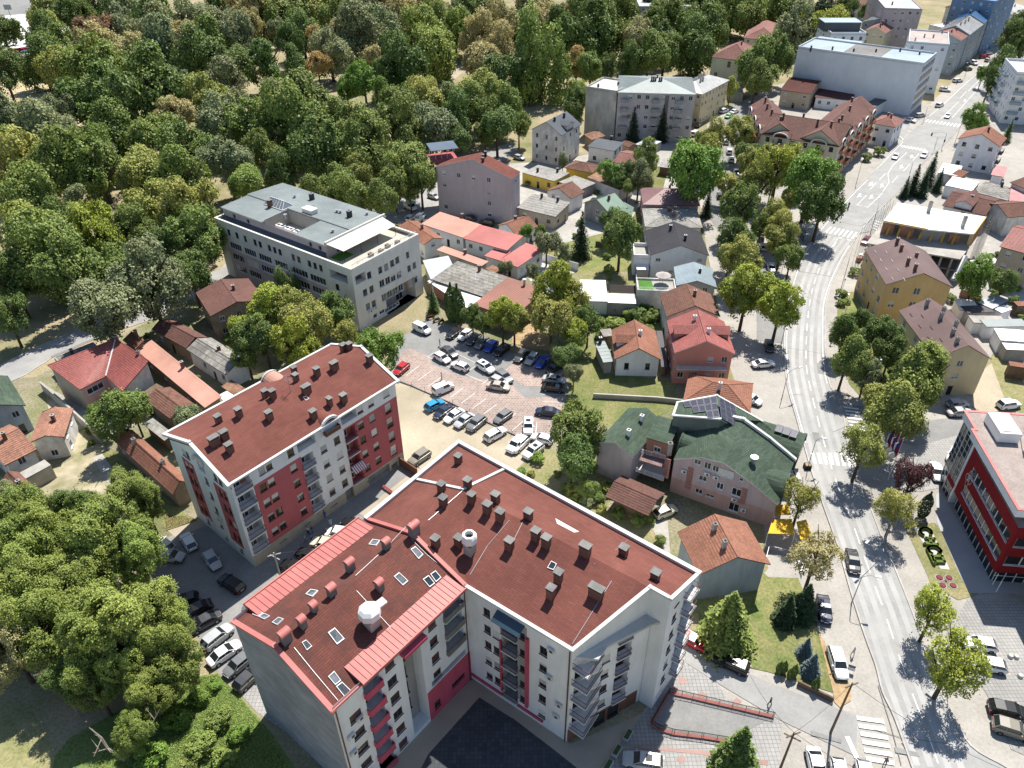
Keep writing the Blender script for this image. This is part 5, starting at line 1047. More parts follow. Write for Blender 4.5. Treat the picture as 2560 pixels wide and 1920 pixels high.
for p, q in ((pr[0], pr[1]), (pr[4], pr[0]), (pr[3], pr[4])):
    L = (q-p).length; d0 = (q-p)/L; no_ = V2(d0.y, -d0.x)*.04
    for k in range(int(L/1.1)+1): b.box(p+d0*(k*1.1)+no_, .04, .05, 12.75, 0, d0)
    for k in range(1, 11): b.box(p+d0*(L/2)+no_+Z(k*1.2), L, .045, .045, 0, d0)
b.build('glazing_bar', FRAMEW, gp)
b = MB(); b.box(SP(-.2, .4, 0), .5, 1.0, 12.75, 0, dS); b.box(SP(-1.6, -.15, 2.6), 2.6, .06, .9, 1, dS); b.build('end_pier', [WHITE, REDDARK], rs)
# white outline emblem: four overlapping petals on the red wall
b = MB(); c = SP(2.1, -.03, 7.0)
def loop(cx, cz, rx, rz):
    N = 20; P_ = lambda k, s: c+dS*(cx+rx*s*math.cos(2*math.pi*k/N))+Z(cz+rz*s*math.sin(2*math.pi*k/N))
    for k in range(N): b.poly([P_(k, 1), P_(k+1, 1), P_(k+1, .78), P_(k, .78)]); b.poly([P_(k, .78), P_(k+1, .78), P_(k+1, 1), P_(k, 1)])
loop(0, .85, .42, .8); loop(0, -.85, .42, .8); loop(-.5, 0, .5, .62); loop(.5, 0, .5, .62); loop(0, 0, .42, .45)
b.build('emblem', FRAMEW, rs)
for u, v in ((LS+4.5, 4.2), (LS+9.5, 8.5), (LS+9.5, 3.0)):
    b = MB(); b.box(SP(u, v, 0), 1.4 if v == 4.2 else .7, 1.0 if v == 4.2 else .7, 11, 0, dS); b.build('column', TRIMW, rs)
b = MB(); b.slab([SP(LS+.1, 2.6, 11.3), SP(LS+13, 2.6, 11.3), SP(LS+13, wS, 11.3), SP(LS+.1, wS, 11.3)], .6); b.build('canopy', TRIMW, rs)
# ================================================================ houses, sheds and far blocks
def T3(c, r, *pts): return [t(c, r, *p) for p in pts]
# --- left, by the park road
p_ = [at(t(0, 2, 690, 50), 5.2), at(t(0, 1, 915, 1592), 5.2), at(t(0, 1, 1060, 1722), 5.2)]; r_ = [at(t(0, 1, 410, 1498), 7.8), at(t(0, 1, 1000, 1268), 7.8), at(t(0, 1, 1287, 1460), 7.8)]
ph = thing('house', 'big pink house with an L-shaped red tiled roof and a pale valley strip', 'house', cen(r_)); LM.append(('the pink house', r_[1].x, r_[1].y))
b = MB(); w_ = p_+r_[::-1]; c_ = cen(w_); w_ = [V2(c_.x+(p.x-c_.x)*.95, c_.y+(p.y-c_.y)*.95, p.z) for p in w_]
for i in range(6):
    p, q = w_[i], w_[(i+1) % 6]; facade(b, p, q, -.4, 5.2, (0, 0, 3, 2, 2, 1)[i], [(2.4, 3.9, 3.2, 1.2, .2, 2)] if i == 0 else []); 
    if i > 1: b.poly([V2(p.x, p.y, 5.2), V2(q.x, q.y, 5.2), q-Z(.12), p-Z(.12)] if 2 < i < 5 else [V2(p.x, p.y, 5.2), V2(q.x, q.y, 5.2), (q if i == 2 else p)-Z(.12)], (0, 0, 3, 1, 1, 1)[i])
b.build('wall', [PINK, BEIGE, DARK, OLDWHITE], ph); window(ph, w_[0], w_[1], 2.4, 3.9, 3.2, 1.2, FRAMEW, 2, None)
rp = roof_on(ph, [[p_[0], p_[1], r_[1], r_[0]], [p_[1], p_[2], r_[2], r_[1]]], REDTILE, ridges=[(r_[0], r_[1]), (r_[1], r_[2])]); b = MB(); b.tube(p_[1]+Z(.1), r_[1]+Z(.1), .14, seg=5); b.build('valley_strip', TRIMW, rp); FOOT.append([tuple(p.xy) for p in w_])
chimney(rp, r_[1]-Z(.3), 'plain', .7, .7, .9); chimney(rp, r_[1].lerp(r_[2], .7)-Z(.2), 'grey', .5, .5, .9)
house('garage', 'flat grey-roofed garage behind the pink house', T3(0, 1, (465, 1430), (520, 1490), (840, 1330)), 3.4, 'flat', .1, GREYR, CONCD, ch=1, win=None)
house('outbuilding', 'small orange tiled outbuilding beside the pink house', T3(0, 1, (1060, 1280), (1170, 1360), (1305, 1350)), 4.2, 'shed', 1.1, ROUGHW, TERRA, ch=1, win=None)
house('outbuilding', 'long salmon sheet roofed outbuilding running from the pink house to the apartment block', [t(0, 1, 1170, 1360), t(0, 2, 1770, 205), t(0, 2, 1950, 150)], 3.6, 'shed', .6, ROUGHW, SALMSHEET, 'plain', ch=1, win='few', short='the long salmon roofed outbuilding')
house('shed', 'ruined shed with a sagging brown tiled roof and holes', T3(0, 2, (1250, 135), (1470, 300), (1630, 140)), 3.2, 'gx', 1.0, ROUGHW, TERRAO, ch=0, win=None, short='the ruined shed')
house('shed', 'narrow lean-to with old timber boards beside the ruined shed', T3(0, 2, (1190, 100), (1250, 135), (1360, 10)), 3.4, 'shed', .4, WOOD, WOOD, 'plain', ch=0, win=None)
house('house', 'long narrow house with a brown and red clay tiled roof by the park road', T3(0, 1, (1310, 1185), (1610, 1350), (1760, 1240)), 3.8, 'gx', 1.3, ROUGHW, TERRAB, ch=0, win='few', short='the long brown-tiled house')
house('house', 'blue and white cottage under a grey mottled fibre cement roof', T3(0, 1, (1610, 1360), (1950, 1580), (2120, 1440)), 3.9, 'gx', 1.2, WHITE, FIBRE, 'fibre', ch=1, short='the blue and white cottage', shut=None)
house('house', 'rough plastered house with a brown tiled roof half in shade', T3(0, 1, (1690, 870), (1820, 1075), (2210, 830)), 6.2, 'gx', 1.6, ROUGHW, TERRAB, ch=1, short='the house shaded by the office block')
house('lean_to', 'grey sheet roofed lean-to below the shaded house', T3(0, 1, (1900, 1110), (2060, 1220), (2212, 1090)), 3.4, 'shed', .3, ROUGHW, CONCD, 'plain', ch=0, win=None)
house('shed', 'rusty red sheet roofed shed by the long salmon roof', [t(0, 2, 1910, 20), t(0, 2, 2040, 105), t(0, 2, 2140, 60)], 2.8, 'shed', .3, ROUGHW, RUST, 'plain', ch=0, win=None)
house('shed', 'small white roofed shed against the red and grey apartment block', T3(0, 2, (1880, 100), (1950, 160), (2030, 105)), 2.6, 'shed', .1, WHITE, WHITEROOF, 'plain', ch=0, win=None)
house('house', 'green shingled house cut by the left edge of the view', T3(0, 2, (-300, 60), (-160, 330), (235, 205)), 5.6, 'gx', 2.0, BLUEGREY, GREENSH, ch=0, short='the green-roofed house')
house('house', 'old white house with a pale orange tiled roof and an outside stair', T3(0, 2, (-190, 480), (40, 705), (255, 505)), 4.6, 'gy', 1.8, OLDWHITE, TERRAW, ch=1, short='the old white house', shut=None)
house('house', 'front wing of the old white house with a bleached tile roof', T3(0, 2, (258, 506), (555, 458), (345, 255)), 4.6, 'gy', .9, OLDWHITE, TERRAW, ch=1, shut=None)
house('shed', 'small concrete roofed shed beside the outside stair', T3(0, 2, (160, 770), (215, 820), (440, 700)), 2.9, 'flat', .05, CONCWALL, CONC, ch=0, win=None)
house('outbuilding', 'long low red-brown tiled outbuilding half under the big trees', T3(0, 2, (20, 830), (460, 1260), (560, 1140)), 3.2, 'gx', 1.1, ROUGHW, TERRAO, ch=2, win=None, chk='dark')
house('house', 'long house with ribbed orange tiles and two chimneys beside the apartment block', T3(0, 2, (975, 480), (1495, 955), (1590, 790)), 3.4, 'gx', 1.7, ROUGHW, TERRA, ch=2, chk='grey', short='the long orange-tiled house', win='few')
house('shed', 'pale wavy sheet roof shed behind the long orange-tiled house', T3(0, 2, (1235, 345), (1420, 490), (1480, 420)), 2.8, 'shed', .2, WOOD, FIBRE2, 'plain', ch=0, win=None)
house('house', 'pink-tiled low house hidden under the big trees at lower left', T3(0, 3, (390, 880), (600, 1130), (760, 950)), 3.2, 'gx', 1.2, ROUGHW, TERRAP, ch=0, win=None)
# --- between the office block and the mauve house
house('house', 'tiled house tight behind the terrace of the office block', T3(1, 1, (1230, 300), (1450, 455), (1580, 375)), 4.4, 'gx', 1.0, WHITE, TERRA, ch=1)
house('terrace_house', 'long white cottage with a salmon sheet roof', T3(1, 1, (1425, 275), (1790, 395), (1905, 290)), 4.2, 'shed', .7, WHITE, SALMSHEET, 'plain', ch=1, win='auto', short='the salmon-roofed cottage')
house('terrace_house', 'long white cottage with a bright red sheet roof', T3(1, 1, (1790, 400), (2170, 505), (2290, 400)), 4.2, 'shed', .8, WHITE, REDSHEET, 'plain', ch=0, win='auto', short='the red-roofed cottage')
house('house', 'low house with two red sheet roof slopes beside the white wall', [t(1, 1, 2100, 590), t(2, 1, 50, 650), t(2, 1, 280, 515)], 3.6, 'shed', .7, WHITE, REDSHEET, 'plain', ch=0, win='few')
house('shed', 'small red roofed annex in front of the red-roofed cottage', T3(1, 1, (1970, 550), (2100, 590), (2180, 515)), 3.3, 'shed', .2, WHITE, REDSHEET, 'plain', ch=0, win=None)
house('wall_shed', 'long narrow orange roofed shed on a concrete wall', T3(1, 1, (1560, 500), (1950, 640), (2055, 620)), 3.2, 'shed', .15, CONCWALL, SALMSHEET, 'plain', ch=1, win=None)
house('shed', 'rusty flat shed with a brick chimney', T3(1, 1, (1980, 660), (2110, 730), (2205, 715)), 3.2, 'shed', .1, ROUGHW, RUST, 'plain', ch=1, win=None)
house('shed', 'pale grey sheet roof beside the office block', T3(1, 1, (1440, 590), (1510, 755), (1670, 575)), 3.6, 'shed', .3, GREYR, LIGHTSH, 'plain', ch=0, win=None)
house('workshop', 'wide workshop with a patchy grey fibre cement roof', T3(1, 1, (1515, 755), (1960, 905), (2125, 735)), 3.8, 'shed', .5, GREYR, FIBRE, 'fibre', ch=1, win=None, short='the grey fibre-roofed workshop')
house('shed', 'narrow white sheet roof in front of the workshop', T3(1, 1, (1480, 770), (1820, 1000), (1920, 910)), 3.2, 'shed', .3, CORAL, WHITEROOF, 'plain', ch=0, win=None)
house('workshop', 'big workshop with a rusty red ribbed sheet roof', [t(1, 1, 1875, 970), t(2, 1, 0, 1090), t(2, 1, 270, 860)], 4.2, 'shed', .8, ROUGHW, RUSTSHEET, 'seam', ch=1, chk='pipe', win=None, short='the rusty red workshop')
house('shed', 'grey corrugated roof shed beside the rusty workshop', T3(2, 1, (230, 825), (330, 880), (420, 790)), 3.0, 'shed', .2, GREYR, GREYSH, 'seam', ch=0, win=None)
house('cottage', 'small cottage with an orange tiled gable roof behind the red-roofed cottage', [t(1, 1, 2080, 290), t(1, 1, 2245, 370), t(2, 1, 145, 260)], 4.0, 'gy', 1.8, WHITE, TERRA, ch=1)
house('house', 'beige bungalow with a pale grey slab roof and porch', T3(2, 1, (40, 135), (375, 215), (465, 110)), 3.9, 'shed', 1.0, BEIGE, FIBRE2, 'fibre', ch=2, chk='dark', short='the beige bungalow', frame=FRAMEB)
rt, ro, E, Fp = house('apartment_house', 'tall mauve gable house with a dark red roof and glass roof terrace', [t(1, 0, 1550, 1440), t(1, 0, 2212, 1545), t(2, 0, 112, 1490)], 13.2, 'gy', 3.8, MAUVE, SHINGLE, 'plain', ch=3, chk='dark', short='the mauve gable house', win='few', over=.15, eaves=TRIMW, cat='apartment house', storeys=4, wcol=4.5)
b = MB(); c = at(t(1, 0, 1610, 1390), 13); b.box(c+V2(0, 2.5, 0), 7.5, 6.5, .3, 1, (1, .3, 0)); b.box(c+V2(0, 2.5, 3.3), 7.8, 6.8, .15, 0, (1, .3, 0))
for i in range(5): b.box(c+V2(-3.4+1.6*i, -.4+.5*i, .3), .1, .1, 3, 2); b.box(c+V2(-3.4+1.6*i, 5.4+.5*i, .3), .1, .1, 3, 2)
b.build('glass_terrace', [SKYL, REDWALL, FRAMEW], rt)
# --- back gardens in the middle
house('house', 'green-roofed house with an unfinished grey gable wall', T3(2, 1, (610, 95), (850, 195), (870, 80)), 4.4, 'gy', 2.6, GREYR, PALEGR, 'seam', ch=1, short='the green-roofed garden house', win='few')
house('house', 'lower wing with a small green gable roof', T3(2, 1, (860, 190), (1035, 205), (1020, 130)), 3.4, 'gy', 1.3, GREYR, PALEGR, 'seam', ch=0, win=None)
house('house', 'house with a mauve hipped sheet roof by the side street', T3(2, 1, (1130, 108), (1625, 118), (1590, -30)), 5.6, 'hip', 2.2, PINK, MAUVESH, 'seam', ch=1, short='the mauve-hipped house', frame=FRAMED)
house('house', 'house with a pale grey slab hipped roof and four small chimneys', T3(2, 1, (1150, 300), (1648, 310), (1612, 145)), 4.6, 'hip', 1.4, OLDWHITE, FIBRE2, 'tile', ch=4, short='the grey-hipped house')
rt, ro, E, Fp = house('house', 'white gable house with a black and red-brown roof facing the terrace', T3(2, 1, (1195, 545), (1705, 550), (1690, 340)), 6.4, 'gy', 2.6, WHITE, DARKSH, 'seam', ch=2, chk='dark', short='the black-gabled white house', win='few', wsz=(1.2, .8), doors=False)
house('annex', 'white flat-roofed annex with a roof terrace beside the black-gabled house', T3(2, 1, (1050, 570), (1195, 575), (1190, 470)), 4.6, 'flat', .9, WHITE, CONC, ch=0, win=None)
house('porch', 'small white porch roof below the annex', T3(2, 1, (1078, 670), (1185, 672), (1180, 600)), 2.9, 'flat', .05, GREYR, WHITEROOF, ch=0, win=None)
house('house', 'house with a blue-grey sheet roof between terrace and black gable', T3(2, 1, (1420, 810), (1770, 825), (1740, 660)), 4.8, 'gy', 1.5, GREYR, STEELBL, 'seam', ch=1, chk='dark', short='the blue-grey roofed house')
rt, ro, E, Fp = house('terrace_building', 'flat-roofed white building with a turfed roof terrace', T3(2, 1, (1080, 860), (1420, 872), (1420, 765)), 4.4, 'flat', .45, OLDWHITE, CONC, ch=0, win=None, short='the turfed roof terrace')
b = MB(); q = [E[0].lerp(E[1], .06).lerp(E[3].lerp(E[2], .06), .15), E[0].lerp(E[1], .45).lerp(E[3].lerp(E[2], .45), .15), E[0].lerp(E[1], .4).lerp(E[3].lerp(E[2], .4), .9), E[0].lerp(E[1], .06).lerp(E[3].lerp(E[2], .06), .9)]
b.slab([p+Z(.05) for p in q], .04); b.build('turf_mat', GREEN_TURF, rt); railing(rt, [E[3]+Z(.45), E[0]+Z(.45), E[1]+Z(.45)], .7, FRAMEW, bars=False)
um = W(2, 1, 1300, 790, 4.5); u_ = thing('parasol', 'pale grey parasol open on the turfed roof terrace', 'parasol', um)
b = MB(); b.tube(um, um+Z(2.6), .04); b.build('pole', GALV, u_); b = MB()
for k in range(8):
    a0, a1 = k*math.pi/4, (k+1)*math.pi/4; p0 = um+V2(1.8*math.cos(a0), 1.8*math.sin(a0), 2.1); p1 = um+V2(1.8*math.cos(a1), 1.8*math.sin(a1), 2.1); b.poly([p0, p1, um+Z(2.75)]); b.poly([p1, p0, p0-Z(.15), p1-Z(.15)])
b.build('canopy', M('parasol_cloth', (.42, .38, .36)), u_)
house('shed', 'bright white flat roof beside the pergola', T3(2, 1, (590, 940), (825, 945), (825, 762)), 3.4, 'flat', .05, WHITE, WHITEROOF, ch=0, win=None)
house('shed', 'white flat roof in front of the dark pergola', T3(2, 1, (828, 955), (1072, 965), (1070, 885)), 3.2, 'flat', .03, GREYR, WHITEROOF, ch=0, win=None)
pg = thing('pergola', 'dark slatted pergola between the white flat roofs', 'pergola', W(2, 1, 950, 840, 0)); a0, a1, a2 = W(2, 1, 840, 865, 3.2), W(2, 1, 1070, 872, 3.2), W(2, 1, 1068, 812, 3.2)
for k in range(9): b = MB(); p = a0.lerp(a0+(a2-a1), k/8); q = a1.lerp(a2, k/8); b.tube(p, q, .12, seg=4); b.build('slat', FRAMED, pg)
for p in (a0, a1, a2, a0+(a2-a1)): b = MB(); b.tube(V2(p.x, p.y, 0), p, .1, seg=4); b.build('post', FRAMED, pg)
house('house', 'house with a weathered brown tiled roof behind the coral house', T3(2, 1, (1338, 1080), (1800, 1075), (1740, 880)), 5.6, 'gy', 2.6, OLDWHITE, TERRAO, ch=1, short='the brown-tiled house', win=None)
rt, ro, E, Fp = house('house', 'coral house with a red metal tile roof and a long balcony', T3(2, 1, (1405, 1392), (1930, 1400), (1885, 1120)), 7.4, 'gy', 2.8, CORAL, REDTILE, ch=2, chk='white', short='the coral house', win='auto', storeys=2, wcol=2.6, eaves=TRIMW)
k = min(range(4), key=lambda i: (Fp[i]+Fp[(i+1) % 4]).y); balcony(rt, Fp[k], Fp[(k+1) % 4], .3, (Fp[(k+1) % 4]-Fp[k]).length-.8, 4.2, 1.2, TRIMW, GALV)
def dormer(rt, ro, E, f, mat, wall, w=2.6, side=1, rise=2.8):
    """small gabled dormer on the slope beyond edge E[0]-E[1] (side=1) or the opposite one"""
    a, c = (E[0], E[1]) if side == 1 else (E[2], E[3]); p = a.lerp(c, f); d = (c-a).normalized(); i = V2(-d.y, d.x); half = ((E[3]-E[0]).length)/2; sl = rise/half
    q = p+i*.6+Z(.6*sl); h = 1.5; L = (h+.9)/sl
    b = MB(); b.poly([q-d*w/2, q+d*w/2, q+d*w/2+Z(h), q+Z(h+.75), q-d*w/2+Z(h)]); 
    for s in (-1, 1): b.poly([q+d*(s*w/2), q+d*(s*w/2)+i*(h/sl)+Z(h), q+d*(s*w/2)+Z(h)][::s])
    do = b.build('dormer', wall, rt); b = MB(); ov = .3
    for s in (-1, 1):
        e0 = q+d*(s*(w/2+ov))-i*ov+Z(h-.2); r0_ = q-i*ov+Z(h+.82); b.slab([e0, r0_, r0_+i*L, e0+i*(L*.75)][::-s] if s > 0 else [e0, r0_, r0_+i*L, e0+i*(L*.75)], .1)
    b.build('dormer_roof', mat, do)
dormer(rt, ro, E, .5, REDTILE, CORAL); dormer(rt, ro, E, .5, REDTILE, CORAL, side=2)
rt, ro, E, Fp = house('house', 'small white house with a mottled orange roof and a dormer on the lawn', T3(2, 1, (888, 1445), (1290, 1452), (1268, 1200)), 4.2, 'gy', 2.6, WHITE, TERRA, ch=1, chk='white', short='the small white house on the lawn', wsz=(.9, 1.5), doors=False, shut=None, frame=FRAMED)
dormer(rt, ro, E, .55, TERRA, WHITE, 2.2, 2, 2.6)
house('lean_to', 'grey fibre roof lean-to on the side of the small white house', T3(2, 1, (790, 1475), (885, 1465), (885, 1285)), 3.0, 'shed', .2, GREYR, GREYSH, 'fibre', ch=1, chk='dark', win=None)
house('shed', 'little grey shed behind the small white house', T3(2, 1, (790, 1250), (885, 1240), (885, 1175)), 2.5, 'flat', .03, WOOD, FIBRE, ch=0, win=None)
house('shed', 'narrow dark roofed passage shed beside the coral house', T3(2, 1, (1290, 1510), (1345, 1512), (1350, 1205)), 2.6, 'shed', .1, WOOD, DARKSH, 'plain', ch=0, win=None)
house('house', 'house with an orange clay roof in front of the coral house', [t(2, 2, 1478, 150), t(2, 2, 2060, 250), t(2, 1, 1990, 1640)], 3.6, 'hip', 2.0, WHITE, TERRA, ch=1, chk='white', short='the orange-roofed house by the solar panels')
# --- far: around the grey block
rt, ro, E, Fp = house('house', 'weathered white villa with a dark slate sheet roof and flaking walls', T3(2, 0, (160, 1120), (430, 1172), (630, 1080)), 10.2, 'gy', 3.4, OLDWHITE, SLATE, 'plain', ch=2, chk='dark', short='the weathered white villa', storeys=3, shut=None, wcol=3.4, wsz=(.9, 1.4))
ca = (Fp[1]+Fp[2])/2 if (Fp[1]+Fp[2]).x > (Fp[3]+Fp[0]).x else (Fp[3]+Fp[0])/2
dormer(rt, ro, E, .5, SLATE, OLDWHITE, 4.2, 1, 3.4)
rt, ro, E, Fp = house('apartment_block', 'grey five-storey block with recessed balconies and a bare side wall', T3(2, 0, (912, 797), (1592, 815), (1490, 665)), 16.2, 'hip', 2.0, stucco('lilac_grey_render', (.52, .48, .47)), GREYSH, 'seam', ch=6, chk='dark', short='the grey five-storey block', cat='apartment block', over=.2, eaves=TRIMW, wcol=2.6, wsz=(1.3, 1.4), storeys=5)
k = min(range(4), key=lambda i: (Fp[i]+Fp[(i+1) % 4]).y); p0, p1 = Fp[k], Fp[(k+1) % 4]; L = (p1-p0).length
for u in (2.4, L*.5, L*.8):
    for f in range(1, 5): balcony(rt, p0, p1, u-1.3, u+1.3, 1.2+f*3.0, 1.1, GREYR, GREYR, True)
b = MB(); b.box(V2((p0+p1).x/2, (p0+p1).y/2-.1, .5)+(p1-p0).normalized()*(L*.14), 1.2, .2, 15, 0, p1-p0); b.build('dark_band', M('taupe_band', (.18, .15, .14)), rt)
house('apartment_block', 'bare concrete flank of the grey five-storey block', T3(2, 0, (640, 757), (905, 797), (960, 700)), 16.0, 'flat', .5, CONCWALL, MEMBR, ch=2, chk='dark', win=None, cat='apartment block')
p = T3(2, 0, (1648, 815), (1882, 692), (1640, 640)); house('apartment_block', 'yellow and grey flats with a striped silver hipped roof', p, 11.0, 'hip', 2.4, PALEY, SILVER, 'seam', ch=5, chk='grey', short='the yellow and grey flats', cat='apartment block', storeys=4, wcol=2.6)
house('villa', 'pale green villa with a pinkish hipped tile roof among the trees', T3(2, 0, (1718, 492), (2045, 530), (2120, 430)), 9.8, 'hip', 4.4, PALEGREEN, TERRAP, ch=1, short='the pale green villa', storeys=2, wcol=4.5, wsz=(1.4, 2.2), shut=None)
house('school_wing', 'long pale building with a pink tiled roof behind the villa', T3(2, 0, (2000, 330), (2300, 350), (2300, 220)), 8.0, 'hip', 3.5, CREAM, TERRAP, ch=0, win='few')
house('house', 'small modern white house with a flat dark roof', T3(2, 0, (650, 1265), (885, 1305), (935, 1235)), 4.8, 'shed', .4, WHITE, SLATE, 'plain', ch=1, chk='dark', short='the small modern white house', frame=FRAMED, shut=None, storeys=2)
house('house', 'low house with a pinkish clay roof beside the modern white house', T3(2, 0, (868, 1400), (1055, 1432), (1092, 1315)), 3.4, 'gx', 1.3, OLDWHITE, TERRAP, ch=0, win='few')
house('house', 'bright yellow bungalow with a flat grey roof', [t(2, 0, 90, 1490), t(2, 0, 365, 1565), t(2, 0, 450, 1482)], 3.6, 'flat', .05, BRIGHTY, FIBRE2, ch=2, chk='dark', short='the bright yellow bungalow', frame=FRAMEB)
house('house', 'yellow house with a brown hipped clay roof', T3(2, 0, (455, 1450), (690, 1495), (762, 1425)), 4.0, 'hip', 1.2, BRIGHTY, TERRAO, ch=0, short='the yellow hip-roofed house', win=None)
house('house', 'white walled house with a low rusty roof edge', T3(2, 0, (650, 1530), (930, 1640), (985, 1560)), 3.6, 'shed', .8, OLDWHITE, RUST, 'plain', ch=0, win=None)
house('house', 'white gabled house with a brown roof next to the yellow bungalow', [t(2, 0, 290, 1650), t(2, 1, 510, 60), t(2, 0, 615, 1655)], 4.4, 'gy', 2.0, WHITE, TERRAO, ch=0, win='few')
house('carport', 'grey sheet carport beside the yellow bungalow', T3(2, 0, (405, 1570), (590, 1640), (650, 1560)), 2.9, 'shed', .2, GREYR, FIBRE2, 'plain', ch=0, win=None)
house('shed', 'gabled shed with a pale sheet roof in front of the grey block', T3(2, 0, (1375, 1290), (1470, 1330), (1570, 1290)), 3.4, 'gy', 1.6, BEIGE, LIGHTSH, 'plain', ch=0, win=None)
house('shed', 'rusty roofed shed between the villa and the grey block', T3(2, 0, (620, 1160), (690, 1210), (765, 1165)), 3.6, 'shed', .8, ROUGHW, RUST, 'seam', ch=0, win=None)
house('shed', 'little rusty tiled shed behind the modern white house', T3(2, 0, (930, 1240), (1010, 1275), (1030, 1230)), 2.8, 'gx', .7, ROUGHW, TERRAO, ch=0, win=None)
house('carport', 'pale carport roof below the spruces', T3(2, 0, (1065, 1245), (1190, 1275), (1215, 1205)), 2.8, 'flat', .03, GREYR, LIGHTSH, ch=0, win=None)
house('shed', 'dark open shed by the light green tree', T3(2, 0, (1265, 1440), (1385, 1455), (1402, 1395)), 2.8, 'shed', .3, WOOD, FIBRE2, 'plain', ch=0, win=None)
# --- terracotta complex with arched balconies
s6 = lambda x, y: (1860+x*.18083, 180+y*.18083)
def complex_wing(P, label, z, rise, nb, arch_side, short=None):
    rt, ro, E, Fp = house('apartment_block', label, [s6(*p) for p in P], z, 'gx', rise, CREAM, TERRAB, ch=4, chk='brick', short=short, cat='apartment block', over=.3, storeys=4, wcol=3.6, wsz=(1.2, 1.4), shut=None, frame=FRAMEB)
    ks = [k for k in range(4) if ((lambda d, m: V2(d.y, -d.x).dot(-m) > 0)((Fp[(k+1) % 4]-Fp[k]).normalized(), (Fp[k]+Fp[(k+1) % 4])/2)) and (Fp[(k+1) % 4]-Fp[k]).length > 9]
    for k in ks:
        p0, p1 = Fp[k], Fp[(k+1) % 4]; L = (p1-p0).length; n = max(1, int(L/8))
        for i in range(n):
            u = L*(i+.5)/n; p = V2(p0.x, p0.y); q = V2(p1.x, p1.y)
            if k in (0, 2): arch_dormer(rt, p, q, u, z-.2, 2.3, 4.0, TERRAB, SALMON, rise=1.5)
            for f in range(1, 4):
                balcony(rt, p, q, u-2.0, u+2.0, .3+f*(z/4)-.2, 1.1, SALMON, SALMON, True, h=.85)
    return rt, ro, E
complex_wing(((235, 860), (1320, 1035), (1130, 700)), 'arched terracotta-roofed cream flats, wing towards the viewer', 11.5, 3.6, 2, 0, 'the arched cream flats')
complex_wing(((1320, 1035), (1850, 530), (1500, 300)), 'arched terracotta-roofed cream flats, wing along the main street', 11.5, 3.8, 2, 0)
complex_wing(((60, 480), (235, 860), (560, 620)), 'arched terracotta-roofed cream flats, wing along the side street', 11.5, 3.4, 2, 0)
house('house', 'white house with a four-sided terracotta roof at the road bend', T3(3, 0, (890, 1062), (1100, 1102), (1190, 1035)), 7.0, 'hip', 1.8, WHITE, TERRAP, ch=2, short='the white house at the road bend', storeys=2, frame=FRAMEB)
house('house', 'salmon-roofed house in front of the white wall', T3(3, 0, (105, 775), (370, 812), (465, 690)), 6.2, 'gx', 2.0, BEIGE, M('dark_red_tiles', (.17, .06, .05), brick=(.3, .4), offset=0), ch=0, short='the house in front of the white wall', storeys=2)
house('shed', 'dark red roofed white store below the long white wall', T3(3, 0, (405, 838), (740, 870), (760, 790)), 4.2, 'shed', .8, WHITE, M('maroon_sheet', (.10, .04, .04)), 'plain', ch=0, win='few')
house('shed', 'dark sheet roofed shed at the foot of the long white wall', T3(3, 0, (830, 905), (930, 925), (1068, 868)), 4.0, 'shed', .6, WHITE, SLATE, 'plain', ch=0, win=None)
# --- the white blocks and the rows up the street
def block(label, P, z, wall, roofm, par=.7, **k):
    k.setdefault('wcol', 3.2); return house('apartment_block', label, P, z, 'flat', par, wall, roofm, cat='apartment block', **k)
PW = stucco('blue_white_render', (.60, .64, .68), .92)
rt, ro, E, Fp = block('long white block with a huge blank side wall and two roof levels', T3(3, 0, (260, 412), (1345, 557), (1478, 470)), 18.3, PW, STEELBL, .6, ch=6, chk='dark', short='the long blank white wall', win=None)
dE = (E[1]-E[0]).normalized(); nE = V2(-dE.y, dE.x); LE = (E[1]-E[0]).length
b = MB(); b.prism([(p.x, p.y) for p in (E[3]-nE*.0, E[3]+dE*LE*.38, E[3]+dE*LE*.38+nE*6, E[3]+nE*6)], 0, 18.2, 0, 1); b.build('rear_wing', [PW, STEELBL], rt)
b = MB(); b.slab([E[0]+dE*LE*.36+nE*3+Z(.05), E[0]+dE*LE*.66+nE*2+Z(.05), E[3]+dE*LE*.66-nE*.5+Z(.05), E[3]+dE*LE*.36-nE*.5+Z(.05)], .04); b.build('roof_well', CONCD, rt)
k = max(range(4), key=lambda i: (Fp[i]+Fp[(i+1) % 4]).x); p0, p1 = Fp[k], Fp[(k+1) % 4]; L = (p1-p0).length
for f in range(5):
    b = MB(); d = (p1-p0)/L; no = V2(d.y, -d.x); b.box(V2((p0+p1).x/2, (p0+p1).y/2)+no*.06+Z(2.2+f*3.3), L-1, .12, 1.5, 0, d); bb = b.build('spandrel', BEIGE if f % 2 else GREYR, rt)
    for j in range(5): window(rt, p0+no*.01, p1+no*.01, L*(j+.5)/5, 4.5+f*3.3, 1.8, 1.3, FRAMED, 1, None)
block('white block beside the long blank wall, along the main street', T3(3, 0, (1212, 365), (1565, 392), (1668, 292)), 18.4, PW, M('pinkish_roof', (.45, .38, .35)), .5, ch=4, chk='grey', short='the second white block', win='auto', storeys=5)
rt, ro, E, Fp = block('white modern block with a dark penthouse', T3(3, 0, (545, 297), (848, 297), (1050, 215)), 17.5, PW, LIGHTSH, .8, ch=0, short='the penthouse block', win='auto', storeys=5, frame=FRAMED)
c = sum(E, Vector())/4; b = MB(); b.box(c+Z(.1)-(E[1]-E[0]).normalized()*1.5, 15, 9, 3.4, 0, E[1]-E[0]); b.box(c+Z(3.5)-(E[1]-E[0]).normalized()*1.5, 15.6, 9.6, .25, 1, E[1]-E[0]); b.build('penthouse', [SLATE, STEELBL], rt)
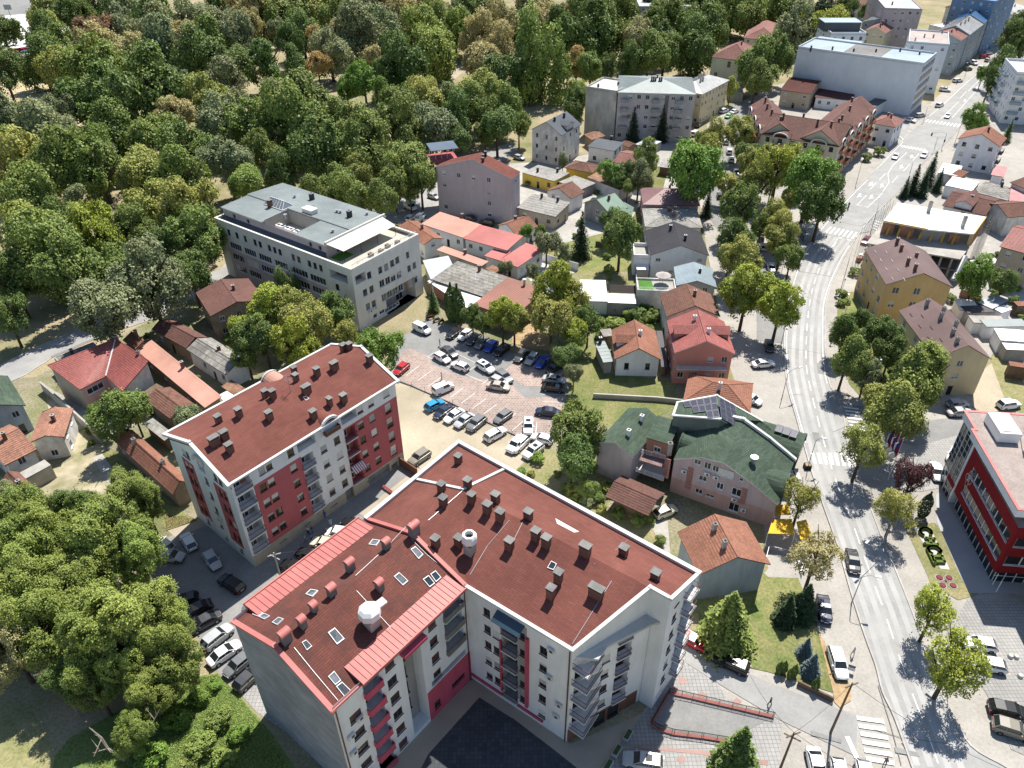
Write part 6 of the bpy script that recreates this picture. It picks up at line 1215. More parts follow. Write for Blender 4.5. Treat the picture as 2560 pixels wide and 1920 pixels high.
block('grey-mauve flats with hedges on the roof at the top edge', T3(3, 0, (1010, 75), (1335, 85), (1520, -60)), 20, MAUVE, LIGHTSH, .4, ch=2, short='the hedge-topped flats', win='auto', storeys=6)
def rowb(label, P, z, rise, wall, roofm, st='seam', **k): return house('town_house', label, P, z, 'gx', rise, wall, roofm, st, cat='town house', wcol=2.8, storeys=round(z/3), eaves=TRIMW, over=.2, **k)
rowb('terracotta-roofed town house in the inner row, next to the penthouse block', T3(3, 0, (1015, 290), (1120, 222), (1000, 165)), 12, 2.4, CREAM, TERRAP, 'tile', ch=4, chk='brick')
rowb('silver-roofed town house in the inner row', T3(3, 0, (1125, 222), (1262, 145), (1050, 70)), 13, 2.4, BLUEGREY, SILVER, ch=5, chk='grey')
rowb('terracotta-roofed town house between the second white block and the silver roof', T3(3, 0, (1668, 352), (1745, 300), (1535, 230)), 14, 2.4, BLUEGREY, TERRAP, 'tile', ch=2)
rowb('silver-roofed town house on the main street', T3(3, 0, (1745, 300), (1870, 205), (1640, 150)), 14.5, 3, BLUEGREY, SILVER, ch=4, chk='grey', short='the silver-roofed town house')
rowb('first blue-roofed town house on the main street', T3(3, 0, (1870, 200), (1945, 130), (1710, 90)), 15, 3, BLUEGREY, BLUESH, ch=3, chk='dark', short='the blue-roofed town houses')
rowb('second blue-roofed town house, further up the main street', T3(3, 0, (1945, 130), (2010, 70), (1790, 30)), 15.5, 3, BLUEGREY, BLUESH, ch=3, chk='dark')
block('tall blue-grey block at the far end of the main street', T3(3, 0, (1960, 20), (2150, -40), (2000, -140)), 22, stucco('steel_blue_render', (.18, .27, .40)), BLUESH, .5, ch=0, win='auto', storeys=7)
block('low pale roofs behind the silver town houses', T3(3, 0, (1395, 215), (1500, 240), (1610, 120)), 8, WHITE, MEMBR, .2, ch=2, win=None)
for i, (x0, y0, x1, y1, x2, y2, z, rf_) in enumerate(((520, 20, 830, 60, 900, -30, 7, TERRAO), (640, -40, 900, -10, 1000, -90, 7, TERRAP), (880, 20, 1000, 40, 1040, -20, 6, TERRA), (1530, 60, 1660, 80, 1720, 0, 8, TERRAO), (2150, 130, 2240, 60, 2100, 20, 6, MEMBR))):
    house('house', ('brown hipped roof at the top of the view beyond the yellow-green trees', 'pinkish roof at the very top edge, left of the hedge-topped flats', 'small orange roof behind the inner row', 'brown roof behind the blue-roofed town houses', 'pale low roof at the far end of the street')[i], T3(3, 0, (x0, y0), (x1, y1), (x2, y2)), z, 'hip', 2, OLDWHITE, rf_, 'tile', ch=1, win=None)
house('institute', 'pale grey institute at the top edge behind the park trees', T3(2, 0, (1100, 60), (1620, 60), (1620, -60)), 14, 'flat', .4, stucco('pale_blue_grey_render', (.5, .53, .56)), MEMBR, cat='public building', ch=0, win='auto', wcol=5, wsz=(1.6, 2.4), storeys=3)
house('pavilion', 'low white pavilion in the park trees', T3(2, 0, (1110, 190), (1220, 240), (1300, 150)), 5, 'shed', .3, WHITE, LIGHTSH, 'plain', ch=0, win='few', cat='pavilion')
house('kiosk', 'white flat-roofed canopy beside the pale green villa', T3(2, 0, (1880, 800), (2000, 805), (2030, 750)), 3.4, 'flat', .1, GREYR, CONC, ch=0, win=None, cat='canopy')
# --- right side of the main street
rt, ro, E, Fp = block('white modern flats with stacked balconies at the right edge', T3(3, 0, (2045, 520), (2150, 640), (2420, 480)), 17, WHITE, MEMBR, .8, ch=1, chk='grey', short='the white flats at the right edge', win='auto', storeys=5)
for k in range(4):
    p0, p1 = Fp[k], Fp[(k+1) % 4]; d = (p1-p0); L = d.length; d /= L; m = (p0+p1)/2
    if V2(d.y, -d.x).dot(-m) > 0:
        for f in range(1, 5):
            for j in range(max(1, int(L/7))): balcony(rt, p0, p1, 1+j*7, 4.5+j*7, f*3.4, 1.3, WHITE, STEELBL, True)
rt, ro, E, Fp = house('house', 'white four-storey house with a bright orange roof and dark balconies', T3(3, 0, (1637, 1200), (2003, 1268), (2065, 1195)), 8.8, 'gy', 2.8, WHITE, TERRA, 'tile', ch=1, chk='brick', short='the orange-roofed white house', storeys=3, frame=FRAMEB, eaves=REDTILE)
k = min(range(4), key=lambda i: (Fp[i]+Fp[(i+1) % 4]).y); L = (Fp[(k+1) % 4]-Fp[k]).length
for f in range(3): balcony(rt, Fp[k], Fp[(k+1) % 4], L*.5, L*.5+3.2, 2.2+f*2.9, 1.1, FRAMEB, FRAMED)
house('shed', 'white flat roof shed below the orange-roofed white house', T3(3, 0, (1470, 1490), (1640, 1520), (1745, 1445)), 3.2, 'flat', .05, WHITE, WHITEROOF, ch=0, win=None)
house('shed', 'large white flat roof beside the dark spruces', T3(3, 0, (1530, 1600), (1765, 1650), (1830, 1570)), 3.4, 'flat', .05, WHITE, WHITEROOF, ch=0, win=None)
house('shed', 'little orange tiled lean-to among the white sheds', T3(3, 0, (1560, 1520), (1650, 1545), (1690, 1490)), 3.0, 'shed', .6, ROUGHW, TERRA, ch=0, win=None)
house('shed', 'pink sheet roofed shed right of the orange-roofed white house', T3(3, 0, (1925, 1510), (2040, 1530), (2080, 1450)), 3.0, 'shed', .2, WHITE, M('pink_sheet', (.5, .25, .25)), 'plain', ch=0, win=None)
house('shed', 'wide grey fibre roofed shed by the white sheds', [t(3, 0, 1765, 1655), t(3, 1, 2070, 75), t(3, 0, 2130, 1640)], 3.2, 'shed', .3, GREYR, FIBRE, 'fibre', ch=1, chk='dark', win=None)
house('house', 'brown-tiled house at the far right edge', T3(3, 0, (2090, 1575), (2240, 1640), (2300, 1470)), 5, 'gx', 1.4, OLDWHITE, TERRAO, ch=0, win=None)
rt, ro, E, Fp = house('house', 'brown-tiled house with a black-trimmed dormer behind the building site', T3(3, 1, (1505, 115), (1880, 205), (1948, 50)), 4.8, 'gx', 1.6, WHITE, TERRAB, ch=1, chk='dark', short='the dormer house behind the building site', win='few')
dormer(rt, ro, E, .45, TERRAB, WHITE, 4.0, 1, 1.6)
rt, ro, E, Fp = house('apartment_house', 'ochre house with a brown metal roof nearest the building site', T3(3, 1, (832, 490), (1020, 800), (1615, 842)), 10.0, 'gx', 3.0, YELLOW, BROWNSH, 'plain', ch=5, chk='plain', short='the ochre house', cat='apartment house', storeys=3, wcol=3.4, wsz=(1.4, 1.5), over=.3)
def snow_bars(rt, E, n, m=GALV):
    f = [[E[0], E[1], (E[1]+E[2])/2+Z(3), (E[3]+E[0])/2+Z(3)]]
    for i in range(n):
        for j in (0, 1):
            b = MB(); a = E[0].lerp(E[1], (i+.5+.4*j)/n); r_ = ((E[3]+E[0])/2+Z(3)).lerp((E[1]+E[2])/2+Z(3), (i+.5+.4*j)/n); p = a.lerp(r_, .22+.25*j)+Z(.08); d = (E[1]-E[0]).normalized(); b.tube(p, p+d*1.3+Z(0), .06, seg=4); b.build('snow_guard', m, rt)
snow_bars(rt, E, 4)
rt, ro, E, Fp = house('apartment_house', 'pale yellow house with brown metal roof and pale chimneys, nearer of two brown roofs', T3(3, 1, (1130, 1025), (1440, 1440), (1945, 1458)), 8.5, 'gx', 3.0, PALEY, BROWNSH, 'plain', ch=6, chk='grey', short='the pale yellow house', cat='apartment house', storeys=3, wcol=5, wsz=(1.1, 1.2), over=.3)
snow_bars(rt, E, 4, FRAMEB)
house('house', 'beige house with a red tiled roof at the right edge', T3(3, 1, (2000, 470), (2330, 560), (2330, 330)), 9.0, 'gx', 2.4, BEIGE, REDTILE, 'tile', ch=1, chk='dark', short='the beige red-roofed house', storeys=3)
house('house', 'brown roofed house corner at the right edge above the red-tiled roof', T3(3, 1, (2070, 220), (2330, 200), (2330, 60)), 5.5, 'gx', 1.6, OLDWHITE, TERRAO, ch=0, win=None)
house('shed', 'pink roofed long shed at the right edge', T3(3, 1, (2080, 100), (2260, 130), (2260, 0)), 3.4, 'shed', .4, WHITE, M('pink_sheet', (.5, .25, .25)), 'plain', ch=0, win=None)
for lb, p0, p1, p2, z, rf_, wl_ in (('white roofed garden shed by the brick wall', (1610, 920), (1660, 1020), (1800, 980), 2.8, WHITEROOF, WHITE), ('long dark corrugated shed roof behind the pale yellow house', (1660, 985), (1720, 1045), (2005, 1085), 2.9, DARKSH, GREYR), ('pale blue-grey flat shed roof', (1815, 955), (1940, 1010), (2000, 905), 3.2, LIGHTSH, DARKBLUE),
                                ('small white flat roof next to the blue-grey shed', (1945, 1005), (2020, 1045), (2055, 990), 2.9, WHITEROOF, WHITE), ('pale slab shed roof behind the corrugated shed', (1730, 1065), (1780, 1130), (2030, 1100), 2.8, CONC, WHITE), ('grey flat garage roof near the right edge', (1830, 1100), (1890, 1165), (2260, 1170), 3.0, GREYSH, WHITE),
                                ('white garage with a bright flat roof', (1950, 1175), (2010, 1280), (2260, 1290), 3.2, WHITEROOF, WHITE), ('low white store roof below the garages', (2020, 1300), (2060, 1360), (2260, 1370), 2.8, WHITEROOF, GREYR), ('orange tiled hut at the right edge', (2120, 945), (2160, 985), (2260, 960), 2.8, TERRA, WOOD), ('orange tiled summerhouse at the right edge', (2080, 1460), (2090, 1500), (2260, 1510), 2.9, TERRA, WOOD), ('white sheet canopy by the back lane', (1740, 590), (1810, 640), (1890, 530), 2.8, WHITEROOF, GALV)):
    house('shed', lb, T3(3, 1, p0, p1, p2), z, 'shed', .15, wl_, rf_, 'plain', ch=0, win=None, over=.1)
# --- building under construction
bs = thing('building_site', 'building shell under construction with bright white slab roof, bare brick and yellow formwork', 'construction site', W(3, 1, 1450, 500, 0)); c_ = bs.location; LM.append(('the building site', c_.x, c_.y))
q = [W(3, 1, 1000, 250, 9.2), W(3, 1, 1380, 322, 9.2), W(3, 1, 1780, 362, 9.2), W(3, 1, 1885, 215, 9.2), W(3, 1, 1120, 92, 9.2)]
b = MB(); b.slab(q, .3); b.build('roof_slab', WHITEROOF, bs)
lo = [W(3, 1, 850, 440, 5.6), W(3, 1, 1660, 580, 5.6), W(3, 1, 1740, 480, 5.6), W(3, 1, 1760, 330, 5.6), W(3, 1, 1030, 210, 5.6)]; b = MB(); b.slab(lo, .3); b.build('floor_slab', CONC, bs)
b = MB(); b.slab([p-Z(2.9) for p in lo], .3); b.build('floor_slab', CONCD, bs)
def wl_(p, q_, z0, z1, m, nm='wall'):
    b = MB(); d = (q_-p); L = d.length; b.box(V2((p.x+q_.x)/2, (p.y+q_.y)/2, z0), L, .25, z1-z0, 0, d); return b.build(nm, m, bs)
A_, B_, C_, D_ = q[0].lerp(q[4], .06), q[1].lerp(q[4], .12), q[2].lerp(q[3], .1), q[1].lerp(q[2], .5)
wl_(A_, A_.lerp(B_, .3), 5.6, 8.9, BRICK); wl_(A_.lerp(B_, .42), A_.lerp(B_, .8), 5.6, 8.9, BRICK); wl_(B_, B_.lerp(C_, .45), 5.6, 8.9, GREYR); wl_(B_.lerp(C_, .55), B_.lerp(C_, .75), 5.6, 8.0, BRICK); wl_(C_.lerp(B_, .08), C_, 5.6, 8.9, YELLOW); wl_(A_, q[4], 5.6, 8.9, CONC); wl_(C_, q[3], 5.6, 8.9, BRICK)
for i in range(9):
    p = lo[0].lerp(lo[1], (i+.3)/9)+(lo[4]-lo[0])*.02; b = MB(); b.box(V2(p.x, p.y, 0), .35, .35, 5.4, 0); b.build('column', CONC, bs)
wl_(lo[0].lerp(lo[4], .4), lo[1].lerp(lo[2], .9), 0, 5.3, CONCD)
for i in range(7):
    p = A_.lerp(C_, (i+.6)/8.2); o_ = (lo[0]-A_); o_.z = 0; s = o_.normalized(); b = MB(); b.slab([V2(p.x, p.y, 8.6), V2(p.x+.5, p.y-.1, 8.6), V2(p.x+.5, p.y-.1, 5.7)+s*1.2, V2(p.x, p.y, 5.7)+s*1.2], .08); b.build('formwork_board', TIMBERY, bs)
for a, e in ((q[0], q[1]), (q[2], q[3])): b = MB(); b.tube(a, e, .16, seg=4); b.build('edge_formwork', TIMBERY, bs)
for x, y in ((1385, 170), (1680, 300)): p = hit(t(3, 1, x, y), [q]); place('chimney', chimney_mesh('grey', .7, .7, 2.6), bs, p-bs.location)
for i in range(10):
    for (a, e) in ((lo[0], q[4]),): p = a.lerp(V2(e.x, e.y, 5.6), i/9)+V2(-1.0, .2, 0); b = MB(); b.tube(V2(p.x, p.y, 0), V2(p.x, p.y, 9.8), .04, seg=4); b.tube(V2(p.x-.9, p.y, 0), V2(p.x-.9, p.y, 9.8), .04, seg=4); [b.tube(V2(p.x-.9, p.y, z), V2(p.x, p.y, z), .03, seg=4) for z in (2, 4, 6, 8)]; tag(b.build('scaffold_frame', GALV, bs), kind='stuff')
for i in range(8): p = q[2].lerp(q[3], i/7)+V2(1.0, -.3, 0); b = MB(); b.tube(V2(p.x, p.y, 0), V2(p.x, p.y, 9.8), .04, seg=4); b.tube(V2(p.x+.9, p.y, 0), V2(p.x+.9, p.y, 9.8), .04, seg=4); [b.tube(V2(p.x, p.y, z), V2(p.x+.9, p.y, z), .03, seg=4) for z in (2, 4, 6, 8)]; tag(b.build('scaffold_frame', GALV, bs), kind='stuff')
b = MB(); p, e = W(3, 1, 1700, 560, 5), W(3, 1, 1600, 760, 1.5)
b.tube(p, e, .7, .6, 8); b.build('rubble_chute', GALV, bs)
# --- green-roofed pink apartment house with solar panels
s5 = lambda x, y: (1480+x*.21700, 960+y*.21700)
g0 = at(s5(890, 1235), 0); g1_ = at(s5(2060, 1655), 0); dg = (g1_-g0).normalized(); ng = V2(-dg.y, dg.x)
gp_ = lambda x, y: on_facade(g0, g1_, s5(x, y))
prof = [gp_(*p) for p in ((880, 822), (1270, 826), (1530, 888), (1850, 1122), (2150, 1372))]; prof[0] = (0.0, prof[0][1])
GP = lambda u, v, z: g0+dg*u+ng*v+Z(z)
gr = thing('apartment_house', 'pink and lilac apartment house with a curved green shingle roof and solar panels', 'apartment house', GP(8, 6, 0)); LM.append(('the pink house with solar panels', gr.location.x, gr.location.y))
umax = prof[-1][0]-.3; b = MB(); hw = []
for x, y, w, h in ((1222, 885, 1.1, 1.2), (1335, 935, 1.1, 1.3), (1428, 970, 1.0, 1.2), (1548, 1025, 2.4, 1.3), (1280, 1082, 1.3, 1.0), (1478, 1170, 1.1, 1.3), (1230, 1238, 1.2, .9), (1358, 1290, 1.4, .5), (1668, 1240, 1.5, 1.5), (985, 1320, 1.7, .9), (1102, 1370, 2.4, .9), (1265, 1440, 2.4, .9), (1632, 1422, 1.6, 1.6), (1722, 1095, .7, .6)):
    u, z = gp_(x, y); hw.append((u, z, w, h, .2, 2))
zmin = min(p[1] for p in prof)-.3
facade(b, GP(0, 0, 0), GP(umax, 0, 0), 0, zmin, 0, [h for h in hw if h[1]+h[3]/2 < zmin], [(0, umax, 0, 3.2, 1)])
top = [(u, z-.05) for u, z in prof]; top[-1] = (umax, max(zmin, prof[-1][1]-.05))
b.poly([GP(0, 0, zmin), GP(umax, 0, zmin)]+[GP(u, 0, z) for u, z in top[::-1]], 0)
DG = 9.0
facade(b, GP(umax, 0, 0), GP(umax, DG, 0), 0, zmin, 0, [(2, 2, 1.2, 1.4, .2, 2), (5.5, 2, 1.2, 1.4, .2, 2)]); facade(b, GP(0, DG, 0), GP(0, 0, 0), 0, prof[0][1]-.1, 0)
b.build('wall', [stucco('lilac_pink_render', (.50, .40, .41)), stucco('dusty_pink_render', (.47, .31, .28)), DARK], gr)
for u, z, w, h, _, _ in hw:
    if z+h/2 < zmin: window(gr, GP(0, 0, 0), GP(umax, 0, 0), u, z, w, h, FRAMEW, None, SHUT, shp=.2)
    else: window(gr, GP(0, -.17, 0), GP(umax, -.17, 0), u, z, w, h, FRAMEW, None, SHUT, shp=.2)
for x, y in ((1065, 1000), (1330, 1030), (1430, 1070), (1640, 1320), (1335, 1425), (1745, 1445)):
    u, z = gp_(x, y); aircon(gr, GP(0, 0, 0), GP(umax, 0, 0), u, z-.3)
b = MB()
for x0, y0, n in ((1140, 970, 11), (1760, 1210, 8), (880, 870, 10)):
    for k in range(n):
        u, z = gp_(x0, y0); b.box(GP(u, -.06, z-.2-k*.42), .9, .1, .34, 0, dg)
tag(b.build('quoin_blocks', stucco('quoin_pink', (.40, .21, .19)), gr), kind='stuff')
facs = []
for (u0, z0), (u1, z1) in zip(prof[:-1], prof[1:]): facs.append([GP(u0-.0, -.4, z0), GP(u1, -.4, z1), GP(u1, DG, z1+1.6), GP(u0, DG, z0+1.6)])
rg = roof_on(gr, facs, GREENSH, 'plain', .2, TRIMW)
coping(gr, [GP(u, DG, z+1.75) for u, z in prof], .5, .45)
arch_dormer(gr, V2(*GP(umax+.2, 0, 0).xy), V2(*GP(umax+.2, DG, 0).xy), 3.6, prof[-1][1]-.3, 2.7, 6.0, GREENSH, DARKBLUE, GREENSH, open_=False)
arch_dormer(gr, V2(*GP(0, DG, 0).xy), V2(*GP(0, 0, 0).xy), 5.0, prof[0][1]-.2, 2.0, 5.0, GREENSH, DARKBLUE, GREENSH, open_=False)
# rear volume with the solar roof
e = [at(s5(935, 362), 11), at(s5(1690, 530), 8.8), at(s5(1955, 425), 8.8), at(s5(985, 213), 11)]
r0_, r1_ = at(s5(1478, 402), 12.6), at(s5(1440, 132), 12.6)
FS = [[e[0], r0_, r1_, e[3]], [r0_, e[1], e[2], r1_]]
b = MB(); inner = [e[0], r0_, e[1], e[2], r1_, e[3]]
for p, q_ in ((e[0], r0_), (r0_, e[1]), (e[1], e[2]), (e[2], r1_), (r1_, e[3]), (e[3], e[0])): b.poly([V2(p.x, p.y, 0), V2(q_.x, q_.y, 0), q_-Z(.1), p-Z(.1)])
b.build('rear_wall', [stucco('rear_green_grey', (.16, .19, .17))], gr)
rg2 = roof_on(gr, FS, GREENSH, 'plain', .2, TRIMW); coping(gr, [e[3], e[0], r0_], .35, .25); coping(gr, [e[3], r1_, e[2]], .35, .25)
def solar(fac, c00, c10, c11, c01, nu, nv, skip=()):
    P = [hit(s5(*p), fac) for p in (c00, c10, c11, c01)]; n, u, w = basis([Vector(p) for p in fac[0]])
    for i in range(nu):
        for j in range(nv):
            if (i, j) in skip: continue
            f = lambda a, c: P[0].lerp(P[1], a).lerp(P[3].lerp(P[2], a), c)
            k = [f((i+.03)/nu, (j+.03)/nv), f((i+.97)/nu, (j+.03)/nv), f((i+.97)/nu, (j+.97)/nv), f((i+.03)/nu, (j+.97)/nv)]; m_ = sum(k, Vector())/4
            b = MB(); hi = [p+n*.16 for p in k]; ki = [p.lerp(m_+n*.16, .07)+n*.004 for p in hi]
            if (hi[1]-hi[0]).cross(hi[2]-hi[0]).dot(n) < 0: hi = hi[::-1]; ki = ki[::-1]
            b.poly(hi, 0); b.poly([p+n*.006 for p in ki], 1)
            for a in range(4): b.poly([hi[a]-n*.05, hi[(a+1) % 4]-n*.05, hi[(a+1) % 4], hi[a]], 0)
            b.build('solar_panel', [GALV, SOLAR], rg2)
solar([FS[0]], (1045, 210), (1440, 148), (1470, 385), (1130, 420), 5, 3, {(0, 1), (0, 2), (1, 2), (2, 2)})
solar([FS[1]], (1455, 150), (1635, 245), (1690, 520), (1480, 390), 3, 4)
b = MB(); q = [e[1], e[2], GP(umax+.3, DG+5.5, 4.4), GP(umax+.3, DG+.2, 4.4)]; b.slab([q[3], q[2], q[1], q[0]][::-1], .2); b.build('rear_roof', GREENSH, gr)
arch_dormer(gr, V2(*GP(umax+.2, DG+.2, 0).xy), V2(*GP(umax+.2, DG+10, 0).xy), 4.8, 4.4, 4.2, 7.0, GREENSH, DARKBLUE, GREENSH, open_=False, rise=3.2)
c0 = GP(umax-3.2, DG+4.5, 8.0); b = MB()
for k in range(3):
    b = MB(); p = c0+dg*(k*1.2-1.0)-ng*(k*.1); b.slab([p, p+dg*1.12, p+dg*1.12+ng*1.9+Z(.1), p+ng*1.9+Z(.1)], .06, 1, 0); b.build('solar_panel', [GALV, SOLAR], rg2)
for x, y, kd, h in ((890, 770, 'grey', 1.6), (1858, 905, 'pipe', 1.0)): chimney(rg, hit(s5(x, y), facs), kd, .7, .7, h)
# left wing and the dormer link
rt, ro, E, Fp = house('house', 'lilac side wing with a green gable roof and row of small roof vents', [s5(50, 672), s5(470, 850), s5(730, 400)], 6.6, 'gy', 1.6, stucco('lilac_render', (.50, .45, .47)), GREENSH, 'plain', ch=2, chk='white', short='the lilac side wing', win=None, eaves=TRIMW, over=.15)
rt, ro, E, Fp = house('house', 'narrow link with a green sloping roof, red brick dormer and a striped terrace', [s5(625, 615), s5(900, 700), s5(960, 470)], 8.2, 'shed', .9, BRICK, GREENSH, 'plain', ch=0, win='auto', storeys=2, wcol=3, eaves=FRAMEB, over=.1)
tb = MB(); q = [at(s5(570, 800), 5.4), at(s5(840, 870), 5.4), at(s5(800, 960), 5.2), at(s5(545, 880), 5.2)]
tb.slab([V2(p.x, p.y, 5.3) for p in q[::-1]], .25); o = tb.build('terrace', M('striped_terrace', (.3, .2, .19), brick=(.35, 3.0), offset=0, mortar=(.12, .08, .08)), rt); railing(rt, [q[0]+Z(0), q[1]+Z(0)], .9, FRAMEW, bars=False)
b = MB(); b.slab([at(s5(520, 1000), 2.9), at(s5(820, 1110), 2.9), at(s5(850, 900), 2.9), at(s5(550, 830), 2.9)], .2); o = b.build('balcony', TRIMW, rt); railing(o, [at(s5(500, 1010), 2.9), at(s5(820, 1120), 2.9)], 1.0, FRAMEW, bars=False)
house('carport', 'brown tiled open carport in the back garden of the pink house', [s5(150, 1295), s5(650, 1520), s5(900, 1290)], 3.2, 'gx', 1.0, WOOD, TERRAB, ch=0, win=None, short='the tiled carport', over=1.2)
house('house', 'blue-grey house with a large mottled orange tile roof and two chimneys', T3(2, 2, (1610, 1655), (2235, 1560), (2100, 1180)), 6.0, 'gy', 2.6, BLUEGREY, TERRA, ch=2, chk='grey', short='the blue-grey house with the orange roof', win=None, over=.5)
aw = thing('awning', 'bright yellow awning over the pavement cafe beside the pink house', 'awning', W(3, 2, 150, 1200, 0))
YEL = M('yellow_awning', (.75, .42, .03), (.6, .35, .04), scale=3)
for pts in (((75, 1040), (180, 1045), (195, 1130), (60, 1130)), ((40, 1165), (205, 1165), (235, 1300), (0, 1290)), ((245, 1190), (330, 1170), (405, 1370), (280, 1340))):
    b = MB(); b.slab([W(3, 2, *p, 2.9) for p in pts], .06); b.build('cloth', YEL, aw)
for x, y in ((60, 1140), (230, 1300), (0, 1290), (400, 1365)): p = W(3, 2, x, y, 2.85); b = MB(); b.tube(V2(p.x, p.y, 0), p, .05); b.build('post', FRAMEW, aw)
# ================================================================ trees and shrubs
def leaf_material():
    m = bpy.data.materials.new('foliage'); m.use_nodes = True; nt = m.node_tree; n = nt.nodes; L = nt.links.new; n.clear()
    out = n.new('ShaderNodeOutputMaterial'); oi = n.new('ShaderNodeObjectInfo'); at_ = n.new('ShaderNodeAttribute'); at_.attribute_name = 'tone'
    hs = n.new('ShaderNodeHueSaturation'); L(oi.outputs['Color'], hs.inputs['Color'])
    mv = n.new('ShaderNodeMapRange'); mv.inputs[3].default_value = 0.62; mv.inputs[4].default_value = 1.9; L(at_.outputs['Fac'], mv.inputs[0]); L(mv.outputs[0], hs.inputs['Value'])  # wide value range strengthens the highlight painted on crown tops
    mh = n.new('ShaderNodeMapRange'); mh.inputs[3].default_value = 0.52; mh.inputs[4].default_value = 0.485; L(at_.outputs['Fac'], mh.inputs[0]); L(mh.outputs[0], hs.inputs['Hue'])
    p = n.new('ShaderNodeBsdfPrincipled'); p.inputs['Roughness'].default_value = 0.55; p.inputs['Specular IOR Level'].default_value = 0.25; L(hs.outputs[0], p.inputs['Base Color'])
    tr = n.new('ShaderNodeBsdfTranslucent'); L(hs.outputs[0], tr.inputs[0]); mx = n.new('ShaderNodeMixShader'); mx.inputs[0].default_value = 0.22
    L(p.outputs[0], mx.inputs[1]); L(tr.outputs[0], mx.inputs[2]); L(mx.outputs[0], out.inputs[0]); return m
LEAF = leaf_material(); BARK = M('bark', (0.10, 0.075, 0.055), (0.055, 0.042, 0.034), scale=3, rough=0.95, bump=0.5, bscale=10); DEADW = M('dead_wood', (0.34, 0.29, 0.24), (0.22, 0.19, 0.16), scale=3, rough=0.95)
def leaf_mesh(name, C, Nn, ln, wd, tone, R):
    n = len(C); a = R.normal(size=(n, 3)); a -= (a*Nn).sum(1, keepdims=True)*Nn; a /= np.linalg.norm(a, axis=1, keepdims=True)+1e-9
    b = np.cross(Nn, a); l = ln*(0.7+0.6*R.random((n, 1))); w = wd*(0.7+0.6*R.random((n, 1)))
    V = np.stack([C-a*l/2, C-b*w/2+Nn*w*0.12, C+a*l/2, C+b*w/2+Nn*w*0.12], 1).reshape(-1, 3)
    me = bpy.data.meshes.new(name); me.vertices.add(4*n); me.vertices.foreach_set('co', V.astype(np.float32).ravel())
    me.loops.add(4*n); me.loops.foreach_set('vertex_index', np.arange(4*n, dtype=np.int32)); me.polygons.add(n); me.polygons.foreach_set('loop_start', np.arange(0, 4*n, 4, dtype=np.int32))
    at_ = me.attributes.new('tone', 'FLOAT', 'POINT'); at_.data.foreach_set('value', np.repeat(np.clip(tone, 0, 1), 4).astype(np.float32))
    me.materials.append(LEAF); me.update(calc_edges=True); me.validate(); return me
def crown(seed, leaves, ln, wd, nl=13, spread=0.6, lobe=(0.2, 0.48), sparse=0.0, tall=1.0, clumps=230, sg=.075):
    R = np.random.default_rng(seed); cs = []
    while len(cs) < nl:
        p = R.normal(size=3); p /= np.linalg.norm(p); p *= spread*(0.3+0.8*R.random()**0.6)
        if p[2] > -0.4: cs.append(p)
    cs = np.array(cs); rs = R.uniform(*lobe, nl)*(1.15-.5*np.linalg.norm(cs, axis=1)); lt = R.random(nl)
    k = R.choice(nl, size=clumps*4, p=rs**2/(rs**2).sum()); d = R.normal(size=(len(k), 3)); d /= np.linalg.norm(d, axis=1, keepdims=True)
    P = cs[k]+d*(rs[k]*(1+.14*R.normal(size=len(k))))[:, None]; keep = d[:, 2] > -.6
    for j in range(nl): keep &= ~((np.linalg.norm(P-cs[j], axis=1) < rs[j]*.8) & (k != j))
    if sparse: keep &= R.random(len(k)) > sparse*.4
    P, d, k = P[keep][:clumps], d[keep][:clumps], k[keep][:clumps]; n = len(P); tc = R.random(n); sz = R.uniform(.7, 1.4, n)
    j = R.integers(0, n, leaves); q = R.normal(size=(leaves, 3))*sg; q -= d[j]*((q*d[j]).sum(1)*.5)[:, None]; q[:, 2] -= .25*np.abs(q).sum(1)*R.random(leaves)
    C = P[j]+q*sz[j][:, None]; Nn = d[j]*.8+np.array([0, 0, .5])+.5*R.normal(size=(leaves, 3)); Nn /= np.linalg.norm(Nn, axis=1, keepdims=True)
    tone = .15*lt[k[j]]+.3*tc[j]+.42*R.random(leaves)+.18*(C[:, 2]+.5); return leaf_mesh('crown', C*np.array([1, 1, tall]), Nn, ln, wd, tone, R)  # random tone, plus a rise with height that paints a highlight on crown tops
def conifer(seed, layers=26, rad=0.26, droop=0.35, dens=1.0):
    R = np.random.default_rng(seed); C = []; Nn = []; T = []
    for i in range(layers):
        z = 0.06+0.93*i/layers; r = rad*(1-z)**0.85*(0.85+0.3*R.random()); nb = max(5, int(15*(1-z)+4))
        for j in range(nb):
            a = 2*math.pi*(j+R.random()*.8)/nb+i; L = r*(0.75+0.45*R.random()); n = max(3, int(L*60*dens)); tb = R.random()
            for q in range(n):
                f = (q+.5)/n; s = (R.random()-.5)*L*.55*(1-f*.6)
                C.append((math.cos(a)*L*f-math.sin(a)*s, math.sin(a)*L*f+math.cos(a)*s, z-droop*L*f*f+0.012*R.normal()))
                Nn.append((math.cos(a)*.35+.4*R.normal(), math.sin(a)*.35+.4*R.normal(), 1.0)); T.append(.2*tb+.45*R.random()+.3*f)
    C = np.array(C); Nn = np.array(Nn); Nn /= np.linalg.norm(Nn, axis=1, keepdims=True)
    return leaf_mesh('crown', C, Nn, 0.055, 0.026, np.array(T), R)
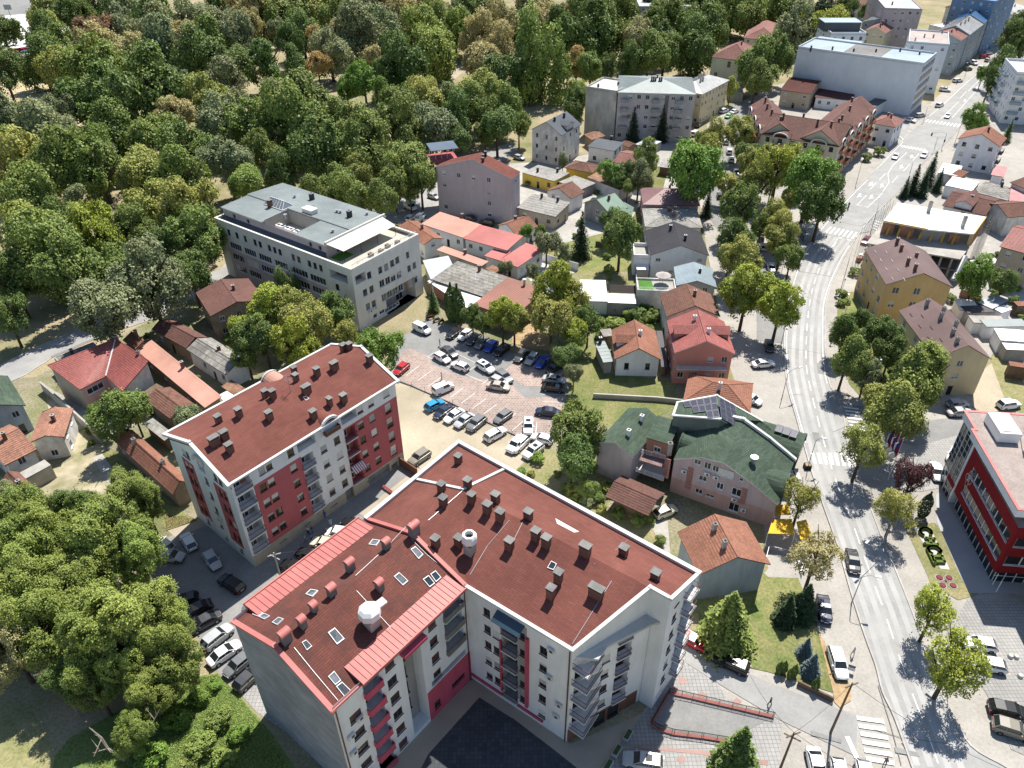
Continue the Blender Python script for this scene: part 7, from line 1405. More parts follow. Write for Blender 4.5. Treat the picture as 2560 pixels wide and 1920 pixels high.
def cypress(seed):
    R = np.random.default_rng(seed); n = 2600; z = R.random(n)**0.9; a = R.random(n)*2*math.pi; r = 0.13*np.sin(np.clip(z*1.02+.08, 0, 1)*math.pi)**0.6*(1+.15*np.sin(5*a+9*z))
    C = np.stack([r*np.cos(a), r*np.sin(a), z], 1); Nn = np.stack([np.cos(a), np.sin(a), .5+0*a], 1)+.4*R.normal(size=(n, 3)); Nn /= np.linalg.norm(Nn, axis=1, keepdims=True)
    return leaf_mesh('crown', C, Nn, .05, .025, R.random(n), R)
def trunk_mesh(seed, limbs=7):
    R = random.Random(seed); b = MB(); b.tube((0, 0, 0), (0.01, 0, .45), .075, .055, 7); b.tube((.01, 0, .45), (0, .02, 1.05), .055, .025, 6)
    for k in range(limbs):
        a = 2*math.pi*k/limbs+R.random(); z = .4+.4*R.random(); l = .45+.3*R.random(); m = Vector((l*.5*math.cos(a), l*.5*math.sin(a), z+.2)); e = Vector((l*math.cos(a+.3), l*math.sin(a+.3), z+.42+.2*R.random()))
        b.tube((0, 0, z), m, .032, .022, 5); b.tube(m, e, .022, .008, 4)
        for s in (-.5, .5): b.tube(m, m+Vector((.3*math.cos(a+s), .3*math.sin(a+s), .22)), .013, .005, 4)
    return mesh_from('trunk', b.v, b.f, b.m, [BARK])
CR = {'m': [crown(q, 12000, .072, .05) for q in (1, 2, 3)] + [crown(q, 12000, .07, .05, 9, .62, (.26, .5)) for q in (4, 5)] + [crown(q, 12000, .068, .048, 20, .7, (.16, .36), clumps=300, sg=.065) for q in (6, 7)],
      'd': [crown(q, 36000, .043, .03, 24, .72, (.16, .38), clumps=620, sg=.05) for q in (11, 12)], 's': [crown(q, 7000, .07, .04, 13, .66, (.24, .42), .8, clumps=190) for q in (21, 22, 23)],
      't': [crown(q, 15000, .062, .045, 20, .62, (.22, .4), 0, 1.5, clumps=330, sg=.065) for q in (31, 32)], 'c': [conifer(q) for q in (41, 42)], 'C': [conifer(q, 40, .30, .3, 2.4) for q in (43, 44)], 'D': [conifer(45, 34, .42, .45, 2.0)], 'y': [cypress(51)], 'b': [crown(q, 3600, .13, .09, 10, .6, (.26, .5), clumps=110, sg=.1) for q in (61, 62)]}
TR = [trunk_mesh(s) for s in (1, 2, 3)]
TCOL = {'g': (.105, .155, .04), 'm': (.15, .195, .048), 'l': (.185, .235, .055), 's': (.185, .21, .10), 'y': (.25, .262, .068), 'Y': (.25, .28, .042), 'b': (.33, .295, .13), 'o': (.34, .25, .09), 'r': (.2, .125, .065), 'p': (.085, .035, .037), 'B': (.13, .17, .165), 'k': (.045, .075, .032), 'L': (.125, .205, .036)}
TNAME = {'g': 'dark green', 'm': 'mid green', 'l': 'light green', 's': 'dusty grey-green', 'y': 'yellowing', 'Y': 'bright yellow-green', 'b': 'tan-tinged', 'o': 'orange-leaved', 'r': 'rust-brown', 'p': 'purple-leaved', 'B': 'blue-green', 'k': 'blackish green', 'L': 'vivid green'}
TREES = []
def tree(c, r, x, y, rad, col, kind='m', zone=None, ground=False, hf=None):
    """x, y, rad: crown centre and radius in the picture; the tree is set on the ground below it at its true size"""
    p = t(c, r, x, y); q = at(p, 5); dist = (Vector((0, 0, CAM_H))-q).length; R = rad*K*dist/F_PX
    if kind == 'D': h = R*2.0; zc = h*.4
    elif kind == 'C': h = R*2.7; zc = h*.42
    elif kind == 'c': h = R*3.3; zc = h*.42
    elif kind == 'y': h = R*6.0; zc = h*.5
    elif kind == 'b': zc = R*.6; h = R*1.5
    else:
        h = hf or min(max(2.3*R+2.0, 4.5), 22); zc = max(h-R*1.0, R*.75)
    q = at(p, zc); add_tree(q.x, q.y, R, zc, h, col, kind, zone)
def add_tree(x, y, R, zc, h, col, kind, zone):
    nm = {'c': 'spruce_tree', 'C': 'spruce_tree', 'D': 'fir_tree', 'y': 'cypress_tree', 'b': 'bush'}.get(kind, 'tree'); o = thing(nm, None, None, (x, y, 0), random.random()*6.28)
    cm = random.choice(CR[kind]); cl = TCOL[col]; v = .88+.24*random.random(); hv = .94+.12*random.random()
    if kind in 'cCD': w_ = R*{'c': 3.2, 'C': 2.7, 'D': 2.0}[kind]; cr = place('crown', cm, o, (0, 0, 0), 0, (w_, w_, h)); tr = place('trunk', TR[0], o, (0, 0, 0), 0, (h*.14, h*.14, h*.7))
    elif kind == 'y': cr = place('crown', cm, o, (0, 0, 0), 0, (R*7, R*7, h)); tr = None
    elif kind == 'b': cr = place('crown', cm, o, (0, 0, zc), 0, (R, R, R*.8)); tr = None
    else:
        e_ = .88+.24*random.random(); cr = place('crown', cm, o, (0, 0, zc), 0, (R*e_, R*(2-e_), R*(1.05+.35*random.random()))); tr = place('trunk', random.choice(TR), o, (0, 0, 0), 0, (R*.9, R*.9, zc+R*.3))
    cr.color = (min(1, cl[0]*v*hv), min(1, cl[1]*v), cl[2]*v, 1)
    TREES.append((o, col, kind, zone, x, y, R))
PARK = 'park'
_park = '''00 20 270 120 g;20 600 130 g;410 130 120 y;570 120 110 g;690 100 120 m;810 80 140 g;420 240 100 y;390 330 120 g;510 410 140 m;370 560 170 g;940 280 130 r;760 300 110 r;1050 110 150 s;1340 160 160 g;1090 270 100 s;860 470 200 b;560 600 160 y;900 590 230 l;1150 470 150 b;1330 320 200 s;1560 330 150 b;1640 200 130 s;1760 180 150 s;1900 90 150 g;2050 120 170 b;1430 480 200 s;1680 520 220 g;1820 360 150 m;2040 560 150 g;2060 340 160 s;2180 200 100 b;1300 820 310 g;860 850 240 g;540 930 110 s;1560 740 130 s;1990 740 180 s;1790 880 200 y;1490 1010 150 b;1900 1050 220 s;2150 1100 210 m;290 1080 180 s;60 1120 180 s;480 1170 150 s;340 1260 220 s;980 1200 230 m;1400 1200 210 m;150 1480 240 y;560 1400 190 m;850 1430 240 m;1190 1480 210 y;1640 1330 240 m;1950 1370 180 s;2100 1560 150 l;1600 1550 200 m;60 1330 170 l
10 50 150 180 b;200 120 190 m;450 80 190 y;700 140 160 m;90 560 170 g;270 360 120 g;400 300 150 g;520 350 100 o;700 250 95 o;530 560 100 o;310 560 105 g;640 480 180 s;900 330 220 s;1060 270 180 s;1250 150 150 b;1440 100 170 b;1080 60 120 o;970 70 120 s;1390 330 210 l;1580 210 160 l;1720 260 150 l;1530 480 210 l;1930 330 170 b;2100 250 150 b;1850 60 130 g;2000 80 130 g;1990 520 180 b;2130 420 140 b;2150 620 160 g;780 760 100 L;930 690 140 L;1060 670 100 m;1100 830 110 L;1250 640 210 g;1650 880 150 g;1430 900 170 y;1990 800 180 y;1850 930 160 m;2130 900 150 m;1200 940 170 m;400 980 260 m;150 900 140 s;680 1040 160 m;60 1130 150 m;330 1180 280 m;900 1130 210 m;1250 1110 190 m;1500 1100 210 s;1750 1010 160 g;2080 1060 160 g;560 1300 240 g;980 1290 240 m;1300 1400 190 m;230 1490 140 g;70 1300 150 m;870 1490 130 y;740 1600 170 m;1180 1560 160 m;1420 1540 150 m;1980 1150 100 m;1700 1200 140 g;1480 780 100 y
20 160 60 200 b;60 240 170 g;270 170 170 b;400 200 110 g;560 110 130 b;700 150 190 m;900 120 150 m;960 80 130 m;1450 80 170 m;1640 100 150 g;1900 100 210 l;2040 150 140 l;1280 160 110 m;650 330 240 g;860 340 210 m;420 330 110 g;1080 330 140 b;1250 330 150 g;1440 180 150 m;1640 270 190 m;1780 240 130 m;1560 440 180 g;1320 430 150 m;1180 470 140 m;1030 540 110 g;560 540 110 o;680 590 110 m;830 590 100 g;560 800 100 l;60 1080 100 l;480 580 90 g;560 900 120 g;1190 60 90 k
01 280 60 200 m;380 560 300 m;280 380 200 y;860 370 200 Y;620 680 220 m;1130 330 170 m;1330 120 190 y;1640 180 240 y;1700 400 210 m;1000 640 170 m;1290 790 250 s;870 1010 260 s;1640 680 180 g;100 750 180 g;60 1060 150 g;540 250 170 g;1500 420 180 g;800 560 150 g
11 770 40 170 m;1040 60 150 m;1330 10 90 m;500 60 150 m'''
for ln in _park.split('\n'):
    c, r = int(ln[0]), int(ln[1])
    for q in ln[3:].split(';'):
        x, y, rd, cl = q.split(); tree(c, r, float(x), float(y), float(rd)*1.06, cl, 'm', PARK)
tree(2, 0, 240, 640, 270, 'l', 't', PARK, hf=24)
def inside(poly, x, y):
    s = False; n = len(poly)
    for i in range(n):
        (x0, y0), (x1, y1) = poly[i], poly[(i+1) % n]
        if (y0 > y) != (y1 > y) and x < (x1-x0)*(y-y0)/(y1-y0)+x0: s = not s
    return s
_pp = [tuple(W(*p).xy) for p in ((0, 1, -500, 1380), (0, 1, 700, 1080), (0, 1, 1700, 700), (1, 1, 400, 250), (1, 1, 1000, 110), (1, 0, 1500, 1330), (1, 0, 1950, 1050), (2, 0, 100, 820), (2, 0, 560, 640), (2, 0, 1000, 610), (2, 0, 1600, 570), (2, 0, 1650, 330), (2, 0, 2300, 200), (3, 0, 400, 60), (2, 0, 2212, -330), (1, 0, 0, -420), (0, 0, 1500, -200), (0, 0, 850, 280), (0, 0, 300, 470), (0, 0, 330, 720), (0, 0, 700, 1110), (0, 0, -600, 1190))]
_ex = [[tuple(W(*p).xy) for p in q] for q in (((1, 0, 0, 560), (1, 0, 200, 560), (1, 0, 800, 760), (1, 0, 900, 930), (1, 0, 600, 930), (1, 0, 0, 880)), ((1, 0, 1560, 700), (1, 0, 1760, 560), (1, 0, 1830, 590), (1, 0, 1620, 760)), ((2, 0, 350, 420), (2, 0, 800, 420), (2, 0, 800, 540), (2, 0, 350, 540)), ((2, 0, 1050, 20), (2, 0, 1650, 20), (2, 0, 1650, 100), (2, 0, 1050, 250)))]
_bx = [p[0] for p in _pp]; _by = [p[1] for p in _pp]; n_fill = 0; FILL = []
for _ in range(9000):
    if n_fill >= 120: break
    x, y = random.uniform(min(_bx), max(_bx)), random.uniform(min(_by), max(_by))
    if not inside(_pp, x, y) or any(inside(e, x, y) for e in _ex): continue
    R = random.uniform(3.2, 5.2)
    if any((x-q[4])**2+(y-q[5])**2 < ((R+q[6])*.62)**2 for q in TREES): continue
    h = R*2.2+random.uniform(2, 5); FILL.append((x, y, R, h-R*1.1, random.choices('gmslyb', (4, 5, 4, 2, 2, 1.5))[0])); TREES.append((None, '', '', '', x, y, R)); n_fill += 1
TREES = [q for q in TREES if q[0] is not None]
def fill_mass():
    # the trees seen only as canopy between the ones told apart: one object, real leaves and stems
    me0 = []; V = []; T = []; Cc = []; b = MB()
    for me in (crown(71, 5000, .11, .08), crown(72, 5000, .11, .08, 16)):
        v = np.empty(len(me.vertices)*3, np.float32); me.vertices.foreach_get('co', v); a = np.empty(len(me.vertices), np.float32); me.attributes['tone'].data.foreach_get('value', a); me0.append((v.reshape(-1, 3), a))
    for x, y, R, zc, c in FILL:
        v, a = random.choice(me0); an = random.random()*6.28; ca, sa = math.cos(an)*R, math.sin(an)*R
        V.append(np.stack([v[:, 0]*ca-v[:, 1]*sa+x, v[:, 0]*sa+v[:, 1]*ca+y, v[:, 2]*R*1.15+zc], 1)); T.append(a); k = .88+.24*random.random(); Cc.append(np.tile(np.array([*TCOL[c], 1])*k, (len(v), 1)))
        b.tube((x, y, 0), (x, y, zc), .07*R, .04*R, 6)
    V = np.concatenate(V).astype(np.float32); T = np.concatenate(T); Cc = np.concatenate(Cc).astype(np.float32); n = len(V)//4; me = bpy.data.meshes.new('canopy_mass')
    me.vertices.add(4*n); me.vertices.foreach_set('co', V.ravel()); me.loops.add(4*n); me.loops.foreach_set('vertex_index', np.arange(4*n, dtype=np.int32)); me.polygons.add(n); me.polygons.foreach_set('loop_start', np.arange(0, 4*n, 4, dtype=np.int32))
    me.attributes.new('tone', 'FLOAT', 'POINT').data.foreach_set('value', T); me.attributes.new('leafcol', 'FLOAT_COLOR', 'POINT').data.foreach_set('color', Cc.ravel())
    m2 = LEAF.copy(); nt = m2.node_tree; q = nt.nodes.new('ShaderNodeAttribute'); q.attribute_name = 'leafcol'
    for nd in nt.nodes:
        if nd.type == 'HUE_SAT': nt.links.new(q.outputs['Color'], nd.inputs['Color'])
    me.materials.append(m2); me.update(calc_edges=True); o = bpy.data.objects.new('canopy_mass', me); COL.objects.link(o); tag(o, kind='stuff')
    tag(b.build('canopy_stems', BARK), kind='stuff')
fill_mass()
# trees of the town side; zone names say where they stand
_town = (('in front of the office block', 'm', '11 130 1010 170 Y;300 1040 170 y;60 1250 170 g;420 1180 190 y;350 1330 160 Y;680 1040 150 g;780 1220 120 y;1050 1370 190 L'), ('in front of the office block', 'm', '01 2110 1140 120 Y;2120 1380 120 m'), ('against the long side of the office block', 't', '11 280 830 120 g'),
 ('between the workshops and the car park', 'm', '11 1870 1080 85 g;1960 1140 80 g;2130 1070 140 Y;2150 640 55 s'), ('beside the car park', 'm', '21 420 860 190 Y;340 1060 170 y;530 940 130 y;20 1090 120 y;560 1230 110 Y;660 1110 120 g;370 1350 65 s;450 1400 110 g;535 1560 75 s'),
 ('in the back gardens', 'm', '21 940 390 150 g;300 430 100 s;440 530 70 s;130 340 55 L;260 350 60 m;180 690 65 s;860 270 90 g;1080 350 70 m'), ('in the garden of the small white house', 'b', '21 900 1150 90 l;760 1130 60 m;1100 1070 90 g;1170 1080 60 m;880 1010 60 g;1000 1060 60 m'),
 ('along the side street', 's', '21 1990 130 150 m;1930 400 140 g;2000 560 150 y;1985 320 60 Y;2030 860 180 Y;1880 560 90 m;2160 290 80 m'), ('along the side street', 's', '31 100 310 110 y;130 420 120 y;200 560 100 m;70 220 110 y;200 60 70 y;110 980 170 Y'), ('along the side street', 's', '20 1770 1180 95 y;1720 1310 110 y;1640 1190 65 m;1990 1150 105 y;2080 1400 105 y;2130 1560 115 y;1840 1570 90 y;2030 1310 85 g;1890 760 60 y'),
 ('in front of the arched cream flats', 's', '30 100 1400 170 Y;220 1480 100 y;30 1600 70 Y'), ('in front of the arched cream flats', 'm', '30 370 1560 170 L'), ('in front of the arched cream flats', 'm', '31 470 90 160 g'), ('among the low houses by the grey block', 'm', '20 1550 1480 190 L;1160 1350 105 m;840 1480 85 L;1100 1520 95 s;1010 1500 85 g;940 1560 70 g;440 1390 45 s;1000 1610 60 m'),
 ('near the pale green villa', 'm', '20 2150 560 150 m;2110 680 100 m'), ('near the pale green villa', 'm', '30 80 110 160 m;50 480 130 m;240 290 150 s;330 210 105 Y;540 210 115 Y;650 120 105 g;480 120 90 k;300 60 115 g;850 110 65 g'), ('beside the white flats at the right edge', 'm', '30 1780 1030 75 L;2100 350 110 g;2010 560 90 g;1930 690 75 g;2160 250 95 g;1860 640 40 L'),
 ('by the white house at the road bend', 'b', '30 960 1310 50 m;850 1360 45 m;1850 1070 40 Y'), ('beside the ochre house', 'm', '31 1800 740 120 L;2040 780 90 g;660 1220 110 g;800 1110 85 g;970 1250 140 g;690 1440 140 m;1060 1390 120 g;860 1560 100 s;1150 1600 100 g'), ('beside the ochre house', 'b', '31 750 690 50 m;640 880 50 m;630 960 40 m;620 1110 40 L;1580 920 45 m;1900 570 45 L'), ('beside the pale yellow house', 'm', '31 1370 1570 230 l'),
 ('on the weedy plot below the grey end wall', 'b', '03 1700 1050 90 L;1900 1230 110 m;2050 1380 90 L;1500 1250 110 L;1750 1450 120 l;1300 1560 120 L;1950 1600 110 l;1620 1620 90 m;1850 950 60 L;1450 1050 90 m'), ('behind the pink house with solar panels', 'm', '22 560 380 230 m;520 600 190 g;660 520 120 m'), ('in the back garden of the pink house', 'b', '22 220 640 65 L;80 760 45 L;170 770 40 y;770 1090 50 y;540 950 100 y;640 1010 70 s'), ('in the back garden of the pink house', 'm', '22 650 900 85 m'),
 ('at the side lane crossing', 'm', '32 1040 240 190 y;1000 160 130 y'), ('on the forecourt by the flags', 's', '32 830 540 170 y'), ('on the pavement by the headquarters', 's', '32 1120 1060 140 y'), ('by the yellow awning', 's', '32 290 980 150 y;420 1480 190 b'), ('along the headquarters parking', 's', '33 1440 300 160 Y;1610 740 210 Y'), ('by the headquarters entrance', 's', '32 1250 800 140 p'),
 ('over the yard wall at lower left', 'm', '02 1010 270 170 m;1150 230 110 s;880 260 90 L;1610 290 105 s;470 1060 60 L;30 960 90 s'), ('in the thicket left of the access lane', 'd', '02 1100 960 190 m;1250 1030 170 m;680 1120 190 g;200 1200 230 l;930 1370 290 l;130 1500 240 l;520 1480 180 m'),
 ('in the thicket left of the access lane', 'd', '03 200 150 260 l;600 250 270 l;1100 420 330 l;1350 330 260 l;850 620 270 l;1450 700 230 l;1100 850 200 l;70 600 230 b;1150 1350 150 l;350 500 260 l;1500 450 190 l;800 930 200 m;1300 1030 180 l;600 860 170 g;40 350 250 l;1640 880 100 l'), ('in the thicket left of the access lane', 'd', '02 450 1300 230 l;750 1600 250 l;1180 1520 220 l;40 1290 220 m;330 1600 230 l'))
for zone, kd, spec in _town:
    c, r = int(spec[0]), int(spec[1])
    for q in spec[3:].split(';'):
        x, y, rd, cl = q.split(); tree(c, r, float(x), float(y), float(rd)*(1.22 if kd in 'ms' and rd != '230' else 1.08), cl, 'm' if kd == 's' and 'side street' in zone else kd, zone)
for zone, kd, spec in (('in front of the workshops', 'y', '11 1685 950 62 g;1740 960 62 g'), ('in front of the workshops', 'c', '11 1530 940 80 g'), ('in the back gardens', 'c', '21 600 400 130 k;1690 110 75 k'), ('before the grey five-storey block', 'c', '20 1050 1090 85 k;1300 1090 90 k'), ('by the building site', 'c', '30 1410 1480 80 k;1270 1570 75 k;1480 1570 60 k;1190 1630 55 k;1350 1600 70 k'), ('beside the white flats at the right edge', 'c', '30 2080 1140 50 g;800 400 45 k'),
                       ('beside the white corner block', 'D', '23 1870 400 330 m'), ('on the forecourt below the ramp', 'C', '23 1960 1530 240 g'), ('on the lawn by the main road', 'C', '33 320 230 150 k;170 300 130 k'), ('on the lawn by the main road', 'C', '33 330 620 85 B;385 770 100 B'), ('along the drive hedge', 'y', '33 105 790 28 g;145 785 28 g;200 840 26 g;235 815 28 g;420 930 30 g'), ('by the headquarters entrance', 'y', '32 1370 1040 45 k')):
    c, r = int(spec[0]), int(spec[1])
    for q in spec[3:].split(';'):
        x, y, rd, cl = q.split(); tree(c, r, float(x), float(y), float(rd), cl, kd, zone)
# small garden shrubs between the houses
_gp = [[tuple(W(*p).xy) for p in q] for q in (((2, 0, -100, 1450), (2, 0, 1500, 1300), (2, 1, 1130, 60), (2, 1, 1100, 760), (2, 1, 560, 760), (2, 1, 280, 480)), ((2, 1, 560, 960), (2, 1, 1330, 1000), (2, 1, 1330, 1250), (2, 1, 560, 1300)), ((2, 2, 150, 640), (2, 2, 780, 760), (2, 2, 1250, 1230), (2, 2, 1300, 1420), (2, 2, 600, 1080)), ((0, 1, 1200, 1250), (0, 1, 2100, 1300), (0, 2, 1700, 200), (0, 2, 900, 560), (0, 2, 560, 1150), (0, 2, 700, 300)), ((3, 1, 620, 1000), (3, 1, 700, 900), (3, 1, 1100, 1500), (3, 1, 1500, 1640), (3, 1, 760, 1640)), ((3, 1, 1500, 120), (3, 1, 2212, 180), (3, 1, 2212, 1400), (3, 1, 1750, 1000), (3, 0, 1700, 1600)))]
for pi, g in enumerate(_gp):
    n = 0
    while n < 17:
        x, y = random.uniform(min(p[0] for p in g), max(p[0] for p in g)), random.uniform(min(p[1] for p in g), max(p[1] for p in g))
        if not inside(g, x, y) or any(inside(f, x, y) for f in FOOT): n += .2 if random.random() < .1 else 0; continue
        R = random.uniform(.6, 1.6); n += 1; add_tree(x, y, R, R*.6, R*1.5, random.choice('gmlmL'), 'b', ('among the low houses behind', 'in the gardens beside the car park', 'in the yard of the pink house', 'among the old left-hand houses', 'on the verge by the ochre house', 'among the right-hand sheds')[pi])
ORD = ('leftmost', 'second from the left', 'third from the left', 'fourth from the left', 'fifth from the left', 'sixth from the left')
_grp = {}
for q in TREES: _grp.setdefault((q[1], q[2] if q[2] in 'ycCbD' else 'm', q[3]), []).append(q)
def lm_near(x, y):
    d = sorted(((x-a)**2+(y-b_)**2, s) for s, a, b_ in LM); return d[0][1]
for (col, kd, zone), L in _grp.items():
    noun = {'c': 'spruce', 'C': 'spruce', 'D': 'fir', 'y': 'cypress', 'b': 'bush'}.get(kd, 'tree'); cat = noun
    if zone == PARK:
        sub = {}
        for q in L: sub.setdefault('in the far part of the park' if q[5] > 330 else ('in the middle of the park' if q[5] > 215 else 'at the near edge of the park'), []).append(q)
    else: sub = {zone: L}
    for zn, Q in sub.items():
        Q.sort(key=lambda q: to_px((q[4], q[5], 4))[0])
        for i, q in enumerate(Q):
            base = f'{TNAME[col]} {noun} {zn}'
            if len(Q) == 1: tag(q[0], base, cat)
            elif len(Q) <= 4: tag(q[0], f'{base}, {ORD[i] if i < len(Q)-1 else "rightmost"}', cat, f'{TNAME[col]} {noun}s {zn}')
            else:
                gname = f'{TNAME[col]} {noun}s {zn}'; n5 = len(Q); big = sorted(Q, key=lambda q_: -q_[6])
                if i == 0: lb = f'{base}, leftmost of all'
                elif i == n5-1: lb = f'{base}, rightmost of all'
                elif q is big[0]: lb = f'broadest {base}'
                elif q is big[-1]: lb = f'smallest {base}'
                else: lb = f'one of many {TNAME[col]} {noun}s {zn}'
                tag(q[0], lb, cat, gname)
# dead bare branches in front of the thicket and the weedy ground cover
dt = thing('dead_tree', 'bare pale dead branches sticking out of the thicket at lower left', 'dead tree', W(0, 3, 1080, 1590)); b = MB()
pts = [W(0, 3, 1080, 1590, 1.0), W(0, 3, 930, 1490, 3.0), W(0, 3, 880, 1400, 4.5), W(0, 3, 770, 1310, 6.0)]
for i in range(3): b.tube(pts[i], pts[i+1], .2-.05*i, .15-.05*i, 6)
for i, (x, y) in enumerate(((800, 1530), (810, 1560), (860, 1400), (820, 1370), (960, 1530))): p = pts[1+i % 2]; e = W(0, 3, x, y, 4); b.tube(p, e, .07, .02, 5); b.tube(p.lerp(e, .5), p.lerp(e, .5)+V2(-.8, .6, .7), .03, .01, 4)
b.build('branch', DEADW, dt); b = MB(); q0 = W(0, 3, 1290, 1330, 4.5); q1 = W(0, 3, 1380, 1150, 6.5); b.tube(q0, q1, .12, .03, 5); b.tube(q0.lerp(q1, .5), W(0, 3, 1250, 1130, 6.5), .06, .02, 5); b.tube(q0.lerp(q1, .7), W(0, 3, 1330, 1120, 7), .04, .01, 4); b.build('branch', DEADW, dt)
def ground_cover(name, poly, n, size, col, dead=0.0, seed=5):
    R = np.random.default_rng(seed); P = [tuple(W(*p).xy) for p in poly]; xs = [p[0] for p in P]; ys = [p[1] for p in P]; C = []
    while len(C) < n:
        x, y = R.uniform(min(xs), max(xs)), R.uniform(min(ys), max(ys))
        if inside(P, x, y): C.append((x, y, size*(.2+1.1*R.random()*(.5+.5*math.sin(x*.9)*math.sin(y*.8)))))
    C = np.array(C); Nn = R.normal(size=C.shape)*.6+np.array([0, 0, .9]); Nn /= np.linalg.norm(Nn, axis=1, keepdims=True)
    me = leaf_mesh(name, C, Nn, size, size*.45, R.random(n), R); o = bpy.data.objects.new(name, me); COL.objects.link(o); o.color = (*col, 1); tag(o, kind='stuff'); return o
ground_cover('weeds', [(0, 3, 700, 1800), (0, 3, 1100, 1250), (0, 3, 1500, 930), (0, 3, 1880, 850), (0, 3, 2050, 1020), (1, 3, 100, 1350), (1, 3, 350, 1800)], 52000, .17, (.19, .26, .065))
ground_cover('weeds', [(0, 2, 1420, 1130), (0, 2, 1640, 1150), (0, 2, 1700, 1180), (0, 2, 1440, 1270)], 6000, .2, (.3, .27, .12), seed=6)
ground_cover('weeds', [(2, 1, 700, 1000), (2, 1, 1300, 1010), (2, 1, 1300, 1120), (2, 1, 720, 1260)], 5000, .25, (.09, .15, .035), seed=7)
# ================================================================ vehicles
CARP = M('car_paint', (1, 1, 1), (.96, .96, .96), rough=0.28, spec=0.6, objcol=True, big=0)
TYRE = M('tyre_rubber', (.02, .02, .02), rough=.9); RIM = M('wheel_rim', (.35, .35, .36), rough=.35, metal=.8); CGLASS = M('car_glass', (.02, .026, .03), (.015, .018, .02), rough=.04, spec=.9); LAMPW = M('headlight_glass', (.6, .62, .62), rough=.1, spec=.8); LAMPR = M('tail_light_glass', (.32, .012, .012), rough=.2); PLASTIC = M('black_plastic', (.025, .025, .025), rough=.7); PLATE = M('number_plate', (.7, .7, .68))
CARS = {'hatch': dict(L=4.1, W=1.76, H=1.48, hood=.98, wb=(-1.25, 1.28), g=(-1.98, -1.45, .35, 1.02)), 'sedan': dict(L=4.65, W=1.8, H=1.45, hood=.95, wb=(-1.4, 1.38), g=(-1.7, -.95, .4, 1.2)), 'suv': dict(L=4.45, W=1.86, H=1.66, hood=1.1, wb=(-1.35, 1.35), g=(-2.12, -1.7, .4, 1.02)),
        'wagon': dict(L=4.7, W=1.82, H=1.52, hood=.98, wb=(-1.4, 1.4), g=(-2.25, -1.85, .4, 1.15)), 'van': dict(L=4.5, W=1.85, H=1.86, hood=1.15, wb=(-1.4, 1.4), g=(-2.2, -2.05, .75, 1.4))}
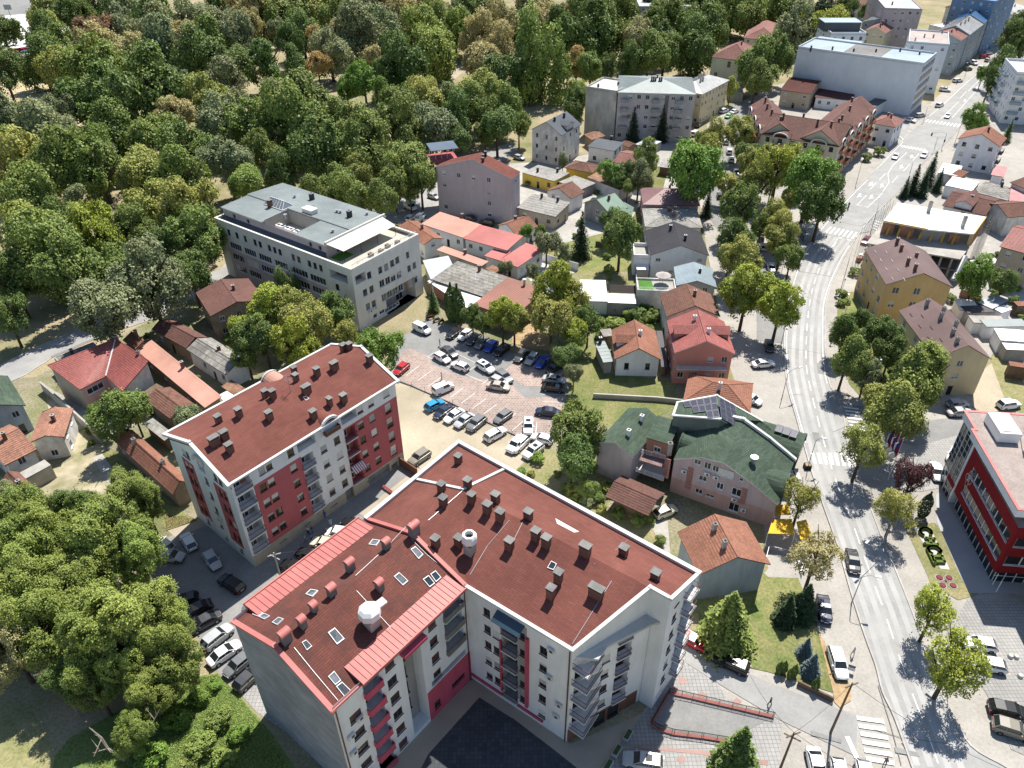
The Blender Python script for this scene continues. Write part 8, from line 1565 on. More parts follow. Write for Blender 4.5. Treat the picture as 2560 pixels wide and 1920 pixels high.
def car_meshes(kd):
    D = CARS[kd]; L, Wd, H, hd = D['L'], D['W'], D['H'], D['hood']; g0, g1, g2, g3 = D['g']; h = Wd/2
    trunk = hd-.02 if kd == 'sedan' else hd+.02
    st = [(-L/2, .80, .38, .72), (-L/2+.08, .90, .28, trunk-.10), (-L/2+.35, .97, .24, trunk), (g0+.15, 1.0, .22, trunk+.02), (0, 1.0, .2, hd+.03), (g3, 1.0, .2, hd), (L/2-.55, .97, .22, hd-.09), (L/2-.15, .88, .26, hd-.22), (L/2, .72, .34, .62)]
    b = MB(); R = []
    for x, w, zb, zt in st:
        y = h*w; R.append([(x, -y*.93, zb), (x, -y, zb+.12), (x, -y, zb+(zt-zb)*.62), (x, -y*.93, zt-.03), (x, -y*.8, zt), (x, 0, zt+.015), (x, y*.8, zt), (x, y*.93, zt-.03), (x, y, zb+(zt-zb)*.62), (x, y, zb+.12), (x, y*.93, zb)])
    for a, c in zip(R[:-1], R[1:]):
        for k in range(10): b.poly([a[k], a[k+1], c[k+1], c[k]][::-1], 0 if k not in (0, 9) else 1)
        b.poly([a[10], a[0], c[0], c[10]][::-1], 1)
    b.poly(R[0][::-1], 0); b.poly(R[-1], 0)
    hr = h*.76; zr = H; zs = hd+.0
    lo = [(g0, h*.86), (g3, h*.86)]; A = [(g0, -h*.86, zs), (g3, -h*.88, zs), (g3, h*.88, zs), (g0, h*.86, zs)]; T = [(g1, -hr, zr-.05), (g2, -hr, zr-.04), (g2, hr, zr-.04), (g1, hr, zr-.05)]
    mid = (g1+g2)/2; Tm = [(mid, -hr*1.02, zr), (mid, hr*1.02, zr)]
    b.poly([T[0], Tm[0], Tm[1], T[3]], 0); b.poly([Tm[0], T[1], T[2], Tm[1]], 0)
    def pillar(p, q, w=.05):
        p, q = Vector(p), Vector(q); b.tube(p, q, w, w*.8, 4, 0, False)
    for i in range(4): pillar(A[i], T[i], .055)
    for s in (-1, 1):
        bp = mid+.1; pillar((bp, s*h*.87, zs), (bp, s*hr*1.01, zr-.03), .04); pillar((g1, s*hr, zr-.04), (g2, s*hr, zr-.03), .045)
        if kd in ('van', 'wagon', 'suv'): pillar((g1+.75, s*h*.87, zs), (g1+.8, s*hr*1.01, zr-.03), .05)
    for s in (-1, 1): b.box((g3-.35, s*(h+.08), hd+.02), .16, .2, .13, 0)
    b.box((L/2-.02, 0, .3), .06, Wd*.62, .14, 1); b.box((-L/2+.02, 0, .34), .06, Wd*.7, .12, 1); b.box((L/2+.0, 0, .52), .04, .52, .11, 2); b.box((-L/2-.0, 0, .62), .04, .52, .11, 2)
    for s in (-1, 1):
        for x in D['wb']: b.tube((x, s*h*.985, .31), (x, s*(h+.003), .31), .385, .385, 14, 1)
    if kd == 'van':
        b.poly([(g0+.1, -h*.9, zs), (mid+.3, -h*.9, zs), (mid+.3, -hr*1.06, zr-.12), (g1, -hr*1.06, zr-.12)], 0); b.poly([(mid+.3, h*.9, zs), (g0+.1, h*.9, zs), (g1, hr*1.06, zr-.12), (mid+.3, hr*1.06, zr-.12)], 0)
    body = mesh_from('body', b.v, b.f, b.m, [CARP, PLASTIC, PLATE]); 
    b = MB(); i = .97
    T2 = [(x, y*i, z-.03) for x, y, z in T]; A2 = [(x, y*i, z-.02) for x, y, z in A]
    for k in range(4): j = (k+1) % 4; b.poly([A2[k], A2[j], T2[j], T2[k]])
    glass = mesh_from('window_glass', b.v, b.f, b.m, [CGLASS])
    b = MB(); b.tube((0, -.11, 0), (0, .11, 0), .32, .32, 16, 0); 
    for s in (-1, 1): b.tube((0, s*.1, 0), (0, s*.118, 0), .2, .19, 12, 1)
    wheel = mesh_from('wheel', b.v, b.f, b.m, [TYRE, RIM])
    b = MB(); b.box((0, 0, 0), .16, .34, .15); hl = mesh_from('headlight', b.v, b.f, b.m, [LAMPW]); b = MB(); b.box((0, 0, 0), .1, .26, .2); tl = mesh_from('tail_light', b.v, b.f, b.m, [LAMPR])
    b = MB(); b.box((0, 0, 0), .75, .85, .012); sr = mesh_from('sunroof', b.v, b.f, b.m, [CGLASS])
    return body, glass, wheel, hl, tl, sr
CM = {k: car_meshes(k) for k in CARS}
CCOL = {'white': (.78, .78, .77), 'silver': (.42, .43, .44), 'grey': (.16, .165, .17), 'dark grey': (.06, .062, .066), 'black': (.014, .014, .016), 'navy': (.018, .026, .06), 'blue': (.02, .06, .42), 'bright blue': (.02, .26, .5), 'red': (.42, .015, .02), 'dark red': (.2, .01, .02), 'taupe': (.22, .2, .16), 'cream': (.6, .56, .42), 'green and white': (.3, .62, .28), 'beige': (.42, .38, .32), 'pink': (.5, .3, .36)}
NAMES = {'hatch': 'hatchback', 'sedan': 'saloon', 'suv': 'off-roader', 'wagon': 'estate car', 'van': 'van'}
CARL = []
_proto = {}
def make_car(kd, sun=False):
    D = CARS[kd]; body, glass, wheel, hl, tl, sr = CM[kd]; o = thing('parked_car' if kd != 'van' else 'parked_van', None, None)
    bo = place('body', body, o, (0, 0, 0)); place('window_glass', glass, o, (0, 0, 0)); h = D['W']/2
    for x in D['wb']:
        for s in (-1, 1): place('wheel', wheel, o, (x, s*(h-.09), .32))
    for s in (-1, 1): place('headlight', hl, o, (D['L']/2-.13, s*h*.62, .56)); place('tail_light', tl, o, (-D['L']/2+.03, s*h*.74, .62))
    if sun: place('sunroof', sr, o, ((D['g'][1]+D['g'][2])/2+.1, 0, D['H']-.005))
    return o
def car(c, r, x0, y0, x1, y1, kd, col, place_, sun=False, cut=None):
    """(x0, y0) rear and (x1, y1) front in the picture"""
    a, e = W(c, r, x0, y0, .7), W(c, r, x1, y1, .7); m = (a+e)/2
    key = (kd, sun); fresh = key not in _proto
    if fresh: _proto[key] = make_car(kd, sun); o = _proto[key]
    else: o = copy_tree(_proto[key])
    o.location = (m.x, m.y, .06); o.rotation_euler = (0, 0, math.atan2(e.y-a.y, e.x-a.x))
    for ch in o.children:
        if ch.data.name.startswith('body'): ch.color = (*CCOL[col], 1)
    CARL.append((o, kd, col, place_, to_px(m)[0])); return o
LOT = 'in the car park row by the trees'; MID = 'in the middle rows of the car park'; FEN = 'on the sand along the car park fence'; EAST = 'at the east end of the car park'; LANE = 'in the shaded lane between the two blocks'; ACC = 'on the access lane by the thicket'; STR = 'parked along the main street beyond the junction'; SID = 'parked along the tree-lined side street'
for a in ((1, 1, 1370, 1155, 1500, 1215, 'van', 'white', 'on the forecourt of the office block'), (1, 1, 1775, 1175, 1655, 1255, 'sedan', 'black', LOT), (1, 1, 1860, 1195, 1755, 1275, 'hatch', 'white', LOT), (1, 1, 1925, 1235, 1835, 1310, 'hatch', 'dark grey', LOT), (1, 1, 2000, 1265, 1905, 1345, 'hatch', 'grey', LOT), (1, 1, 2070, 1295, 1990, 1370, 'hatch', 'blue', LOT), (1, 1, 2165, 1325, 2085, 1395, 'sedan', 'black', LOT),
          (2, 1, 125, 1370, 40, 1455, 'sedan', 'dark grey', LOT), (2, 1, 215, 1395, 130, 1485, 'hatch', 'silver', LOT), (2, 1, 310, 1420, 220, 1510, 'sedan', 'blue', LOT), (2, 1, 425, 1475, 315, 1550, 'suv', 'black', LOT),
          (1, 1, 1600, 1335, 1740, 1425, 'sedan', 'dark grey', MID), (1, 1, 1540, 1395, 1675, 1470, 'hatch', 'white', MID), (1, 1, 1825, 1530, 1700, 1480, 'hatch', 'white', MID), (1, 1, 1915, 1475, 2050, 1555, 'suv', 'white', MID), (1, 1, 2085, 1555, 2200, 1640, 'suv', 'grey', MID), (1, 1, 2035, 1605, 2160, 1665, 'hatch', 'silver', MID), (1, 1, 1310, 1480, 1200, 1575, 'hatch', 'red', 'under the green tree by the apartment block'),
          (2, 1, 275, 1605, 455, 1630, 'sedan', 'silver', EAST), (2, 2, 265, 20, 450, 45, 'sedan', 'black', EAST), (2, 2, 395, 250, 220, 230, 'sedan', 'navy', EAST), (2, 2, 142, 300, 138, 435, 'suv', 'white', EAST), (2, 2, 320, 490, 195, 455, 'hatch', 'white', EAST), (2, 2, 120, 465, 0, 580, 'suv', 'white', EAST), (2, 2, 250, 530, 115, 630, 'suv', 'white', EAST), (1, 2, 2200, 235, 2065, 330, 'hatch', 'grey', EAST), (1, 2, 2020, 5, 2170, 30, 'sedan', 'beige', MID),
          (1, 2, 1550, 70, 1685, 10, 'van', 'white', 'at the left end of the pink paving'), (1, 2, 1475, 215, 1610, 145, 'hatch', 'bright blue', FEN), (1, 2, 1695, 180, 1545, 290, 'sedan', 'navy', FEN), (1, 2, 1790, 220, 1635, 325, 'sedan', 'white', FEN), (1, 2, 1880, 255, 1720, 370, 'sedan', 'silver', FEN), (1, 2, 1970, 285, 1830, 400, 'suv', 'grey', FEN), (1, 2, 1985, 480, 2150, 385, 'wagon', 'white', FEN), (1, 2, 2300, 470, 2190, 580, 'suv', 'white', FEN), (1, 2, 1490, 580, 1330, 690, 'suv', 'taupe', 'alone on the sand behind the white block'),
          (0, 2, 1670, 1430, 1590, 1290, 'hatch', 'white', ACC), (0, 2, 1460, 1420, 1370, 1350, 'hatch', 'white', ACC), (0, 2, 1420, 1480, 1530, 1490, 'hatch', 'silver', ACC), (0, 2, 1785, 1450, 1880, 1590, 'hatch', 'silver', ACC), (0, 3, 2090, 120, 1905, 5, 'wagon', 'black', ACC), (0, 3, 1640, 200, 1540, 230, 'hatch', 'black', ACC), (0, 3, 1740, 270, 1640, 320, 'sedan', 'black', ACC), (0, 3, 1825, 360, 1700, 430, 'sedan', 'dark grey', ACC), (0, 3, 1800, 590, 1960, 460, 'suv', 'silver', ACC), (0, 3, 1815, 750, 2060, 580, 'sedan', 'white', ACC), (0, 3, 2170, 670, 1940, 860, 'hatch', 'grey', ACC), (0, 3, 2050, 970, 2240, 790, 'hatch', 'dark grey', ACC), (0, 3, 2260, 190, 2160, 270, 'hatch', 'grey', ACC),
          (1, 2, 900, 1230, 780, 1190, 'hatch', 'black', LANE), (1, 2, 790, 1310, 650, 1290, 'van', 'white', LANE), (1, 2, 650, 1400, 520, 1370, 'suv', 'cream', LANE), (1, 2, 540, 1500, 385, 1450, 'sedan', 'black', LANE), (1, 2, 400, 1610, 250, 1560, 'suv', 'black', LANE),
          (2, 3, 1300, 1625, 965, 1570, 'wagon', 'silver', 'on the forecourt below the balconies'), (2, 3, 1490, 520, 1640, 600, 'hatch', 'red', 'behind the white block under the spruce'), (2, 3, 2030, 810, 1760, 690, 'wagon', 'black', 'in the shade of the bright green spruce'),
          (3, 3, 470, 170, 505, 395, 'sedan', 'navy', 'under the dark spruces by the main road'), (3, 3, 560, 610, 650, 890, 'wagon', 'white', 'on the pavement with its door open'), (3, 3, 1980, 610, 1680, 565, 'hatch', 'white', 'in the headquarters car park'), (3, 3, 2050, 790, 1770, 735, 'hatch', 'white', 'in the headquarters car park'), (3, 3, 1945, 1130, 2230, 1190, 'wagon', 'black', 'in the headquarters car park'), (3, 3, 1975, 1280, 2260, 1370, 'suv', 'taupe', 'in the headquarters car park'),
          (3, 3, 395, 1530, 450, 1760, 'sedan', 'white', 'at the bottom edge by the forecourt'), (3, 3, 600, 1620, 640, 1830, 'hatch', 'white', 'at the bottom edge by the forecourt'), (3, 3, 820, 1640, 860, 1850, 'hatch', 'white', 'at the bottom edge by the forecourt'),
          (3, 2, 715, 1425, 755, 1640, 'sedan', 'black', 'driving half hidden by the pavement tree'), (3, 2, 1420, 660, 1490, 850, 'sedan', 'white', 'on the forecourt pavers by the headquarters'), (3, 2, 1620, 580, 1590, 640, 'hatch', 'white', 'half hidden by the glass prow'), (3, 2, 95, 800, 230, 805, 'van', 'white', 'behind the pink house with solar panels'), (3, 2, 1580, 245, 1740, 240, 'sedan', 'silver', 'under the large light green tree'), (3, 2, 1590, 175, 1690, 165, 'hatch', 'silver', 'under the large light green tree'), (3, 2, 2000, 190, 2165, 165, 'suv', 'white', 'on the dry field at the right'),
          (2, 1, 2085, 1490, 2260, 1475, 'sedan', 'white', 'pulling out beside the main road'), (2, 2, 2030, 110, 2115, 150, 'hatch', 'white', 'by the orange roofed house'), (3, 1, 20, 610, 40, 700, 'hatch', 'white', SID), (3, 1, 5, 1290, 20, 1370, 'hatch', 'dark grey', SID), (2, 1, 1835, 180, 1830, 110, 'hatch', 'white', SID), (2, 1, 1800, 60, 1795, 0, 'hatch', 'dark grey', SID), (2, 1, 2110, 350, 2105, 280, 'sedan', 'silver', SID), (2, 1, 2150, 430, 2145, 360, 'hatch', 'grey', SID), (2, 1, 2180, 510, 2170, 430, 'hatch', 'white', SID),
          (2, 0, 1850, 1260, 1855, 1185, 'wagon', 'white', SID), (2, 0, 1880, 1335, 1875, 1280, 'suv', 'white', SID), (2, 0, 1900, 1405, 1890, 1345, 'wagon', 'white', SID), (2, 0, 1940, 1510, 1935, 1455, 'sedan', 'grey', SID), (2, 0, 1950, 1560, 1945, 1515, 'wagon', 'silver', SID), (2, 0, 1880, 1110, 1905, 1070, 'hatch', 'navy', SID), (2, 0, 1855, 1150, 1875, 1115, 'hatch', 'pink', SID), (2, 0, 1790, 1590, 1785, 1545, 'hatch', 'white', SID),
          (2, 0, 1800, 970, 1865, 945, 'suv', 'white', 'beside the yellow and grey flats'), (2, 0, 1845, 1015, 1905, 985, 'sedan', 'green and white', 'beside the yellow and grey flats'), (2, 0, 1895, 975, 1950, 950, 'sedan', 'white', 'beside the yellow and grey flats'), (2, 0, 1560, 1170, 1610, 1140, 'van', 'white', 'beside the grey five-storey block'), (2, 0, 1590, 1095, 1630, 1060, 'hatch', 'dark grey', 'beside the grey five-storey block'), (2, 0, 20, 1350, 105, 1370, 'hatch', 'silver', 'beside the weathered white villa'),
          (3, 0, 1125, 1315, 1080, 1385, 'sedan', 'white', 'driving towards the viewer on the main road'), (3, 0, 1370, 1310, 1330, 1365, 'sedan', 'white', 'driving away past the dark spruces'), (3, 0, 1570, 975, 1535, 1025, 'sedan', 'white', 'waiting at the far crossing'), (3, 0, 1445, 925, 1520, 890, 'suv', 'white', 'turning by the far crossing'), (3, 0, 1270, 1005, 1360, 985, 'wagon', 'silver', 'at the corner below the blank white wall'), (3, 0, 1190, 1025, 1265, 1045, 'sedan', 'white', 'at the corner below the blank white wall'),
          (3, 0, 1490, 770, 1570, 780, 'suv', 'white', STR), (3, 0, 1590, 700, 1690, 690, 'wagon', 'white', STR), (3, 0, 1810, 605, 1870, 565, 'suv', 'white', STR), (3, 0, 1730, 530, 1820, 560, 'van', 'white', STR), (3, 0, 1700, 600, 1760, 590, 'hatch', 'dark grey', STR), (3, 0, 1835, 490, 1910, 490, 'wagon', 'red', STR), (3, 0, 1875, 530, 1920, 505, 'hatch', 'silver', STR), (3, 0, 1870, 460, 1930, 455, 'hatch', 'white', STR), (3, 0, 1940, 390, 2000, 375, 'wagon', 'navy', STR), (3, 0, 1830, 995, 1890, 990, 'hatch', 'white', 'by the white flats at the right edge'),
          (1, 1, 1285, 110, 1385, 150, 'van', 'white', 'by the park road behind the office block'), (1, 1, 1390, 250, 1450, 190, 'van', 'white', 'by the park road behind the office block'), (1, 1, 1310, 240, 1370, 200, 'hatch', 'white', 'by the park road behind the office block'), (1, 1, 1900, 235, 1770, 215, 'sedan', 'black', 'below the mauve gable house'), (1, 1, 2075, 280, 1915, 250, 'suv', 'black', 'below the mauve gable house'), (1, 1, 1500, 25, 1570, 50, 'hatch', 'silver', 'by the corner of the mauve gable house'), (2, 2, 1300, 1110, 1350, 1090, 'hatch', 'cream', 'in the tiled carport'),
          (3, 1, 880, 385, 815, 455, 'hatch', 'dark red', 'beside the building site scaffold')):
    car(*a, sun=a[6] in ('suv', 'wagon') and random.random() < .3)
CARL.sort(key=lambda q: q[4]); _g = {}
for q in CARL: _g.setdefault((q[1], q[2], q[3]), []).append(q)
for (kd, col, pl), L in _g.items():
    for i, q in enumerate(L):
        lb = f'{col} {NAMES[kd]} {pl}'
        if len(L) > 1: lb += f', {ORD[i] if i < len(L)-1 else "rightmost"}'
        tag(q[0], lb, 'van' if kd == 'van' else 'car', 'vehicles '+pl if sum(1 for z in CARL if z[3] == pl) > 1 else None)
# open door of the white estate car, motorcycle, scooter
b = MB(); w0 = [q for q in CARL if 'door open' in q[3]][0][0]; p = Vector(w0.location); dv = Vector((math.cos(w0.rotation_euler.z), math.sin(w0.rotation_euler.z), 0)); sv = Vector((-dv.y, dv.x, 0))
dd = bpy.data.objects.new('open_door', mk('open_door', lambda b: (b.box((0, 0, .35), .06, 1.0, .6, 0), b.box((0, 0, .95), .05, .9, .42, 1)), [CARP, CGLASS])); COL.objects.link(dd); dd.parent = w0; dd.location = (.85, 1.4, 0); dd.rotation_euler = (0, 0, -.35); dd.color = (*CCOL['white'], 1)
def motorbike(p, rz, label, col, rider=False):
    o = thing('motorcycle', label, 'motorcycle', p, rz); b = MB()
    for x in (-.68, .68): w = MB(); w.tube((x, -.07, .3), (x, .07, .3), .3, .3, 14); w.tube((x, -.08, .3), (x, .08, .3), .16, .16, 10, 1); w.build('wheel', [TYRE, RIM], None).parent = o
    b.box((0, 0, .35), .6, .26, .35, 1); b.box((.15, 0, .7), .5, .28, .24, 0); b.box((-.4, 0, .72), .7, .26, .12, 1); b.tube((.68, 0, .35), (.45, 0, 1.0), .045); b.tube((.45, -.36, 1.02), (.45, .36, 1.02), .025); b.tube((-.1, .18, .3), (-.9, .2, .36), .06); b.box((.6, 0, .78), .12, .2, .18, 0)
    f = mesh_from('frame', b.v, b.f, b.m, [M('bike_'+col, CCOL[col], rough=.4), PLASTIC]); place('frame', f, o, (0, 0, 0)); return o
motorbike(W(3, 1, 688, 150, 0)+Z(.12), math.atan2(-1, -.45), 'black motorcycle riding down the main road under its rider', 'black')
motorbike(W(2, 1, 165, 1120, 0)+Z(.05), 1.2, 'dark scooter parked at the corner of the rusty red workshop', 'grey')
for i, (x, y) in enumerate(((1510, 1100), (1560, 1120), (1600, 1135))): motorbike(W(1, 1, x, y, 0)+Z(.05), .5+.2*i, ('dark red motorcycle by the office entrance, nearest the door', 'grey motorcycle by the office entrance, middle one', 'black motorcycle by the office entrance, nearest the cypresses')[i], ('dark red', 'grey', 'black')[i])
# ================================================================ lamps, poles, people, small things
LAMPM = M('lamp_post_paint', (.32, .33, .34), (.27, .28, .29), rough=.5); LHEAD = M('lamp_head', (.62, .64, .66), rough=.4)
def lamp(c, r, bx, by, hx, hy, h, label, arm=True, dark=False):
    p = W(c, r, bx, by); q = W(c, r, hx, hy, h); o = thing('street_lamp', label, 'street lamp', p, group='street lamps'); d = V2(q.x-p.x, q.y-p.y); L = max(d.length, .3); d /= L
    b = MB(); b.tube(p, p+Z(.9), .1, .09, 8); b.tube(p+Z(.9), p+Z(h*.86), .075, .055, 8); pts = [p+Z(h*.86)]
    for k in range(1, 6): f = k/5; pts.append(p+d*(L*f)*(f if f < 1 else 1)+Z(h*.86+h*.14*math.sin(f*math.pi/2)))
    b.path(pts, .045, 6); b.build('post', DMETAL if dark else LAMPM, o); b = MB(); e = pts[-1]
    b.slab([e-d*.1+V2(-d.y, d.x)*.13, e-d*.1-V2(-d.y, d.x)*.13, e+d*.75-V2(-d.y, d.x)*.17, e+d*.75+V2(-d.y, d.x)*.17], .14); b.build('lamp_head', LHEAD, o); return o
for a in ((3, 3, 720, 238, 930, 0, 6.2, 'curved street lamp on the left kerb opposite the flower beds'), (3, 2, 345, 720, 470, 468, 6.4, 'curved street lamp in a dark planter by the crossing'), (3, 2, 990, 1385, 870, 1352, 5.4, 'street lamp on the right kerb below the pavement tree'), (3, 1, 640, 1140, 700, 888, 6.6, 'street lamp on the verge left of the ochre house'), (3, 1, 930, 1659, 990, 1437, 6.6, 'street lamp among the trees by the pale yellow house'),
          (3, 1, 110, 1330, 170, 1037, 7.2, 'street lamp under the bright yellow-green tree'), (3, 1, 630, 840, 762, 388, 9, 'tall street lamp at the inside of the bend before the ochre house'), (3, 1, 880, 380, 963, 52, 9, 'tall street lamp next to the scaffold'), (3, 1, 285, 380, 348, 95, 7.5, 'street lamp beside the bus shelter'), (3, 1, 95, 790, 160, 522, 7, 'street lamp above the waste container'), (3, 2, 120, 122, 268, 1515-1659, 6.5, 'street lamp on the left pavement uphill of the pharmacy sign'),
          (3, 0, 760, 1595, 820, 1375, 7.5, 'street lamp in front of the arched cream flats'), (3, 0, 1610, 1250, 1680, 1020, 9, 'street lamp by the orange-roofed white house'), (3, 0, 1225, 1500, 1228, 1440, 4, 'short street lamp by the dark spruces'), (3, 0, 1440, 1275, 1450, 1213, 4, 'short street lamp at the far junction'), (3, 0, 1835, 970, 1868, 842, 6, 'street lamp before the white flats at the right edge'), (3, 0, 1700, 660, 1725, 540, 6, 'street lamp in the row of cars up the main street'), (3, 0, 1345, 1040, 1368, 935, 5, 'street lamp at the corner below the blank white wall'), (3, 3, 1545, 960, 1545, 605, 6.2, 'street lamp inside the yellowing tree by the headquarters parking'), (2, 0, 1240, 640, 1215, 585, 6, 'street lamp at the park edge behind the grey block')):
    lamp(*a)
o = thing('traffic_light', 'traffic light on a curved mast over the far junction', 'traffic light', W(3, 0, 1500, 1290)); p = o.location; e = W(3, 0, 1420, 1148, 6); b = MB(); b.tube(p, p+Z(5.2), .08); b.path([p+Z(5.2), p.lerp(V2(e.x, e.y), .4)+Z(6), V2(e.x, e.y, 6.1)], .05); b.build('mast', LAMPM, o); b = MB(); b.box(V2(e.x, e.y, 5.0), .35, .3, 1.0); b.build('signal_head', PLASTIC, o); b = MB(); b.box(p+V2(.1, 0, 2.4), .35, .3, .9); b.build('signal_head', PLASTIC, o)
b = MB(); o = thing('planter', 'dark square planter around the lamp foot by the crossing', 'planter', W(3, 2, 337, 725)); b.box(o.location, 1.1, 1.0, .8, 0); b.box(o.location+Z(.8), .8, .7, .03, 1); b.build('tub', [PLASTIC, EARTH], o)
def pole(c, r, b0, b1, h, label, mat, arms=1):
    p = W(c, r, *b0); o = thing('utility_pole', label, 'utility pole', p); b = MB(); b.tube(p, p+Z(h), .16, .1, 8); b.build('shaft', mat, o)
    for k in range(arms): b = MB(); b.box(p+Z(h-.5-.5*k), 1.8, .12, .12, 0, (1, .35 if k == 0 else -.6, 0)); b.build('crossarm', mat, o)
    return p+Z(h)
def hpole(c, r, b0, b1):
    g = W(c, r, *b0); p = t(c, r, *b1); d = C_RT*((p[0]-1280)/F_PX) + C_DN*((p[1]-960)/F_PX) + C_FW; k = math.hypot(g.x, g.y)/math.hypot(d.x, d.y); return CAM_H+d.z*k
PT = []
for c, r, b0, b1, lb, mt, ar in ((3, 3, (540, 1355), (672, 893), 'dark wooden pole at the corner of the drive and main road', WOOD, 1), (3, 3, (60, 1780), (212, 1345), 'dark pole with a crossarm on the forecourt', WOOD, 2), (1, 2, (245, 1780), (145, 1460), 'pale concrete pole with two crossarms in the shaded lane', CONC, 2), (0, 1, (1690, 960), (1665, 800), 'slim pole by the shaded house on the park road', GALV, 1), (2, 1, (495, 1500), (490, 1265), 'thin pole at the end of the car park', GALV, 1), (1, 1, (1540, 1040), (1525, 770), 'thin pole before the workshops', GALV, 1), (1, 1, (1605, 1620), (1600, 1550), 'short post in the middle of the pink paving', GALV, 1)):
    PT.append(pole(c, r, b0, b1, hpole(c, r, b0, b1), lb, mt, ar))
def wire(name, label, a, e, sag=.8, r=.022):
    b = MB(); pts = [a.lerp(e, k/10)-Z(sag*4*(k/10)*(1-k/10)) for k in range(11)]; b.path(pts, r, 4); tag(b.build(name, DMETAL), label, 'cable', 'overhead cables')
wire('overhead_wire', 'overhead cable from the corner pole across the main road', PT[0], W(3, 3, 2100, 1700, 8), 1)
wire('overhead_wire', 'overhead cable between the corner pole and the forecourt pole', PT[0], PT[1], .8)
wire('overhead_wire', 'overhead cable from the forecourt pole up past the spruce', PT[1], W(2, 3, 2060, 860, 7), .8)
wire('overhead_wire', 'overhead cable from the forecourt pole to the lower right', PT[1], W(3, 3, 1000, 1750, 6), .8)
wire('overhead_wire', 'overhead cable from the pale pole over the shaded lane', PT[2], W(1, 2, 520, 1380, 6), .6)
for k in range(3): wire('overhead_wire', ('upper', 'middle', 'lower')[k]+' overhead cable along the park road', PT[3]-Z(.25*k), W(0, 1, 440, 1420+6*k, 7.2-.3*k), .9)
wire('overhead_wire', 'overhead cable over the white yard wall', W(0, 2, 1480, 20, 7), W(0, 2, 1350, 330, 4), .5)
# people: one continuous skinned body each
SK = M('skin', (.45, .27, .19), rough=.6); HAIR = M('hair', (.035, .025, .02), rough=.8)
def body_mesh(stride, seed, shirt, trousers):
    me = bpy.data.meshes.new('p'); s = stride; V = [(0, 0, .95), (0, 0, 1.2), (0, 0, 1.42), (0, .0, 1.52), (.02, 0, 1.66), (0, .1, .9), (s*.5, .11, .5), (s*.62-.05, .11, .06), (s*.62+.12, .12, .03), (0, -.1, .9), (-s*.35, -.11, .5), (-s*.75, -.11, .08), (-s*.75+.16, -.12, .03), (0, .19, 1.38), (-.04-s*.2, .25, 1.1), (.1-s*.1, .27, .86), (0, -.19, 1.38), (s*.3, -.25, 1.1), (.15+s*.3, -.26, .88), (0, 0, 1.76)]
    Ed = [(0, 1), (1, 2), (2, 3), (3, 4), (4, 19), (0, 5), (5, 6), (6, 7), (7, 8), (0, 9), (9, 10), (10, 11), (11, 12), (2, 13), (13, 14), (14, 15), (2, 16), (16, 17), (17, 18)]
    rad = [.15, .15, .17, .06, .105, .1, .075, .05, .045, .1, .075, .05, .045, .07, .05, .035, .07, .05, .035, .08]
    me.from_pydata(V, Ed, []); ob = bpy.data.objects.new('p', me); COL.objects.link(ob); md = ob.modifiers.new('s', 'SKIN'); sd = ob.modifiers.new('u', 'SUBSURF'); sd.levels = 1
    for i, q in enumerate(me.skin_vertices[0].data): q.radius = (rad[i]*.85, rad[i]); q.use_root = i == 0
    bpy.context.view_layer.update(); dg = bpy.context.evaluated_depsgraph_get(); m2 = bpy.data.meshes.new_from_object(ob.evaluated_get(dg)); bpy.data.objects.remove(ob)
    for q in (shirt, trousers, SK, HAIR): m2.materials.append(q)
    for p in m2.polygons:
        c = p.center; p.use_smooth = True
        p.material_index = 3 if (c.z > 1.69 or (c.z > 1.6 and c.x < -.02)) else (2 if c.z > 1.47 or (c.z < 1.12 and abs(c.y) > .2) else (0 if c.z > .97 else (1 if c.z > .06 else 3)))
    m2.name = 'person'; return m2
CLO = {n: M('cloth_'+n.replace(' ', '_'), c, rough=.9) for n, c in {'white': (.7, .7, .68), 'blue': (.08, .12, .4), 'black': (.02, .02, .022), 'grey': (.2, .2, .21), 'light blue': (.35, .45, .6), 'orange': (.6, .2, .05), 'beige': (.4, .33, .24)}.items()}
def person(c, r, x, y, rz, shirt, tr_, label, stride=.0, grp=None, z=.06):
    me = shared(('pe', shirt, tr_, stride), lambda: body_mesh(stride, 1, CLO[shirt], CLO[tr_])); p = W(c, r, x, y); o = bpy.data.objects.new('person', me); COL.objects.link(o); o.location = (p.x, p.y, z); o.rotation_euler = (0, 0, rz); tag(o, label, 'person', grp); return o
GP_ = 'people gathered in the shaded lane'
